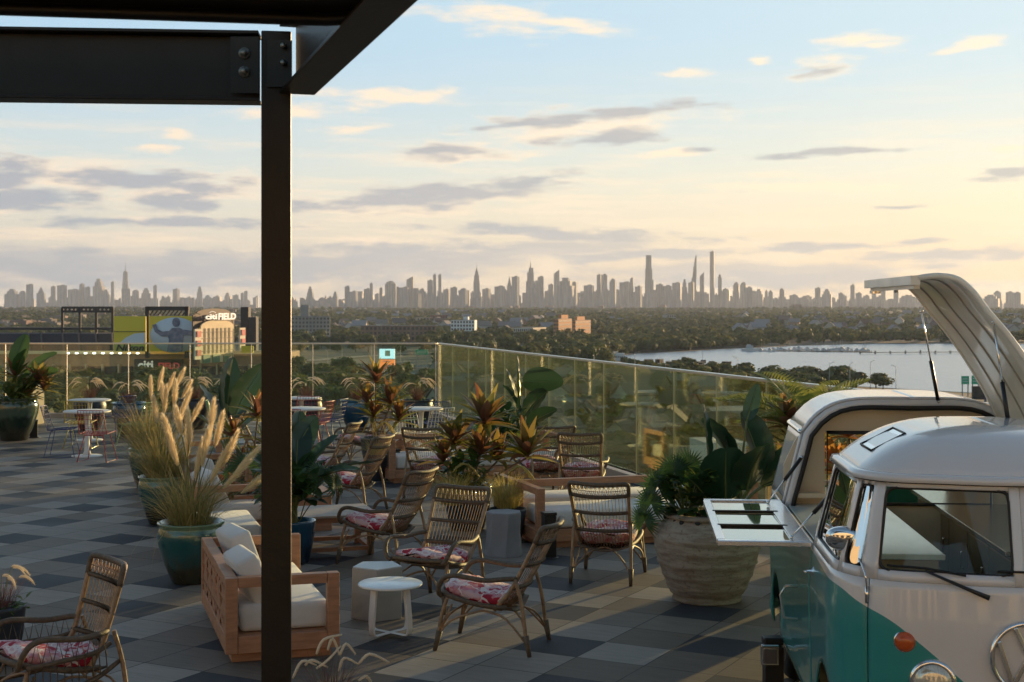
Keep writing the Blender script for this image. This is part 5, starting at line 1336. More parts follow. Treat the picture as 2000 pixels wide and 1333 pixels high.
def pampas(label, x, y, z, h, nbl, plumes, lean=.25, sc_=1.0):
    t = thing('pampas_grass', label, 'plant', (x, y, z), 0); b = MB(); tuft(b, int(nbl*1.6), h*1.1, .46, .0075, 1.5, .19); b.build('blades', GRASS, t)
    for dx, dy, hz_, L in plumes:
        base = Vector((U(-.08, .08), U(-.08, .08), 0)); top = Vector((dx, dy, hz_)); m1 = base.lerp(top, .55)-Vector((dx, dy, 0))*.18
        st_ = MB(); cv = smoothpath([base, m1, top], 5); st_.tube(cv, [.005]*len(cv), 5); so = st_.build('stem', STALK, t)
        d = (cv[-1]-cv[-3]).normalized()+Vector((U(-.12, .06), 0, .25)); pm = MB(); plume(pm, cv[-1]-d*.06, d, L*.92, .038*sc_, 620); pm.build('plume', PLUME, so)
    return t
def fountain(label, x, y, z, h=.38, n=130, np_=9, lean=1.0, group=None, leaves=True, pl=.15, m=None):
    t = thing('fountain_grass', label, 'plant', (x, y, z), 0, group); b = MB(); tuft(b, n, h, .35, .004, 1.0, .10); b.build('blades', m or PURP, t)
    for i in range(np_):
        a = U(-.9, .9)+(pi if R() < .35 else 0); r0 = U(.02, .2); L = h*U(.85, 1.15)
        base = Vector((0, 0, 0)); tip = Vector((cos(a)*r0, sin(a)*r0, L))
        cur = [tip+Vector((cos(a)*pl*q*1.0, sin(a)*pl*q*.6, pl*(.55*q-1.0*q*q))) for q in (0, .2, .4, .6, .8, 1.0)]
        pm = MB(); pm.tube(smoothpath([base, base.lerp(tip, .6)+Vector((0, 0, .02)), tip], 3), .0018, 4); so = pm.build('stem', STALK, t)
        pm = MB(); pm.tube(cur, [.004, .0095, .0105, .0095, .007, .002], 6)
        for k in range(90):
            q = R()*.98; i0 = int(q*5); f = q*5-i0; p = cur[i0].lerp(cur[i0+1], f); dd = (cur[i0+1]-cur[i0]).normalized(); o_ = dd.orthogonal(); o_.rotate(Quaternion(dd, U(0, 6.28))); o_.normalize(); s_ = dd.cross(o_)*.0012
            e = p+o_*.019+dd*.014; pm.add([p-s_, p+s_, e], [(0, 1, 2)], True)
        pm.build('plume', PLUMEW, so)
    if leaves:
        b = MB()
        for i in range(70):
            a = U(0, 6.28); rr = U(.08, .2); b.leaf((cos(a)*rr, sin(a)*rr, U(-.06, .05)), U(0, 6.28), U(-.2, .9), U(.04, .08), .035, .4, .2, 3)
        b.build('trailing_leaves', SMALL, t)
    return t
def paddle_plant(label, x, y, z, leaves, m=BIGL, name='banana_plant'):
    """leaves: (dx, dy, h of blade base, yaw, pitch, length, width, droop, roll)"""
    t = thing(name, label, 'plant', (x, y, z), 0); 
    for dx, dy, hz_, yaw, pit, L, wd, dr, rl in leaves:
        b = MB(); base = Vector((U(-.05, .05), U(-.05, .05), -.02)); top = Vector((dx, dy, hz_))
        b.tube(smoothpath([base, base.lerp(top, .5)+Vector((-dx*.18, -dy*.18, 0)), top], 4), [.019]*3+[.014]*3+[.008]*3, 6); st_ = b.build('stalk', STALK, t)
        b = MB(); rows = []; p = top.copy(); an = pit; h = Vector((cos(yaw), sin(yaw), 0)); side = Vector((-sin(yaw), cos(yaw), 0)); n = 14
        ph = U(0, 6)
        for i in range(n+1):
            q = i/n; w = wd*.62*(max(0, sin(pi*(q*.97+.015)**.8)))**.55; up = Vector((-h.x*sin(an), -h.y*sin(an), cos(an)))
            sv = side*cos(rl)+up*sin(rl); uv = up*cos(rl)-side*sin(rl); row = []
            for j in range(-4, 5):
                f = j/4; row.append(p+sv*(w*f)+uv*(abs(f)**1.2*w*.30+.006*sin(q*26+ph+j)*abs(f)+.05*f*f*w*sin(ph+q*5)))
            rows.append(row); p = p+(h*cos(an)+Vector((0, 0, sin(an))))*(L/n); an -= dr/n
        b.grid(rows); b.tube([r_[4]-Vector((0, 0, .002)) for r_ in rows[:-1]], [.008*(1-k/n)+.002 for k in range(n)], 5, mi=1); b.build('leaf', [m, STALK], st_)
    return t
def rosette(mb, c, n, L, w, tilt=(0, 0), lo=.0, hi=1.4, droop=.55):
    for i in range(n):
        q = i/n; yaw = i*2.399+U(-.2, .2); pit = lo+(hi-lo)*q+U(-.12, .12)
        mb.leaf(c+Vector((tilt[0]*.02, tilt[1]*.02, q*.05)), yaw, pit, L*U(.8, 1.15)*(1-.15*q), w*U(1.05, 1.45), droop*U(.4, 1.2), .32, 7, 'lance', roll=U(-.3, .3))
def cordyline(label, x, y, z, heads, m=None, name='cordyline', red=True):
    t = thing(name, label, 'plant', (x, y, z), U(-.2, .2)); 
    for dx, dy, hz_, n, L, w in heads:
        b = MB(); top = Vector((dx, dy, hz_)); b.tube(smoothpath([(dx*.2, dy*.2, -.02), (dx*.5, dy*.5, hz_*.5), top], 3), .011, 6); so = b.build('stalk', STALKB, t)
        b = MB(); rosette(b, top, n, L, w); b.build('leaf_rosette', m or CORD, so)
        if red:
            b = MB(); rosette(b, top+Vector((0, 0, .04)), 5, L*.62, w*.75, lo=.9, hi=1.5, droop=.15); b.build('young_leaves', CORDR, so)
    return t
def fan_palm(label, x, y, z, fans, m=PALM):
    t = thing('fan_palm', label, 'plant', (x, y, z), 0)
    for dx, dy, hz_, yaw, tilt, r_ in fans:
        b = MB(); top = Vector((dx, dy, hz_)); b.tube([(0, 0, 0), (dx*.4, dy*.4, hz_*.6), top], .006, 5); so = b.build('stalk', STALK, t); b = MB()
        nrm = Vector((cos(yaw)*cos(tilt), sin(yaw)*cos(tilt), sin(tilt))); a = nrm.orthogonal().normalized(); c2 = nrm.cross(a)
        up = Vector((0, 0, 1))-nrm*nrm.z; a = up.normalized() if up.length > .1 else a; c2 = nrm.cross(a); n = 30
        for k in range(n):
            an = -2.5+5.0*k/(n-1); d = a*cos(an)+c2*sin(an); s_ = nrm.cross(d); w = .011
            L = r_*U(.85, 1.05); q1 = top+d*L*.45+nrm*.01; q2 = top+d*L-nrm*.03*r_/.3+Vector((0, 0, -.02*R()))
            b.add([top, q1-s_*w, q1+nrm*.006, q1+s_*w, q2], [(0, 1, 2), (0, 2, 3), (1, 4, 2), (2, 4, 3)], False)
        b.build('fan_leaf', m, so)
    return t
def feather_palm(label, x, y, z, fronds, m=PALMY, name='feather_palm'):
    t = thing(name, label, 'plant', (x, y, z), 0)
    for yaw, pit, L, droop in fronds:
        b = MB(); p = Vector((0, 0, 0)); an = pit; h = Vector((cos(yaw), sin(yaw), 0)); side = Vector((-sin(yaw), cos(yaw), 0)); n = 26; ra = [p.copy()]
        for i in range(n):
            d = h*cos(an)+Vector((0, 0, sin(an))); p = p+d*(L/n); ra.append(p.copy()); an -= droop/n
            if i > 5:
                up = Vector((-h.x*sin(an), -h.y*sin(an), cos(an))); q = (i-5)/(n-5); LL = L*.30*(sin(pi*(q*.8+.15)))**.7
                for s_ in (-1, 1):
                    dd = (side*s_*.85+d*.55+up*.42).normalized(); e = p+dd*LL+Vector((0, 0, -.18*LL)); w = d*.015; mdp = p+dd*LL*.5
                    b.add([p-w*.5, mdp-w, e, mdp+w], [(0, 1, 2, 3)], False)
        b.tube(ra, [.008*(1-i/(n+1))+.002 for i in range(n+1)], 5); b.build('frond', m, t)
    return t
def bush(label, x, y, z, n, r_, h, L, w, m, name='leafy_plant', kind='lance'):
    t = thing(name, label, 'plant', (x, y, z), 0); b = MB()
    for i in range(n):
        a = U(0, 6.28); rr = r_*R()**.6; zz = h*R(); b.leaf((cos(a)*rr*.8, sin(a)*rr*.8, zz), a+U(-.9, .9), U(-.2, 1.2), L*U(.7, 1.2), w*U(.8, 1.2), .6, .15, 4, kind)
    b.build('leaves', m, t); b = MB()
    for i in range(9):
        a = U(0, 6.28); b.tube([(0, 0, 0), (cos(a)*r_*.35, sin(a)*r_*.35, h*.5), (cos(a)*r_*.6, sin(a)*r_*.6, h*.9)], .006, 5)
    b.build('stems', STALK, t); return t
# front row of teal jars with pampas
pot('largest teal glazed jar in the foreground row, left of the lattice-backed sofa', -2.9, 12.85, .30, .55, TEALG)
pampas('pampas grass with cream plumes rising from the largest teal jar', -2.9, 12.85, .50, .62, 300,
       [(-.14, 0, .62, .34), (-.04, .05, .70, .36), (.05, 0, .50, .40), (.12, -.05, .62, .40), (.22, .05, .78, .36), (.20, 0, .46, .40), (.34, -.04, .40, .40), (.42, .1, .52, .36), (.30, .05, .60, .38), (-.20, .05, .80, .30), (-.10, 0, .90, .28), (.16, .1, .92, .32), (.0, -.08, .82, .36), (.50, 0, .34, .34), (.10, .1, .70, .30)], sc_=1.0)
pot('middle teal glazed jar of the row, half hidden by the largest one', -4.0, 16.3, .28, .55, TEALG)
pampas('pampas grass with upright plumes in the middle teal jar', -4.0, 16.3, .50, .80, 380, [(-.08, 0, .72, .34), (.02, 0, .84, .34), (.12, .05, .90, .34), (.22, 0, .80, .36), (.34, 0, .70, .36), (.16, .1, .66, .34), (-.02, .1, .92, .28)])
pot('farthest teal glazed jar of the row, glowing olive on its left side', -5.0, 19.5, .25, .55, TEALG)
pampas('pampas grass with short plumes in the farthest teal jar of the row', -5.0, 19.5, .50, .78, 360, [(.05, 0, .78, .34), (.16, 0, .90, .34), (.28, 0, .84, .34), (.40, 0, .92, .34), (.50, 0, .78, .30)])
pot('blue glazed pot just right of the steel post', -2.12, 13.8, .215, .42, BLUEG, 'tub')
paddle_plant('dark big-leaved plant in the blue pot behind the steel post', -2.12, 13.8, .38,
    [(.10, 0, .42, .2, 1.15, .55, .20, .5, .3), (.02, .05, .55, 1.6, 1.3, .60, .22, .5, .5), (-.15, 0, .40, 2.7, .9, .50, .2, .7, 0), (.14, -.1, .40, -.3, .55, .58, .17, .6, .2), (-.08, -.1, .50, -2.0, 1.2, .52, .2, .6, 0), (.2, .1, .48, .5, .25, .62, .15, .3, -.2), (.0, .1, .62, .9, 1.25, .5, .2, .7, 1.0), (-.2, .1, .45, 2.2, 1.2, .6, .2, .6, .8)])
bush('bushy split-leaved green plant around the blue pot', -2.12, 13.75, .62, 130, .36, .36, .20, .12, PALM, 'split_leaf_plant', 'paddle')
fan_palm('small fan palm leaning right from the blue pot', -2.05, 13.7, .42, [(.22, -.12, .44, -.9, .5, .24), (.36, -.05, .36, -.4, .1, .2), (-.3, -.1, .40, -2.4, .4, .24), (-.2, -.2, .25, -2, .1, .24)])
# big plants of the seating group on the left
pot('dark planter hidden behind the golden plumes', -3.75, 18.6, .3, .55, SLATE, 'tub')
paddle_plant('tall dark banana leaves rising behind the golden plumes left of the post', -3.75, 18.6, .5,
    [(.0, 0, .62, 1.4, 1.35, .75, .26, .3, .9), (.12, 0, .55, .3, 1.2, .80, .27, .4, 1.2), (-.12, 0, .5, 2.4, 1.1, .62, .22, .5, .5), (.2, .1, .38, .2, .8, .7, .22, .6, .2), (.05, -.1, .72, -.8, 1.45, .6, .2, .2, .8), (-.15, .1, .35, 2.9, .8, .6, .2, .7, .3)])
cordyline('red and orange cordyline partly hidden by the left edge of the steel post', -3.25, 17.6, .15, [(.1, 0, .95, 22, .42, .07), (-.2, 0, .70, 18, .36, .06), (.25, -.1, .55, 20, .40, .07), (-.05, -.1, .35, 18, .34, .06)])
pot('dark round pot of the cordyline beside the fire table', -3.25, 17.6, .24, .42, SLATE, 'tub')
bush('low reddish foliage between the teal jars and the fire table', -3.1, 15.6, .1, 120, .35, .5, .26, .05, BURG, 'croton')
pot('low dark bowl under the reddish foliage', -3.1, 15.6, .2, .3, SLATE, 'tub')
fan_palm('fan palm with yellow-green leaves low beside the fire table', -2.95, 15.9, .25, [(0, 0, .45, -1.5, .4, .3), (.25, -.1, .3, -.8, .3, .28), (-.2, 0, .35, -2.3, .4, .28)])
pot('dark bowl of the low yellow-green fan palm', -2.95, 15.9, .17, .27, SLATE, 'tub')
# the tall red-leaved group in the middle distance
pot('dark slate pot with golden grass beside the black lantern', -1.93, 20.3, .155, .38, SLATE, 'tub')
t_ = thing('golden_grass', 'golden feather grass spilling over the dark slate pot', 'plant', (-1.93, 20.3, .34)); b = MB(); tuft(b, 420, .36, .5, .004, 1.6, .1); b.build('blades', GOLD, t_)
b = MB(); 
for i in range(9):
    a = U(0, 6.28); c = [Vector((cos(a)*q*.28, sin(a)*q*.2, .36+.16*sin(q*3.0)-.05*q)) for q in (0, .25, .5, .75, 1)]; b.tube(c, .006, 5)
b.build('seed_heads', GOLD, t_)
pot('slate pot behind the golden grass carrying the tall red-leaved plant', -2.05, 21.6, .25, .5, SLATE, 'tub')
cordyline('tall cordyline with orange shoots between the steel post and the railing corner', -2.05, 21.4, .45,
    [(0, 0, .88, 26, .48, .075), (.22, 0, .55, 22, .44, .07), (-.15, .1, .55, 20, .4, .07), (.35, 0, .30, 22, .42, .07), (-.02, -.1, .35, 18, .4, .06)])
# dark planter with the large cordylines, centre
pot('blue-black pot behind the centre rattan chair', -.50, 15.9, .28, .50, BLUEG, 'tub')
cordyline('broad cordyline with red and olive leaves behind the centre rattan chairs', -.46, 15.8, .45,
    [(-.18, 0, .50, 26, .42, .075), (.16, 0, .72, 30, .50, .085), (.62, -.1, .36, 30, .46, .085), (.10, -.1, .38, 22, .42, .08), (-.30, 0, .30, 20, .36, .07), (.30, .1, .30, 20, .4, .08)])
bush('dark leathery leaves under the broad cordyline', -.52, 15.85, .42, 90, .30, .38, .2, .09, PALM, 'dark_leaf_plant', 'paddle')
for dx, lb in ((-.10, 'clump of golden grass at the left under the broad cordyline'), (.50, 'clump of golden grass with curled seed heads above the grey stool')):
    t_ = thing('golden_grass', lb, 'plant', (-.55+dx, 15.45-.5*max(0, dx), .34)); b = MB(); tuft(b, 620, .42, .34, .005, 1.1, .13); b.build('blades', GOLD, t_)
    b = MB()
    for i in range(9):
        a = U(-.8, .8); c = [Vector((cos(a)*q*.30, sin(a)*q*.2, .34+.13*sin(q*3.0)-.06*q)) for q in (0, .2, .4, .6, .8, 1)]; b.tube(c, [.005, .009, .010, .009, .007, .003], 6)
    b.build('seed_heads', GOLD, t_)
pot('black pot behind the grey faceted stool holding golden grass', -.05, 15.0, .2, .36, SLATE, 'tub')
# grey square planter with banana plant
t = thing('square_planter', 'tall grey tapered planter with the banana plant, behind the cordylines', 'planter', (.06, 21.0, 0), .25)
b = MB(); vs = [Vector((a*q, c*q, z)) for z, q in ((0, .17), (.58, .235)) for a, c in ((-1, -1), (1, -1), (1, 1), (-1, 1))]; b.add(vs, [(3, 2, 1, 0), (0, 1, 5, 4), (1, 2, 6, 5), (2, 3, 7, 6), (3, 0, 4, 7)]); b.build('body', GREYP, t, bevel=.01)
b = MB(); b.box((0, 0, .545), (.44, .44, .02)); b.build('soil', SOIL, t)
paddle_plant('banana plant with a broad bright leaf pointing right, in the grey square planter', .10, 21.0, .56,
    [(.06, 0, .80, .05, .10, .60, .34, .25, -1.15), (.0, 0, .50, 1.9, 1.35, .72, .22, -.2, 1.2), (.10, 0, .30, .4, .95, .52, .30, .3, -1.1), (.12, -.05, .18, .15, .55, .50, .24, .2, -.9), (-.03, 0, .45, 2.3, 1.3, .60, .16, .3, .6), (.02, -.1, .36, 2.6, 1.15, .5, .16, .5, .8)])
fan_palm('small fan palm at the left of the grey square planter', -.12, 20.8, .56, [(-.22, -.05, .32, -1.5, .35, .26), (-.30, 0, .18, -1.9, .25, .24), (-.10, -.1, .2, -1.3, .3, .22)])
bush('bright green broad-leaved plant in the grey square planter', -.10, 20.85, .56, 90, .24, .42, .17, .1, PALM, 'broadleaf_plant', 'paddle')
bush('lime green leafy plant low in the grey square planter', .0, 20.7, .50, 50, .22, .22, .16, .08, SMALL, 'lime_plant', 'paddle')
# big terracotta pot
STONE = stone_mat()
PX, PY = 1.66, 12.1
pot('huge ribbed weathered terracotta pot next to the bus', PX, PY, .455, .74, STONE, 'big')
b = MB()
t = thing('lava_mulch', 'black pebbles covering the soil of the huge terracotta pot', 'pebbles', (PX, PY, .68)); t['kind'] = 'stuff'
for i in range(260):
    a = U(0, 6.28); rr = .36*sqrt(R()); q = U(.014, .03); b.sphere((cos(a)*rr, sin(a)*rr, U(0, .03)), (q, q*U(.7, 1.2), q*.7), 5, 4)
b.build('pebbles', LAVA, t)
paddle_plant('tall dark bird-of-paradise plant in the huge terracotta pot', PX+.24, PY+.02, .66,
    [(.10, 0, .86, .75, 1.15, .34, .11, .1, .9), (-.22, 0, .48, 1.9, 1.38, .52, .17, .1, .9), (.24, 0, .40, 2.2, 1.25, .58, .32, .35, 1.35), (-.05, 0, .42, 1.6, 1.3, .36, .16, .2, 1.0), (-.10, -.12, .20, -1.7, 1.25, .55, .34, .5, .15),
     (.08, -.12, .28, -1.2, 1.2, .52, .28, .6, .2), (.22, -.05, .30, -.25, .45, .46, .22, .5, -.6), (.25, -.06, .12, -.3, .05, .42, .24, .35, -.5), (.0, .1, .45, 2.6, 1.2, .5, .26, .6, .8), (.30, .02, .36, .1, .9, .40, .26, .9, -.9), (-.2, -.1, .10, -2.4, 1.0, .44, .24, .5, 0)])
fan_palm('fan palm with spiky dark leaves on the left of the huge terracotta pot', PX-.18, PY, .66, [(-.10, 0, .42, -1.5, .3, .22), (.02, .05, .46, -1.4, .2, .20), (-.30, -.05, .16, -2.2, .1, .20), (-.24, 0, .30, -1.9, .3, .2), (-.36, -.08, .02, -2.3, -.1, .18)])
bush('round-leaved green plant crowding the left of the huge terracotta pot', PX-.18, PY-.02, .70, 150, .27, .34, .14, .10, PALM, 'broadleaf_plant', 'paddle')
bush('lime green leaves at the centre of the huge terracotta pot', PX-.06, PY-.05, .82, 34, .10, .22, .16, .07, PALMY, 'lime_plant', 'paddle')
t_ = thing('golden_grass', 'golden grass at the back of the huge terracotta pot', 'plant', (PX+.12, PY+.18, .68)); b = MB(); tuft(b, 200, .30, .6, .004, 1.0, .2); b.build('blades', GOLD, t_)
# planting behind the bus
QX, QY = 2.85, 13.3
pot('large dark pot hidden behind the bus roof opening', QX, QY, .42, .62, DKGL, 'tub')
tp_ = feather_palm('sunlit yellow-green feather palm rising behind the bus roof', QX-.10, QY, 1.22, [(a, U(.8, 1.35), U(.70, .95), U(.9, 1.6)) for a in [i*.35 for i in range(18)]])
b = MB(); b.tube([(0, 0, -.5), (.02, 0, -.2), (0, 0, .02)], [.03, .025, .018], 8); b.build('trunk', STALKB, tp_)
cordyline('orange-red cordyline between the palm and the bus', QX-.22, QY-.35, .5, [(-.12, 0, .88, 24, .36, .07), (.12, -.05, .55, 24, .42, .07), (-.15, .05, .35, 20, .4, .07), (-.05, -.1, .62, 22, .40, .08)], m=CORD)
cordyline('bright orange-leaved cordyline seen through the open back of the bus', QX+.22, QY-.75, .35, [(-.10, 0, .98, 22, .40, .09), (-.22, 0, .66, 22, .38, .08), (.10, 0, .55, 20, .36, .08)], m=CORDR)
pot('dark pot behind the rear window of the bus', QX+.22, QY-.75, .24, .38, SLATE, 'tub')
# far left pot
pot('very large dark green glazed pot at the left edge of the picture', -9.25, 26.4, .45, .80, DKGL)
paddle_plant('big mixed leafy banana plant in the dark green pot at the left edge', -9.25, 26.4, .75,
    [(0, 0, .55, 1.2, 1.25, .75, .26, .4, .8), (.2, 0, .4, .2, .9, .75, .28, .5, .5), (.25, 0, .25, -.2, .7, .7, .26, .6, .8), (-.2, 0, .4, 2.8, 1.0, .7, .26, .6, .3), (.1, -.1, .5, -.8, 1.1, .6, .24, .5, .3)], m=PALM)
cordyline('dark red cordyline drooping right from the dark green pot at the left edge', -9.0, 26.3, .7, [(.25, 0, .38, 26, .5, .08), (-.2, 0, .45, 22, .5, .08), (.1, -.1, .1, 22, .4, .08), (.38, 0, .22, 20, .46, .08)], red=True)
feather_palm('bright green palm fronds in the dark green pot at the left edge', -9.1, 26.2, .75, [(a, U(.7, 1.2), U(.5, .8), U(.6, 1.2)) for a in [-.8, -.3, .2, .7, 1.4, 2.2]], m=PALM)
bush('bright green foliage over the rim of the dark green pot at the left edge', -9.2, 26.2, .72, 160, .42, .35, .22, .08, SMALL, 'leafy_plant')
# planters along the far railing with fountain grass
for px, D, lb, m_ in ((175, 28.6, 'behind the yellow wire chair at the far left', SLATE), (252, 27.6, 'in the dark blue pot at the far left', BLUEG), (455, 28.4, 'left of the steel post by the far railing', SLATE), (597, 28.6, 'right of the steel post by the far railing', SLATE),
                      (697, 28.4, 'left of the tall red-leaved plant by the far railing', BLUEG), (814, 28.4, 'above the table at the railing corner', SLATE), (380, 28.8, 'between the pampas and the banana leaves by the far railing', SLATE)):
    x, y = V(px, 700, D).to_2d(); pot('dark pot of fountain grass '+lb, x, y, .33, .62, m_)
    fountain('purple fountain grass with curled pale plumes '+lb, x, y, .58, .40, 260, 13, pl=.24)
# near fountain grasses
pot('slate pot at the bottom edge of the picture, right of the steel post', -1.08, 8.45, .2, .20, SLATE, 'tub')
fountain('fountain grass with curled cream plumes at the bottom edge, right of the steel post', -1.08, 8.45, .12, .34, 170, 0, leaves=False)
t_ = bpy.data.objects.get('fountain_grass.007') or [o for o in COL.objects if o.name.startswith('fountain_grass')][-1]
for px0, py0, px1, py1, px2, py2 in ((572, 1325, 590, 1292, 618, 1300), (618, 1278, 632, 1250, 668, 1240), (640, 1270, 650, 1248, 664, 1282), (618, 1306, 640, 1290, 666, 1262), (664, 1280, 676, 1258, 694, 1278), (662, 1312, 672, 1286, 700, 1298), (700, 1298, 722, 1278, 760, 1294), (596, 1300, 610, 1290, 640, 1304), (700, 1330, 716, 1322, 728, 1340)):
    D = 8.45+U(-.08, .08); P_ = smoothpath([V(px0, py0, D)-t_.location, V(px1, py1, D)-t_.location, V(px2, py2, D+.05)-t_.location], 4)
    b = MB(); b.tube(smoothpath([(U(-.05, .05), 0, 0), P_[0].lerp(Vector((0, 0, .1)), .3), P_[0]], 2), .0015, 4); so = b.build('stem', STALK, t_)
    b = MB(); n_ = len(P_); b.tube(P_, [.005+.004*sin(pi*min(1, .15+k/n_)) for k in range(n_)], 6)
    for k in range(170):
        i0 = random.randrange(n_-1); p = P_[i0].lerp(P_[i0+1], R()); dd = (P_[i0+1]-P_[i0]).normalized(); o_ = dd.orthogonal(); o_.rotate(Quaternion(dd, U(0, 6.28))); o_.normalize(); s_ = dd.cross(o_)*.0009
        e = p+o_*.014+dd*.008; b.add([p-s_, p+s_, e], [(0, 1, 2)], True)
    b.build('plume', PLUMEW, so)
x, y = -3.58, 9.95
pot('small slate pot at the left edge of the picture behind the tub chair', x, y, .17, .40, SLATE, 'tub')
fountain('purple grass and small green leaves in the slate pot at the left edge', x, y, .38, .26, 120, 6, pl=.12)
# ---------------------------------------------------------------- vintage food bus
BW = radians(-5)
bus = thing('vintage_bus', 'vintage white and turquoise camper bus with lifted roof lid and folded-out side flap', 'bus', (2.33, 6.45, 0), BW)
def bpaint():
    m = bpy.data.materials.new('two_tone_paint'); m.use_nodes = True; nt = m.node_tree; b = nt.nodes['Principled BSDF']
    tc = N(nt, 'ShaderNodeTexCoord'); sp = N(nt, 'ShaderNodeSeparateXYZ'); nt.links.new(tc.outputs['Object'], sp.inputs[0])
    ax = M_(nt, 'ABSOLUTE', sp.outputs[0])
    cr = N(nt, 'ShaderNodeFloatCurve'); c = cr.mapping.curves[0]; pts = [(0, .46), (.10, .58), (.18, .69), (.31, .815), (.45, .935), (.58, 1.035), (.72, 1.105), (.80, 1.155), (1.0, 1.18)]
    c.points[0].location = pts[0]; c.points[1].location = (pts[-1][0], pts[-1][1]/1.25)
    c.points[0].location = (pts[0][0], pts[0][1]/1.25)
    for p in pts[1:-1]: c.points.new(p[0], p[1]/1.25)
    cr.mapping.update(); nt.links.new(ax, cr.inputs['Value'])
    z = M_(nt, 'MULTIPLY', cr.outputs[0], 1.25)
    side = MR(nt, sp.outputs[1], .45, 1.1); zz = N(nt, 'ShaderNodeMix'); nt.links.new(side, zz.inputs[0]); nt.links.new(z, zz.inputs[2]); zz.inputs[3].default_value = 1.18
    f = M_(nt, 'GREATER_THAN', sp.outputs[2], zz.outputs[0])
    nz = N(nt, 'ShaderNodeTexNoise'); nz.inputs['Scale'].default_value = 3; nz.inputs['Detail'].default_value = 6; nt.links.new(tc.outputs['Object'], nz.inputs['Vector'])
    teal = MIXC(nt, nz.outputs[0], (.022, .245, .235), (.030, .29, .27)); nt.links.new(MIXC(nt, f, teal, (.70, .68, .66)), b.inputs['Base Color'])
    b.inputs['Roughness'].default_value = .28; b.inputs['Coat Weight'].default_value = .8; b.inputs['Coat Roughness'].default_value = .06
    bp = N(nt, 'ShaderNodeBump'); bp.inputs['Strength'].default_value = .12; bp.inputs['Distance'].default_value = .03; nt.links.new(nz.outputs[0], bp.inputs['Height']); nt.links.new(bp.outputs[0], b.inputs['Normal'])
    return m
PAINTB = bpaint()
PW_ = mat('bus_white', (.70, .69, .69), .25, coat=.8)
PIN = mat('bus_cream_interior', (.66, .54, .37), .45, coat=.2)
SEAL = mat('rubber_seal', (.015, .013, .012), .55)
BGL = glass_mat('bus_glass', (.88, .92, .86), (.5, .5, .3), .01, .01, 1.0)
HWB, LEN = .82, 4.0
def outline():
    """plan outline from centre front to centre back along the left side (x negative), arc-length samples (x, y, nx, ny)"""
    pts = []
    rf, rb = .42, .55; bow = .07
    for i in range(9):
        u = i/8*(HWB-rf); pts.append((-u, bow*(u/(HWB-rf))**2))
    for i in range(1, 11):
        a = pi/2*i/10; pts.append((-(HWB-rf)-rf*sin(a), bow+rf-rf*cos(a)*1.0))
    y0 = bow+rf
    for i in range(1, 25): pts.append((-HWB, y0+(LEN-rb-y0)*i/24))
    for i in range(1, 11):
        a = pi/2*i/10; pts.append((-(HWB-rb)-rb*cos(a), LEN-rb+rb*sin(a)))
    for i in range(1, 9): pts.append((-(HWB-rb)*(1-i/8), LEN))
    return pts
OUT = outline(); AL = [0]
for i in range(1, len(OUT)): AL.append(AL[-1]+math.hypot(OUT[i][0]-OUT[i-1][0], OUT[i][1]-OUT[i-1][1]))
def plan(s):
    sg = -1 if s < 0 else 1; s_ = min(abs(s), AL[-1]-1e-6); i = 0
    while AL[i+1] < s_: i += 1
    f = (s_-AL[i])/(AL[i+1]-AL[i]); a, b_ = OUT[i], OUT[i+1]
    x, y = a[0]+(b_[0]-a[0])*f, a[1]+(b_[1]-a[1])*f
    # smoothed normal
    i0, i1 = max(i-1, 0), min(i+2, len(OUT)-1); tx, ty = OUT[i1][0]-OUT[i0][0], OUT[i1][1]-OUT[i0][1]; l = math.hypot(tx, ty); nx, ny = -ty/l*-1, tx/l*-1
    nx, ny = ( ty/l, -tx/l)
    if nx*(x)+ny*(y-LEN/2) > 0: nx, ny = -nx, -ny     # inward
    if i0 == 0 and x > -.05: nx, ny = 0, 1
    # positive s is the left side as seen from the front camera (x negative)
    return (x*sg, y, nx*sg, ny)
def inset(z, y):
    if z < .45: d = .05*((.45-z)/.2)**2
    elif z < 1.0: d = .012*((1.0-z)/.55)
    elif z < 1.22: d = .02*((z-1.0)/.22)**1.5
    else: d = .02+.26*(z-1.22)
    return d
def SP(s, z, off=0.0):
    x, y, nx, ny = plan(s); d = inset(z, y)-off
    return Vector((x+nx*d, y+ny*d, z))
def skin(name, s0, s1, z0, z1, m, ns=24, nz_=12, parent=bus, off=0.0, solid=.012, skip=None):
    b = MB(); b.grid([[SP(s0+(s1-s0)*j/ns, z0+(z1-z0)*i/nz_, off) for j in range(ns+1)] for i in range(nz_+1)])
    return b.build(name, m, parent, solid=solid)
ZB, ZG = 1.215, 1.68          # belt and gutter heights
SF = AL[-1]
def s_at(y):                   # arc position on the side where plan y = y
    for i in range(len(OUT)-1):
        if OUT[i+1][1] >= y and OUT[i][1] <= y and OUT[i+1][0] < -.3: return AL[i]+(y-OUT[i][1])/(OUT[i+1][1]-OUT[i][1]+1e-9)*(AL[i+1]-AL[i])
    return AL[-1]
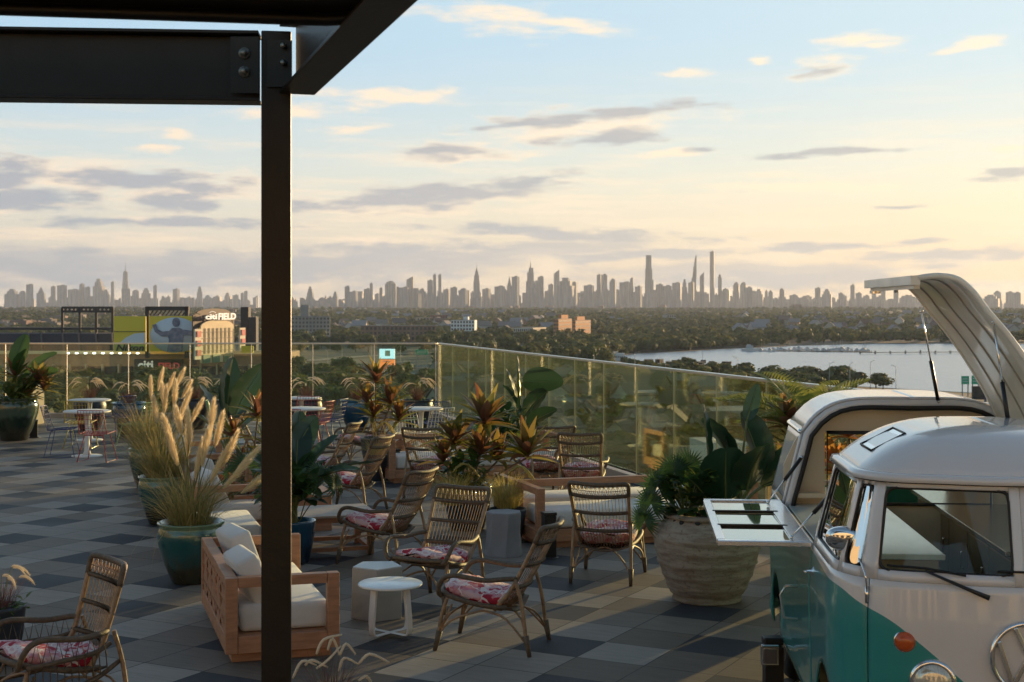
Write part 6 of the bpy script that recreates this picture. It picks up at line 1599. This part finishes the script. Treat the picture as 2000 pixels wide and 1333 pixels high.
# lower body with wheel cut-outs: front nose, doors, sides, tail
sd0 = .705; sd1 = s_at(1.14); sr = s_at(2.72)
skin('nose_panel', -sd0+.003, sd0-.003, .30, ZB, PAINTB, 60, 26)
def wheelcut(s0, s1, zlow, name, sign, wy, n=26):
    b = MB(); rows = []
    for i in range(19):
        row = []
        for j in range(n+1):
            s = s0+(s1-s0)*j/n; x, y, _, _ = plan(s)
            zl = .30
            if abs(y-wy) < .36: zl = max(zl, .34+sqrt(max(0, .36**2-(y-wy)**2)))
            row.append(SP(s*sign, zl+(ZB-zl)*i/18))
        rows.append(row)
    b.grid(rows); return b.build(name, PAINTB, bus, solid=.012)
for sg in (1, -1):
    wheelcut(sd0+.004, sd1-.003, .3, 'cab_door', sg, .62)
    wheelcut(sd1+.003, SF-.02, .3, 'side_panel', sg, 3.05, 60)
# door seams
b = MB(); b.tube([SP(sd0, .30+k*(ZB-.3)/14, -.006) for k in range(15)], .004, 4); b.build('door_seam', SEAL, bus)
b = MB(); b.tube([SP(sd1, .62+k*(ZB-.62)/10, -.006) for k in range(11)], .004, 4); b.build('door_seam', SEAL, bus)
b = MB(); b.tube([SP(sd1+.42, .40+k*(1.14-.4)/10, -.004) for k in range(11)], .003, 4); b.build('door_seam', SEAL, bus)
# window band: windshield pair, quarter window, door window
def winframe(name, s0, s1, z0, z1, fr=.012, rad=.05, glass=True, m=SEAL, cut=0.0):
    P_ = []
    for (cs, cz, a0) in ((s1-rad, z1-rad, 0), (s0+rad, z1-rad, pi/2), (s0+rad, z0+rad, pi), (s1-rad, z0+rad, 3*pi/2)):
        for k in range(5):
            a = a0+pi/2*k/4; P_.append((cs+rad*cos(a), cz+rad*sin(a)))
    b = MB(); b.tube([SP(s, z, .004) for s, z in P_], fr, 6, closed=True); b.build(name+'_seal', m, bus)
    if glass:
        b = MB(); b.grid([[SP(s0+(s1-s0)*j/8, z0+(z1-z0)*i/4, -.004) for j in range(9)] for i in range(5)]); b.build(name+'_glass', BGL, bus)
WZ0, WZ1 = 1.262, 1.640
wins = [('windshield', .045, .665), ('quarter_window', .765, .90), ('door_window', .935, sd1-.045)]
def band(sg):
    edges = [0.0]+[q for w_ in wins for q in (w_[1], w_[2])]+[sd1]
    for k in range(0, len(edges)-1, 2):
        b = MB(); s0, s1 = edges[k]*sg, edges[k+1]*sg
        b.grid([[SP(s0+(s1-s0)*j/4, ZB+(ZG-ZB)*i/6) for j in range(5)] for i in range(7)]); b.build('pillar', PW_, bus, solid=.012)
    for nm, a, c in wins:
        for z0, z1 in ((ZB, WZ0), (WZ1, ZG)):
            b = MB(); b.grid([[SP((a+(c-a)*j/8)*sg, z0+(z1-z0)*i/2) for j in range(9)] for i in range(3)]); b.build('window_rail', PW_, bus, solid=.012)
        s0, s1 = sorted((a*sg, c*sg)); winframe(nm, s0, s1, WZ0, WZ1, .009 if nm == 'windshield' else .007)
for sg in (1, -1): band(sg)
b = MB(); b.tube([SP(s_*sd1/20, ZB-.004, .006) for s_ in range(13, 21)], .006, 5); b.build('belt_trim', CHROME, bus)
# roof dome builder
def roof_pt(s, t, y0, y1, lip=.0):
    pw_ = 5.0 if y0 > 2 else 3.1
    g = SP(s, ZG, lip); yc = min(max(g.y, y0), y1); sp_ = Vector((0, yc, 0)); q = g.lerp(Vector((0, yc, ZG)), t); q.z = ZG+.215*(1-(1-t)**pw_)
    return q
def roof(name, sa, sb, y0, y1, m, ns=56, nt=16, solid=.014):
    b = MB(); b.grid([[roof_pt(sa+(sb-sa)*j/ns, i/nt, y0, y1) for j in range(ns+1)] for i in range(nt+1)]); return b.build(name, m, bus, solid=solid)
roof('cab_roof', -sd1, sd1, .62, 1.14, PW_)
b = MB(); b.grid([[SP(-sd1+2*sd1*j/48, ZG-.012, .0+.038*q) + Vector((0, 0, .004*q)) for j in range(49)] for q in (0, 1)]+[[SP(-sd1+2*sd1*j/48, ZG+.018, .034) for j in range(49)]]+[[SP(-sd1+2*sd1*j/48, ZG+.022, -.01) for j in range(49)]]); b.build('gutter', PW_, bus, solid=.006)
b = MB(); b.tube([SP(-sd1+2*sd1*j/48, ZG-.016, .018) for j in range(49)], .005, 4); b.build('gutter_seal', SEAL, bus)
# small vent hatch outline on the cab roof
v0 = [roof_pt(s, t, .62, 1.14)+(roof_pt(s, t, .62, 1.14)-Vector((0, .8, 1.6))).normalized()*.022 for s, t in ((s_at(.60), .16), (s_at(.60), .40), (s_at(.92), .40), (s_at(.92), .16))]
b = MB(); b.tube(v0, .007, 5, closed=True); b.build('roof_vent_seal', SEAL, bus); b = MB(); b.add([p+Vector((0, 0, .001)) for p in v0], [(0, 1, 2, 3), (3, 2, 1, 0)]); b.build('roof_vent_glass', CHROME, bus)
# rear shell: arch with thick front edge, seal, interior wall and rear window
RS = SF*2
b = MB(); rows = []
def rear_ring(s):
    return SP(s, ZG)
sq = SF-.50
for sg in (1, -1):
    b = MB(); b.grid([[SP((sr+(sq-sr)*j/26)*sg, ZB+(ZG-ZB)*i/8) for j in range(27)] for i in range(9)]); b.build('rear_side', PW_, bus, solid=.014)
b = MB(); rows = []
ss_ = [sr+(SF-sr)*j/26 for j in range(27)]; full = [q for q in ss_]+[-q for q in reversed(ss_[:-1])]
b.grid([[roof_pt(q, i/14, 2.72, 3.45) for q in full] for i in range(15)]); b.build('rear_roof', PW_, bus, solid=.014)
# the arch edge (opening frame)
arch = [SP(sr, ZB-.05+(ZG-ZB+.05)*i/8) for i in range(9)]+[roof_pt(sr, i/10, 2.72, 3.45) for i in range(1, 11)]
arch = arch+[Vector((-p.x, p.y, p.z)) for p in reversed(arch[:-1])]
b = MB(); inn = []
for p in arch:
    c = Vector((0, p.y, 1.35)); d = (c-p).normalized(); inn.append(p+d*.055+Vector((0, -.012, 0)))
b.grid([[p+Vector((0, -.012, 0)) for p in arch], inn, [q+Vector((0, .07, 0)) for q in inn]]); b.build('arch_frame', PW_, bus, solid=.01)
b = MB(); b.tube([q+Vector((0, -.012, 0)) for q in inn], .016, 7); b.build('arch_seal', SEAL, bus)
for sg in (1, -1):
    for z_ in (ZG,):
        b = MB(); b.tube([SP((sr+(SF-sr)*j/14*.6)*sg, ZG, .018) for j in range(15)], .014, 6); b.build('rear_gutter', CHROME if sg == 1 else PW_, bus)
# interior: rear bulkhead with window opening
def frame_wall(y, x0, x1, z0, z1, ox0, ox1, oz0, oz1, m, name, archy=True):
    """wall in the xz plane with an opening"""
    b = MB()
    def topz(x): return min(z1, ZG+.215*(1-(abs(x)/(HWB-.12))**5.0)-.02)
    xs = [x0+(x1-x0)*k/24 for k in range(25)]
    for k in range(24):
        a, c = xs[k], xs[k+1]
        def q(za, zb, ta=None):
            b.add([Vector((a, y, za)), Vector((c, y, za)), Vector((c, y, zb if ta is None else topz(c))), Vector((a, y, zb if ta is None else topz(a)))], [(0, 1, 2, 3)])
        mx = (a+c)/2
        if ox0 <= mx <= ox1: q(z0, oz0); q(oz1, 0, 1)
        else: q(z0, 0, 1)
    return b.build(name, m, bus, solid=.02)
frame_wall(2.80, -.80, .80, .9, 1.9, -.52, .52, 1.205, 1.672, PIN, 'rear_bulkhead')
b = MB(); b.tube([(-.52, 2.785, 1.21), (-.52, 2.785, 1.672), (.52, 2.785, 1.672), (.52, 2.785, 1.21)], .013, 6, closed=True); b.build('rear_window_seal', SEAL, bus)
for sg in (1, -1):
    b = MB(); b.grid([[SP((sr+(SF-.8-sr)*j/12)*sg, z, -.05) for j in range(13)] for z in (.9, 1.2, 1.45, ZG)]); b.build('interior_panel', PIN, bus)
# floor, lower interior, counters
b = MB(); b.box((0, 2.1, .42), (1.5, 3.5, .03)); b.build('floor', mat('bus_floor', (.06, .05, .04), .8), bus)
MARB = mat('pale_marble', (.66, .74, .70), .12, col2=(.40, .46, .46), vscale=3, detail=8, stretch=(1, .3, 1))
STW = mat('brushed_cabinet', (.32, .25, .16), .35, .6, var=.1, vscale=6)
b = MB(); b.box((-.47, 2.3, 1.19), (.62, 2.75, .03)); b.build('counter_top', MARB, bus, bevel=.004)
b = MB(); b.box((-.47, 2.3, .80), (.56, 2.7, .74)); b.build('counter_cabinet', STW, bus)
for k in range(5):
    b = MB(); b.box((-.185, 1.2+k*.54, .82), (.006, .50, .62)); b.build('cabinet_door', STW, bus, bevel=.002)
b = MB(); b.box((.47, 2.3, 1.20), (.62, 2.6, .03)); b.build('counter_top', mat('steel_top', (.5, .48, .44), .25, .9), bus, bevel=.004)
b = MB(); b.box((.49, 2.3, .80), (.56, 2.56, .77)); b.build('counter_cabinet', STW, bus)
for k in range(5):
    b = MB(); b.box((.208, 1.27+k*.51, .82), (.006, .47, .66)); d_ = b.build('cabinet_door', STW, bus, bevel=.002)
    b = MB(); b.tube([(.20, 1.27+k*.51-.17, 1.02), (.185, 1.27+k*.51-.17, 1.02), (.185, 1.27+k*.51-.17, .92), (.20, 1.27+k*.51-.17, .92)], .007, 5); b.build('handle', CHROME, d_)
b = MB(); b.box((-.64, 2.74, 1.27), (.2, .08, .03)); b.build('shelf', PIN, bus)
b = MB(); b.lathe([(.16, 0), (.18, .012), (.16, .024)], 30); o = b.build('steering_wheel', BLACK, bus); o.location = (.36, .62, 1.12); o.rotation_euler.x = .9
# cab rear rail
b = MB(); b.tube([roof_pt(sd1*1.0, i/10, .62, 1.14)+Vector((0, .01, 0)) for i in range(11)]+[roof_pt(-sd1*1.0, 1-i/10, .62, 1.14)+Vector((0, .01, 0)) for i in range(1, 11)], .014, 6); b.build('cab_roof_edge', PW_, bus)
# right-hand wall behind the cab
b = MB(); b.grid([[SP(-(sd1+(sr-sd1)*j/12), ZB+.0+(.12)*i/2) for j in range(13)] for i in range(3)]); b.build('right_side_rail', PW_, bus, solid=.012)
# ---- lifted roof lid (hinged along the right side), curved shell with ribs
prof = [(-.26, 2.655), (-.19, 2.668), (-.11, 2.670), (-.03, 2.650), (.05, 2.58), (.12, 2.485), (.22, 2.365), (.32, 2.225), (.42, 2.065), (.51, 1.90), (.58, 1.74), (.635, 1.58), (.68, 1.40), (.72, 1.25)]
yl0, yl1 = 1.16, 2.70
PP = smoothpath([Vector((x, 0, z)) for x, z in prof], 3)
LIDM = mat('lid_paint', (.82, .75, .62), .38, coat=.4, metal=.0, var=.12, vscale=4, bump=.25, bscale=6, stretch=(1, 1, .3))
b = MB(); b.grid([[Vector((p.x, yl0+(yl1-yl0)*j/6, p.z)) for p in PP] for j in range(7)]); lid = b.build('roof_lid', LIDM, bus, solid=.02)
LIDR = mat('lid_rib', (.40, .34, .26), .3, coat=.4)
for yy in (yl0, yl1, yl0+.40, yl0+.80, yl0+1.18):
    b = MB(); b.tube([p+Vector((-.012, yy, -.012)) for p in PP[1:]], .016 if yy in (yl0, yl1) else .013, 6); b.build('rib', LIDM if yy in (yl0, yl1) else LIDR, lid)
b = MB(); b.box((-.27, (yl0+yl1)/2, 2.635), (.05, yl1-yl0+.02, .05)); b.box((-.25, (yl0+yl1)/2, 2.605), (.03, yl1-yl0-.1, .03)); b.build('lid_gutter', LIDM, lid)
b = MB(); b.box((-.25, yl1-.14, 2.585), (.05, .12, .02)); b.tube([(-.2, yl1-.55, 2.63), (-.2, yl1-.55, 2.58), (-.18, yl1-.5, 2.58), (-.18, yl1-.5, 2.63)], .006, 5); b.build('latch', CHROME, lid)
for wy in (1.38,):
    b = MB(); b.tube([(.615, wy, 1.60), (.615, wy+.28, 1.60), (.655, wy+.28, 1.48), (.655, wy, 1.48)], .010, 6, closed=True); b.build('lid_window_seal', SEAL, lid)
def strut(a, c, split, m_=BLACK, par=bus):
    a, c = Vector(a), Vector(c); k = a.lerp(c, split); b = MB(); b.tube([a, k], .012, 8); o = b.build('gas_strut', m_, par); b = MB(); b.tube([k, c], .0055, 7); b.sphere(c, .012, 7, 5); b.sphere(a, .013, 7, 5); b.build('strut_rod', CHROME, o)
strut((.17, 2.70, 1.885), (.06, 2.68, 2.46), .45)
strut((.207, 1.11, 1.86), (.155, 1.22, 2.41), .42)
# ---- side flap folded out level, with two glazed panes
fy0, fy1 = 1.12, 2.80
t_ = SP(s_at(2.0), ZB)
xh = -HWB+.0; xo = xh-.50; fz = 1.215
b = MB()
b.box(((xh+xo)/2, fy0+.03, fz), (.50, .05, .03)); b.box(((xh+xo)/2, fy1-.03, fz), (.50, .05, .03)); b.box((xo+.02, (fy0+fy1)/2, fz), (.05, fy1-fy0-.12, .03)); b.box((xh-.05, (fy0+fy1)/2, fz), (.10, fy1-fy0-.12, .03))
flap = b.build('side_flap', mat('flap_metal', (.72, .73, .75), .22, .75), bus, bevel=.005)
for k in range(1, 3):
    b = MB(); yy = fy0+.02+(fy1-fy0)*k/3; b.box(((xh+xo)/2-.02, yy, fz+.008), (.40, .022, .02)); b.build('bar', STEEL, flap)
MIRR = mat('flap_mirror_glass', (.36, .41, .35), .03, 1.0)
for k in range(3):
    ya, yb_ = fy0+.06+(fy1-fy0-.1)*k/3, fy0+.03+(fy1-fy0-.1)*(k+1)/3
    b = MB(); b.box(((xh+xo)/2-.025, (ya+yb_)/2, fz), (.37, yb_-ya-.02, .008)); b.build('pane', MIRR, flap)
strut(( -.70, 2.66, 1.52), (xh-.10, 2.58, 1.24), .5)
strut(( -.68, 1.24, 1.50), (xh-.10, 1.20, 1.24), .5)
# ---- front details
def emblem():
    c = SP(0, .905, .012); t = MB(); r_ = .155
    o = MB(); o.tube([Vector((cos(a)*r_, 0, sin(a)*r_)) for a in [2*pi*k/40 for k in range(40)]], .013, 8, closed=True); e = o.build('emblem_ring', CHROME, bus); e.location = c-Vector((0, .012, 0))
    rr = r_-.006
    def P_(x, z): return Vector((x*rr, 0, z*rr))
    for nm, segs in (('letter_v', [((-.36, .92), (0, .10)), ((.36, .92), (0, .10))]), ('letter_w', [((-.84, .50), (-.42, -.86)), ((-.42, -.86), (0, -.02)), ((0, -.02), (.42, -.86)), ((.42, -.86), (.84, .50))])):
        o = MB()
        for a, d in segs: o.bar(P_(*a), P_(*d), .020, .024, up=(0, 1, 0))
        x = o.build(nm, CHROME, e, bevel=.003)
emblem()
for sg in (1, -1):
    s = .405*sg; c = SP(s, .765, .0); nrm = (SP(s, .765, .1)-c).normalized(); q = nrm.to_track_quat('Z', 'Y')
    def att(b, nm, m, off=0.0, par=bus):
        o = b.build(nm, m, par); o.location = c+nrm*off; o.rotation_mode = 'QUATERNION'; o.rotation_quaternion = q; return o
    b = MB(); b.lathe([(.088, 0), (.107, .004), (.109, .02), (.095, .032), (.088, .03)], 40); att(b, 'headlight_ring', CHROME)
    b = MB(); b.lathe([(.09, .022), (.08, .036), (.05, .048), (.001, .053)], 36); att(b, 'headlight_lens', mat('headlight_glass', (.62, .60, .50), .12, .35, coat=1, var=.25, vscale=60, stretch=(6, .5, 1)))
    s = .53*sg; c = SP(s, .945, .0); nrm = (SP(s, .945, .1)-c).normalized(); q = nrm.to_track_quat('Z', 'Y')
    b = MB(); b.lathe([(.048, 0), (.047, .012), (.036, .028), (.015, .036), (.001, .037)], 30); att(b, 'indicator_lamp', mat('amber_lens', (.70, .13, .02), .2, coat=1, trans=.3))
    b = MB(); b.lathe([(.040, 0), (.053, .002), (.051, .010), (.046, .012)], 30); att(b, 'indicator_ring', CHROME)
# wipers
for sg, base in ((1, .16), (-1, -.34)):
    a = SP(base, 1.17, .03)
    e1_ = SP(base+.28, 1.275, .03); b = MB(); b.tube([a, a.lerp(e1_, .35)+Vector((0, -.01, 0)), e1_], [.013, .009, .006], 6); o = b.build('wiper_arm', BLACK, bus)
    b = MB(); b.tube([SP(base+.10, 1.262, .022), SP(base+.28, 1.285, .024), SP(base+.46, 1.287, .022)], .006, 5); b.build('wiper_blade', RUBBER, o)
# mirror on a stalk at the left door
m0 = SP(.715, 1.15, .01); mh = Vector((-.756, .385, 1.37))
b = MB(); b.tube(smoothpath([m0, m0+Vector((-.015, -.03, .10)), mh+Vector((.05, .0, -.05))], 4), .005, 6); b.tube([m0-Vector((0, 0, .05)), m0+Vector((0, 0, .03))], .010, 7); o = b.build('mirror_arm', CHROME, bus)
b = MB(); rows = []
for i in range(9):
    t1 = pi*i/8
    rows.append([(cos(a)*.075*sin(t1)**.5 if 0 < i < 8 else 0, -.03*cos(t1), (abs(sin(a))**.8)*(1 if sin(a) > 0 else -1)*.05*sin(t1)**.5 if 0 < i < 8 else 0) for a in [2*pi*k/24 for k in range(24)]])
b.grid(rows, closed=True); x = b.build('mirror_head', CHROME, o); x.location = mh; x.rotation_euler = (.1, 0, -.25); x.scale = (1.2, 1.2, 1.2)
# door handle, second flap mirror, fuel cap, wheels, bumper
hp = SP(sd1-.12, 1.09, .0); b = MB(); b.lathe([(.03, 0), (.028, .012), (.012, .02), (.01, .045)], 16); o = b.build('handle_rose', CHROME, bus); o.location = hp; o.rotation_euler = (0, -pi/2, 0)
b = MB(); b.tube([hp+Vector((-.05, -.05, .005)), hp+Vector((-.055, 0, 0)), hp+Vector((-.05, .06, -.01))], .008, 7); b.build('door_handle', CHROME, bus)
hp = SP(sd1+.5, .80, .0); b = MB(); b.tube([hp+Vector((-.02, 0, -.10)), hp+Vector((-.10, 0, -.09)), hp+Vector((-.12, 0, .04)), hp+Vector((-.09, 0, .09)), hp+Vector((-.02, 0, .09))], .008, 8); b.build('grab_handle', mat('clear_handle', (.6, .62, .62), .1, .5), bus)
for sg in (1, -1):
    for wy in (.62, 3.05):
        x0 = -sg*(HWB-.13)
        b = MB(); b.lathe([(.20, -.085), (.29, -.08), (.315, -.05), (.32, 0), (.315, .05), (.29, .08), (.20, .085)], 40); o = b.build('tyre', RUBBER, bus); o.location = (x0, wy, .32); o.rotation_euler.y = pi/2
        b = MB(); b.lathe([(.001, .07), (.09, .075), (.12, .06), (.17, .05), (.195, .075), (.205, .085)], 36); r_ = b.build('rim', PW_, o)
        b = MB(); b.lathe([(.001, .11), (.06, .105), (.10, .085), (.11, .07)], 30); h_ = b.build('hubcap', CHROME, o)
        if sg == 1: r_.rotation_euler.x = pi; h_.rotation_euler.x = pi
for yy0, yy1 in ((-.13, -.08),):
    b = MB(); b.grid([[SP(-.95+1.9*j/30, z, .09+o_) for j in range(31)] for z, o_ in ((.33, 0), (.36, .03), (.45, .03), (.48, 0))]); b.build('bumper', mat('bumper_paint', (.68, .68, .67), .25, coat=.7), bus, solid=.01)
b = MB(); b.box((0, 1.9, .34), (1.3, 3.4, .10)); b.build('underbody', RUBBER, bus)
for o in list(COL.objects):
    if o.parent is bus and o.name.split('.')[0] in ('letter_v', 'letter_w'): pass
# ---------------------------------------------------------------- air
hb = MB(); hb.box((0, 9100-2950/2+0, 0), (18600, 21600, 1)); hb = MB()
hb.prism([(-9350, -2950), (9350, -2950), (9350, 18350), (-9350, 18350)], GZ-1.1, 640)
HZ = bpy.data.materials.new('haze_air'); HZ.use_nodes = True; nt = HZ.node_tree; nt.nodes.clear()
o_ = N(nt, 'ShaderNodeOutputMaterial'); pv = N(nt, 'ShaderNodeVolumePrincipled')
pv.inputs['Color'].default_value = (.56, .66, .84, 1); pv.inputs['Density'].default_value = 3.5e-5; pv.inputs['Anisotropy'].default_value = .25
nt.links.new(pv.outputs[0], o_.inputs[1])
hz = hb.build('haze', HZ); hz['kind'] = 'stuff'; hz['label'] = 'thin warm evening haze over the whole city'
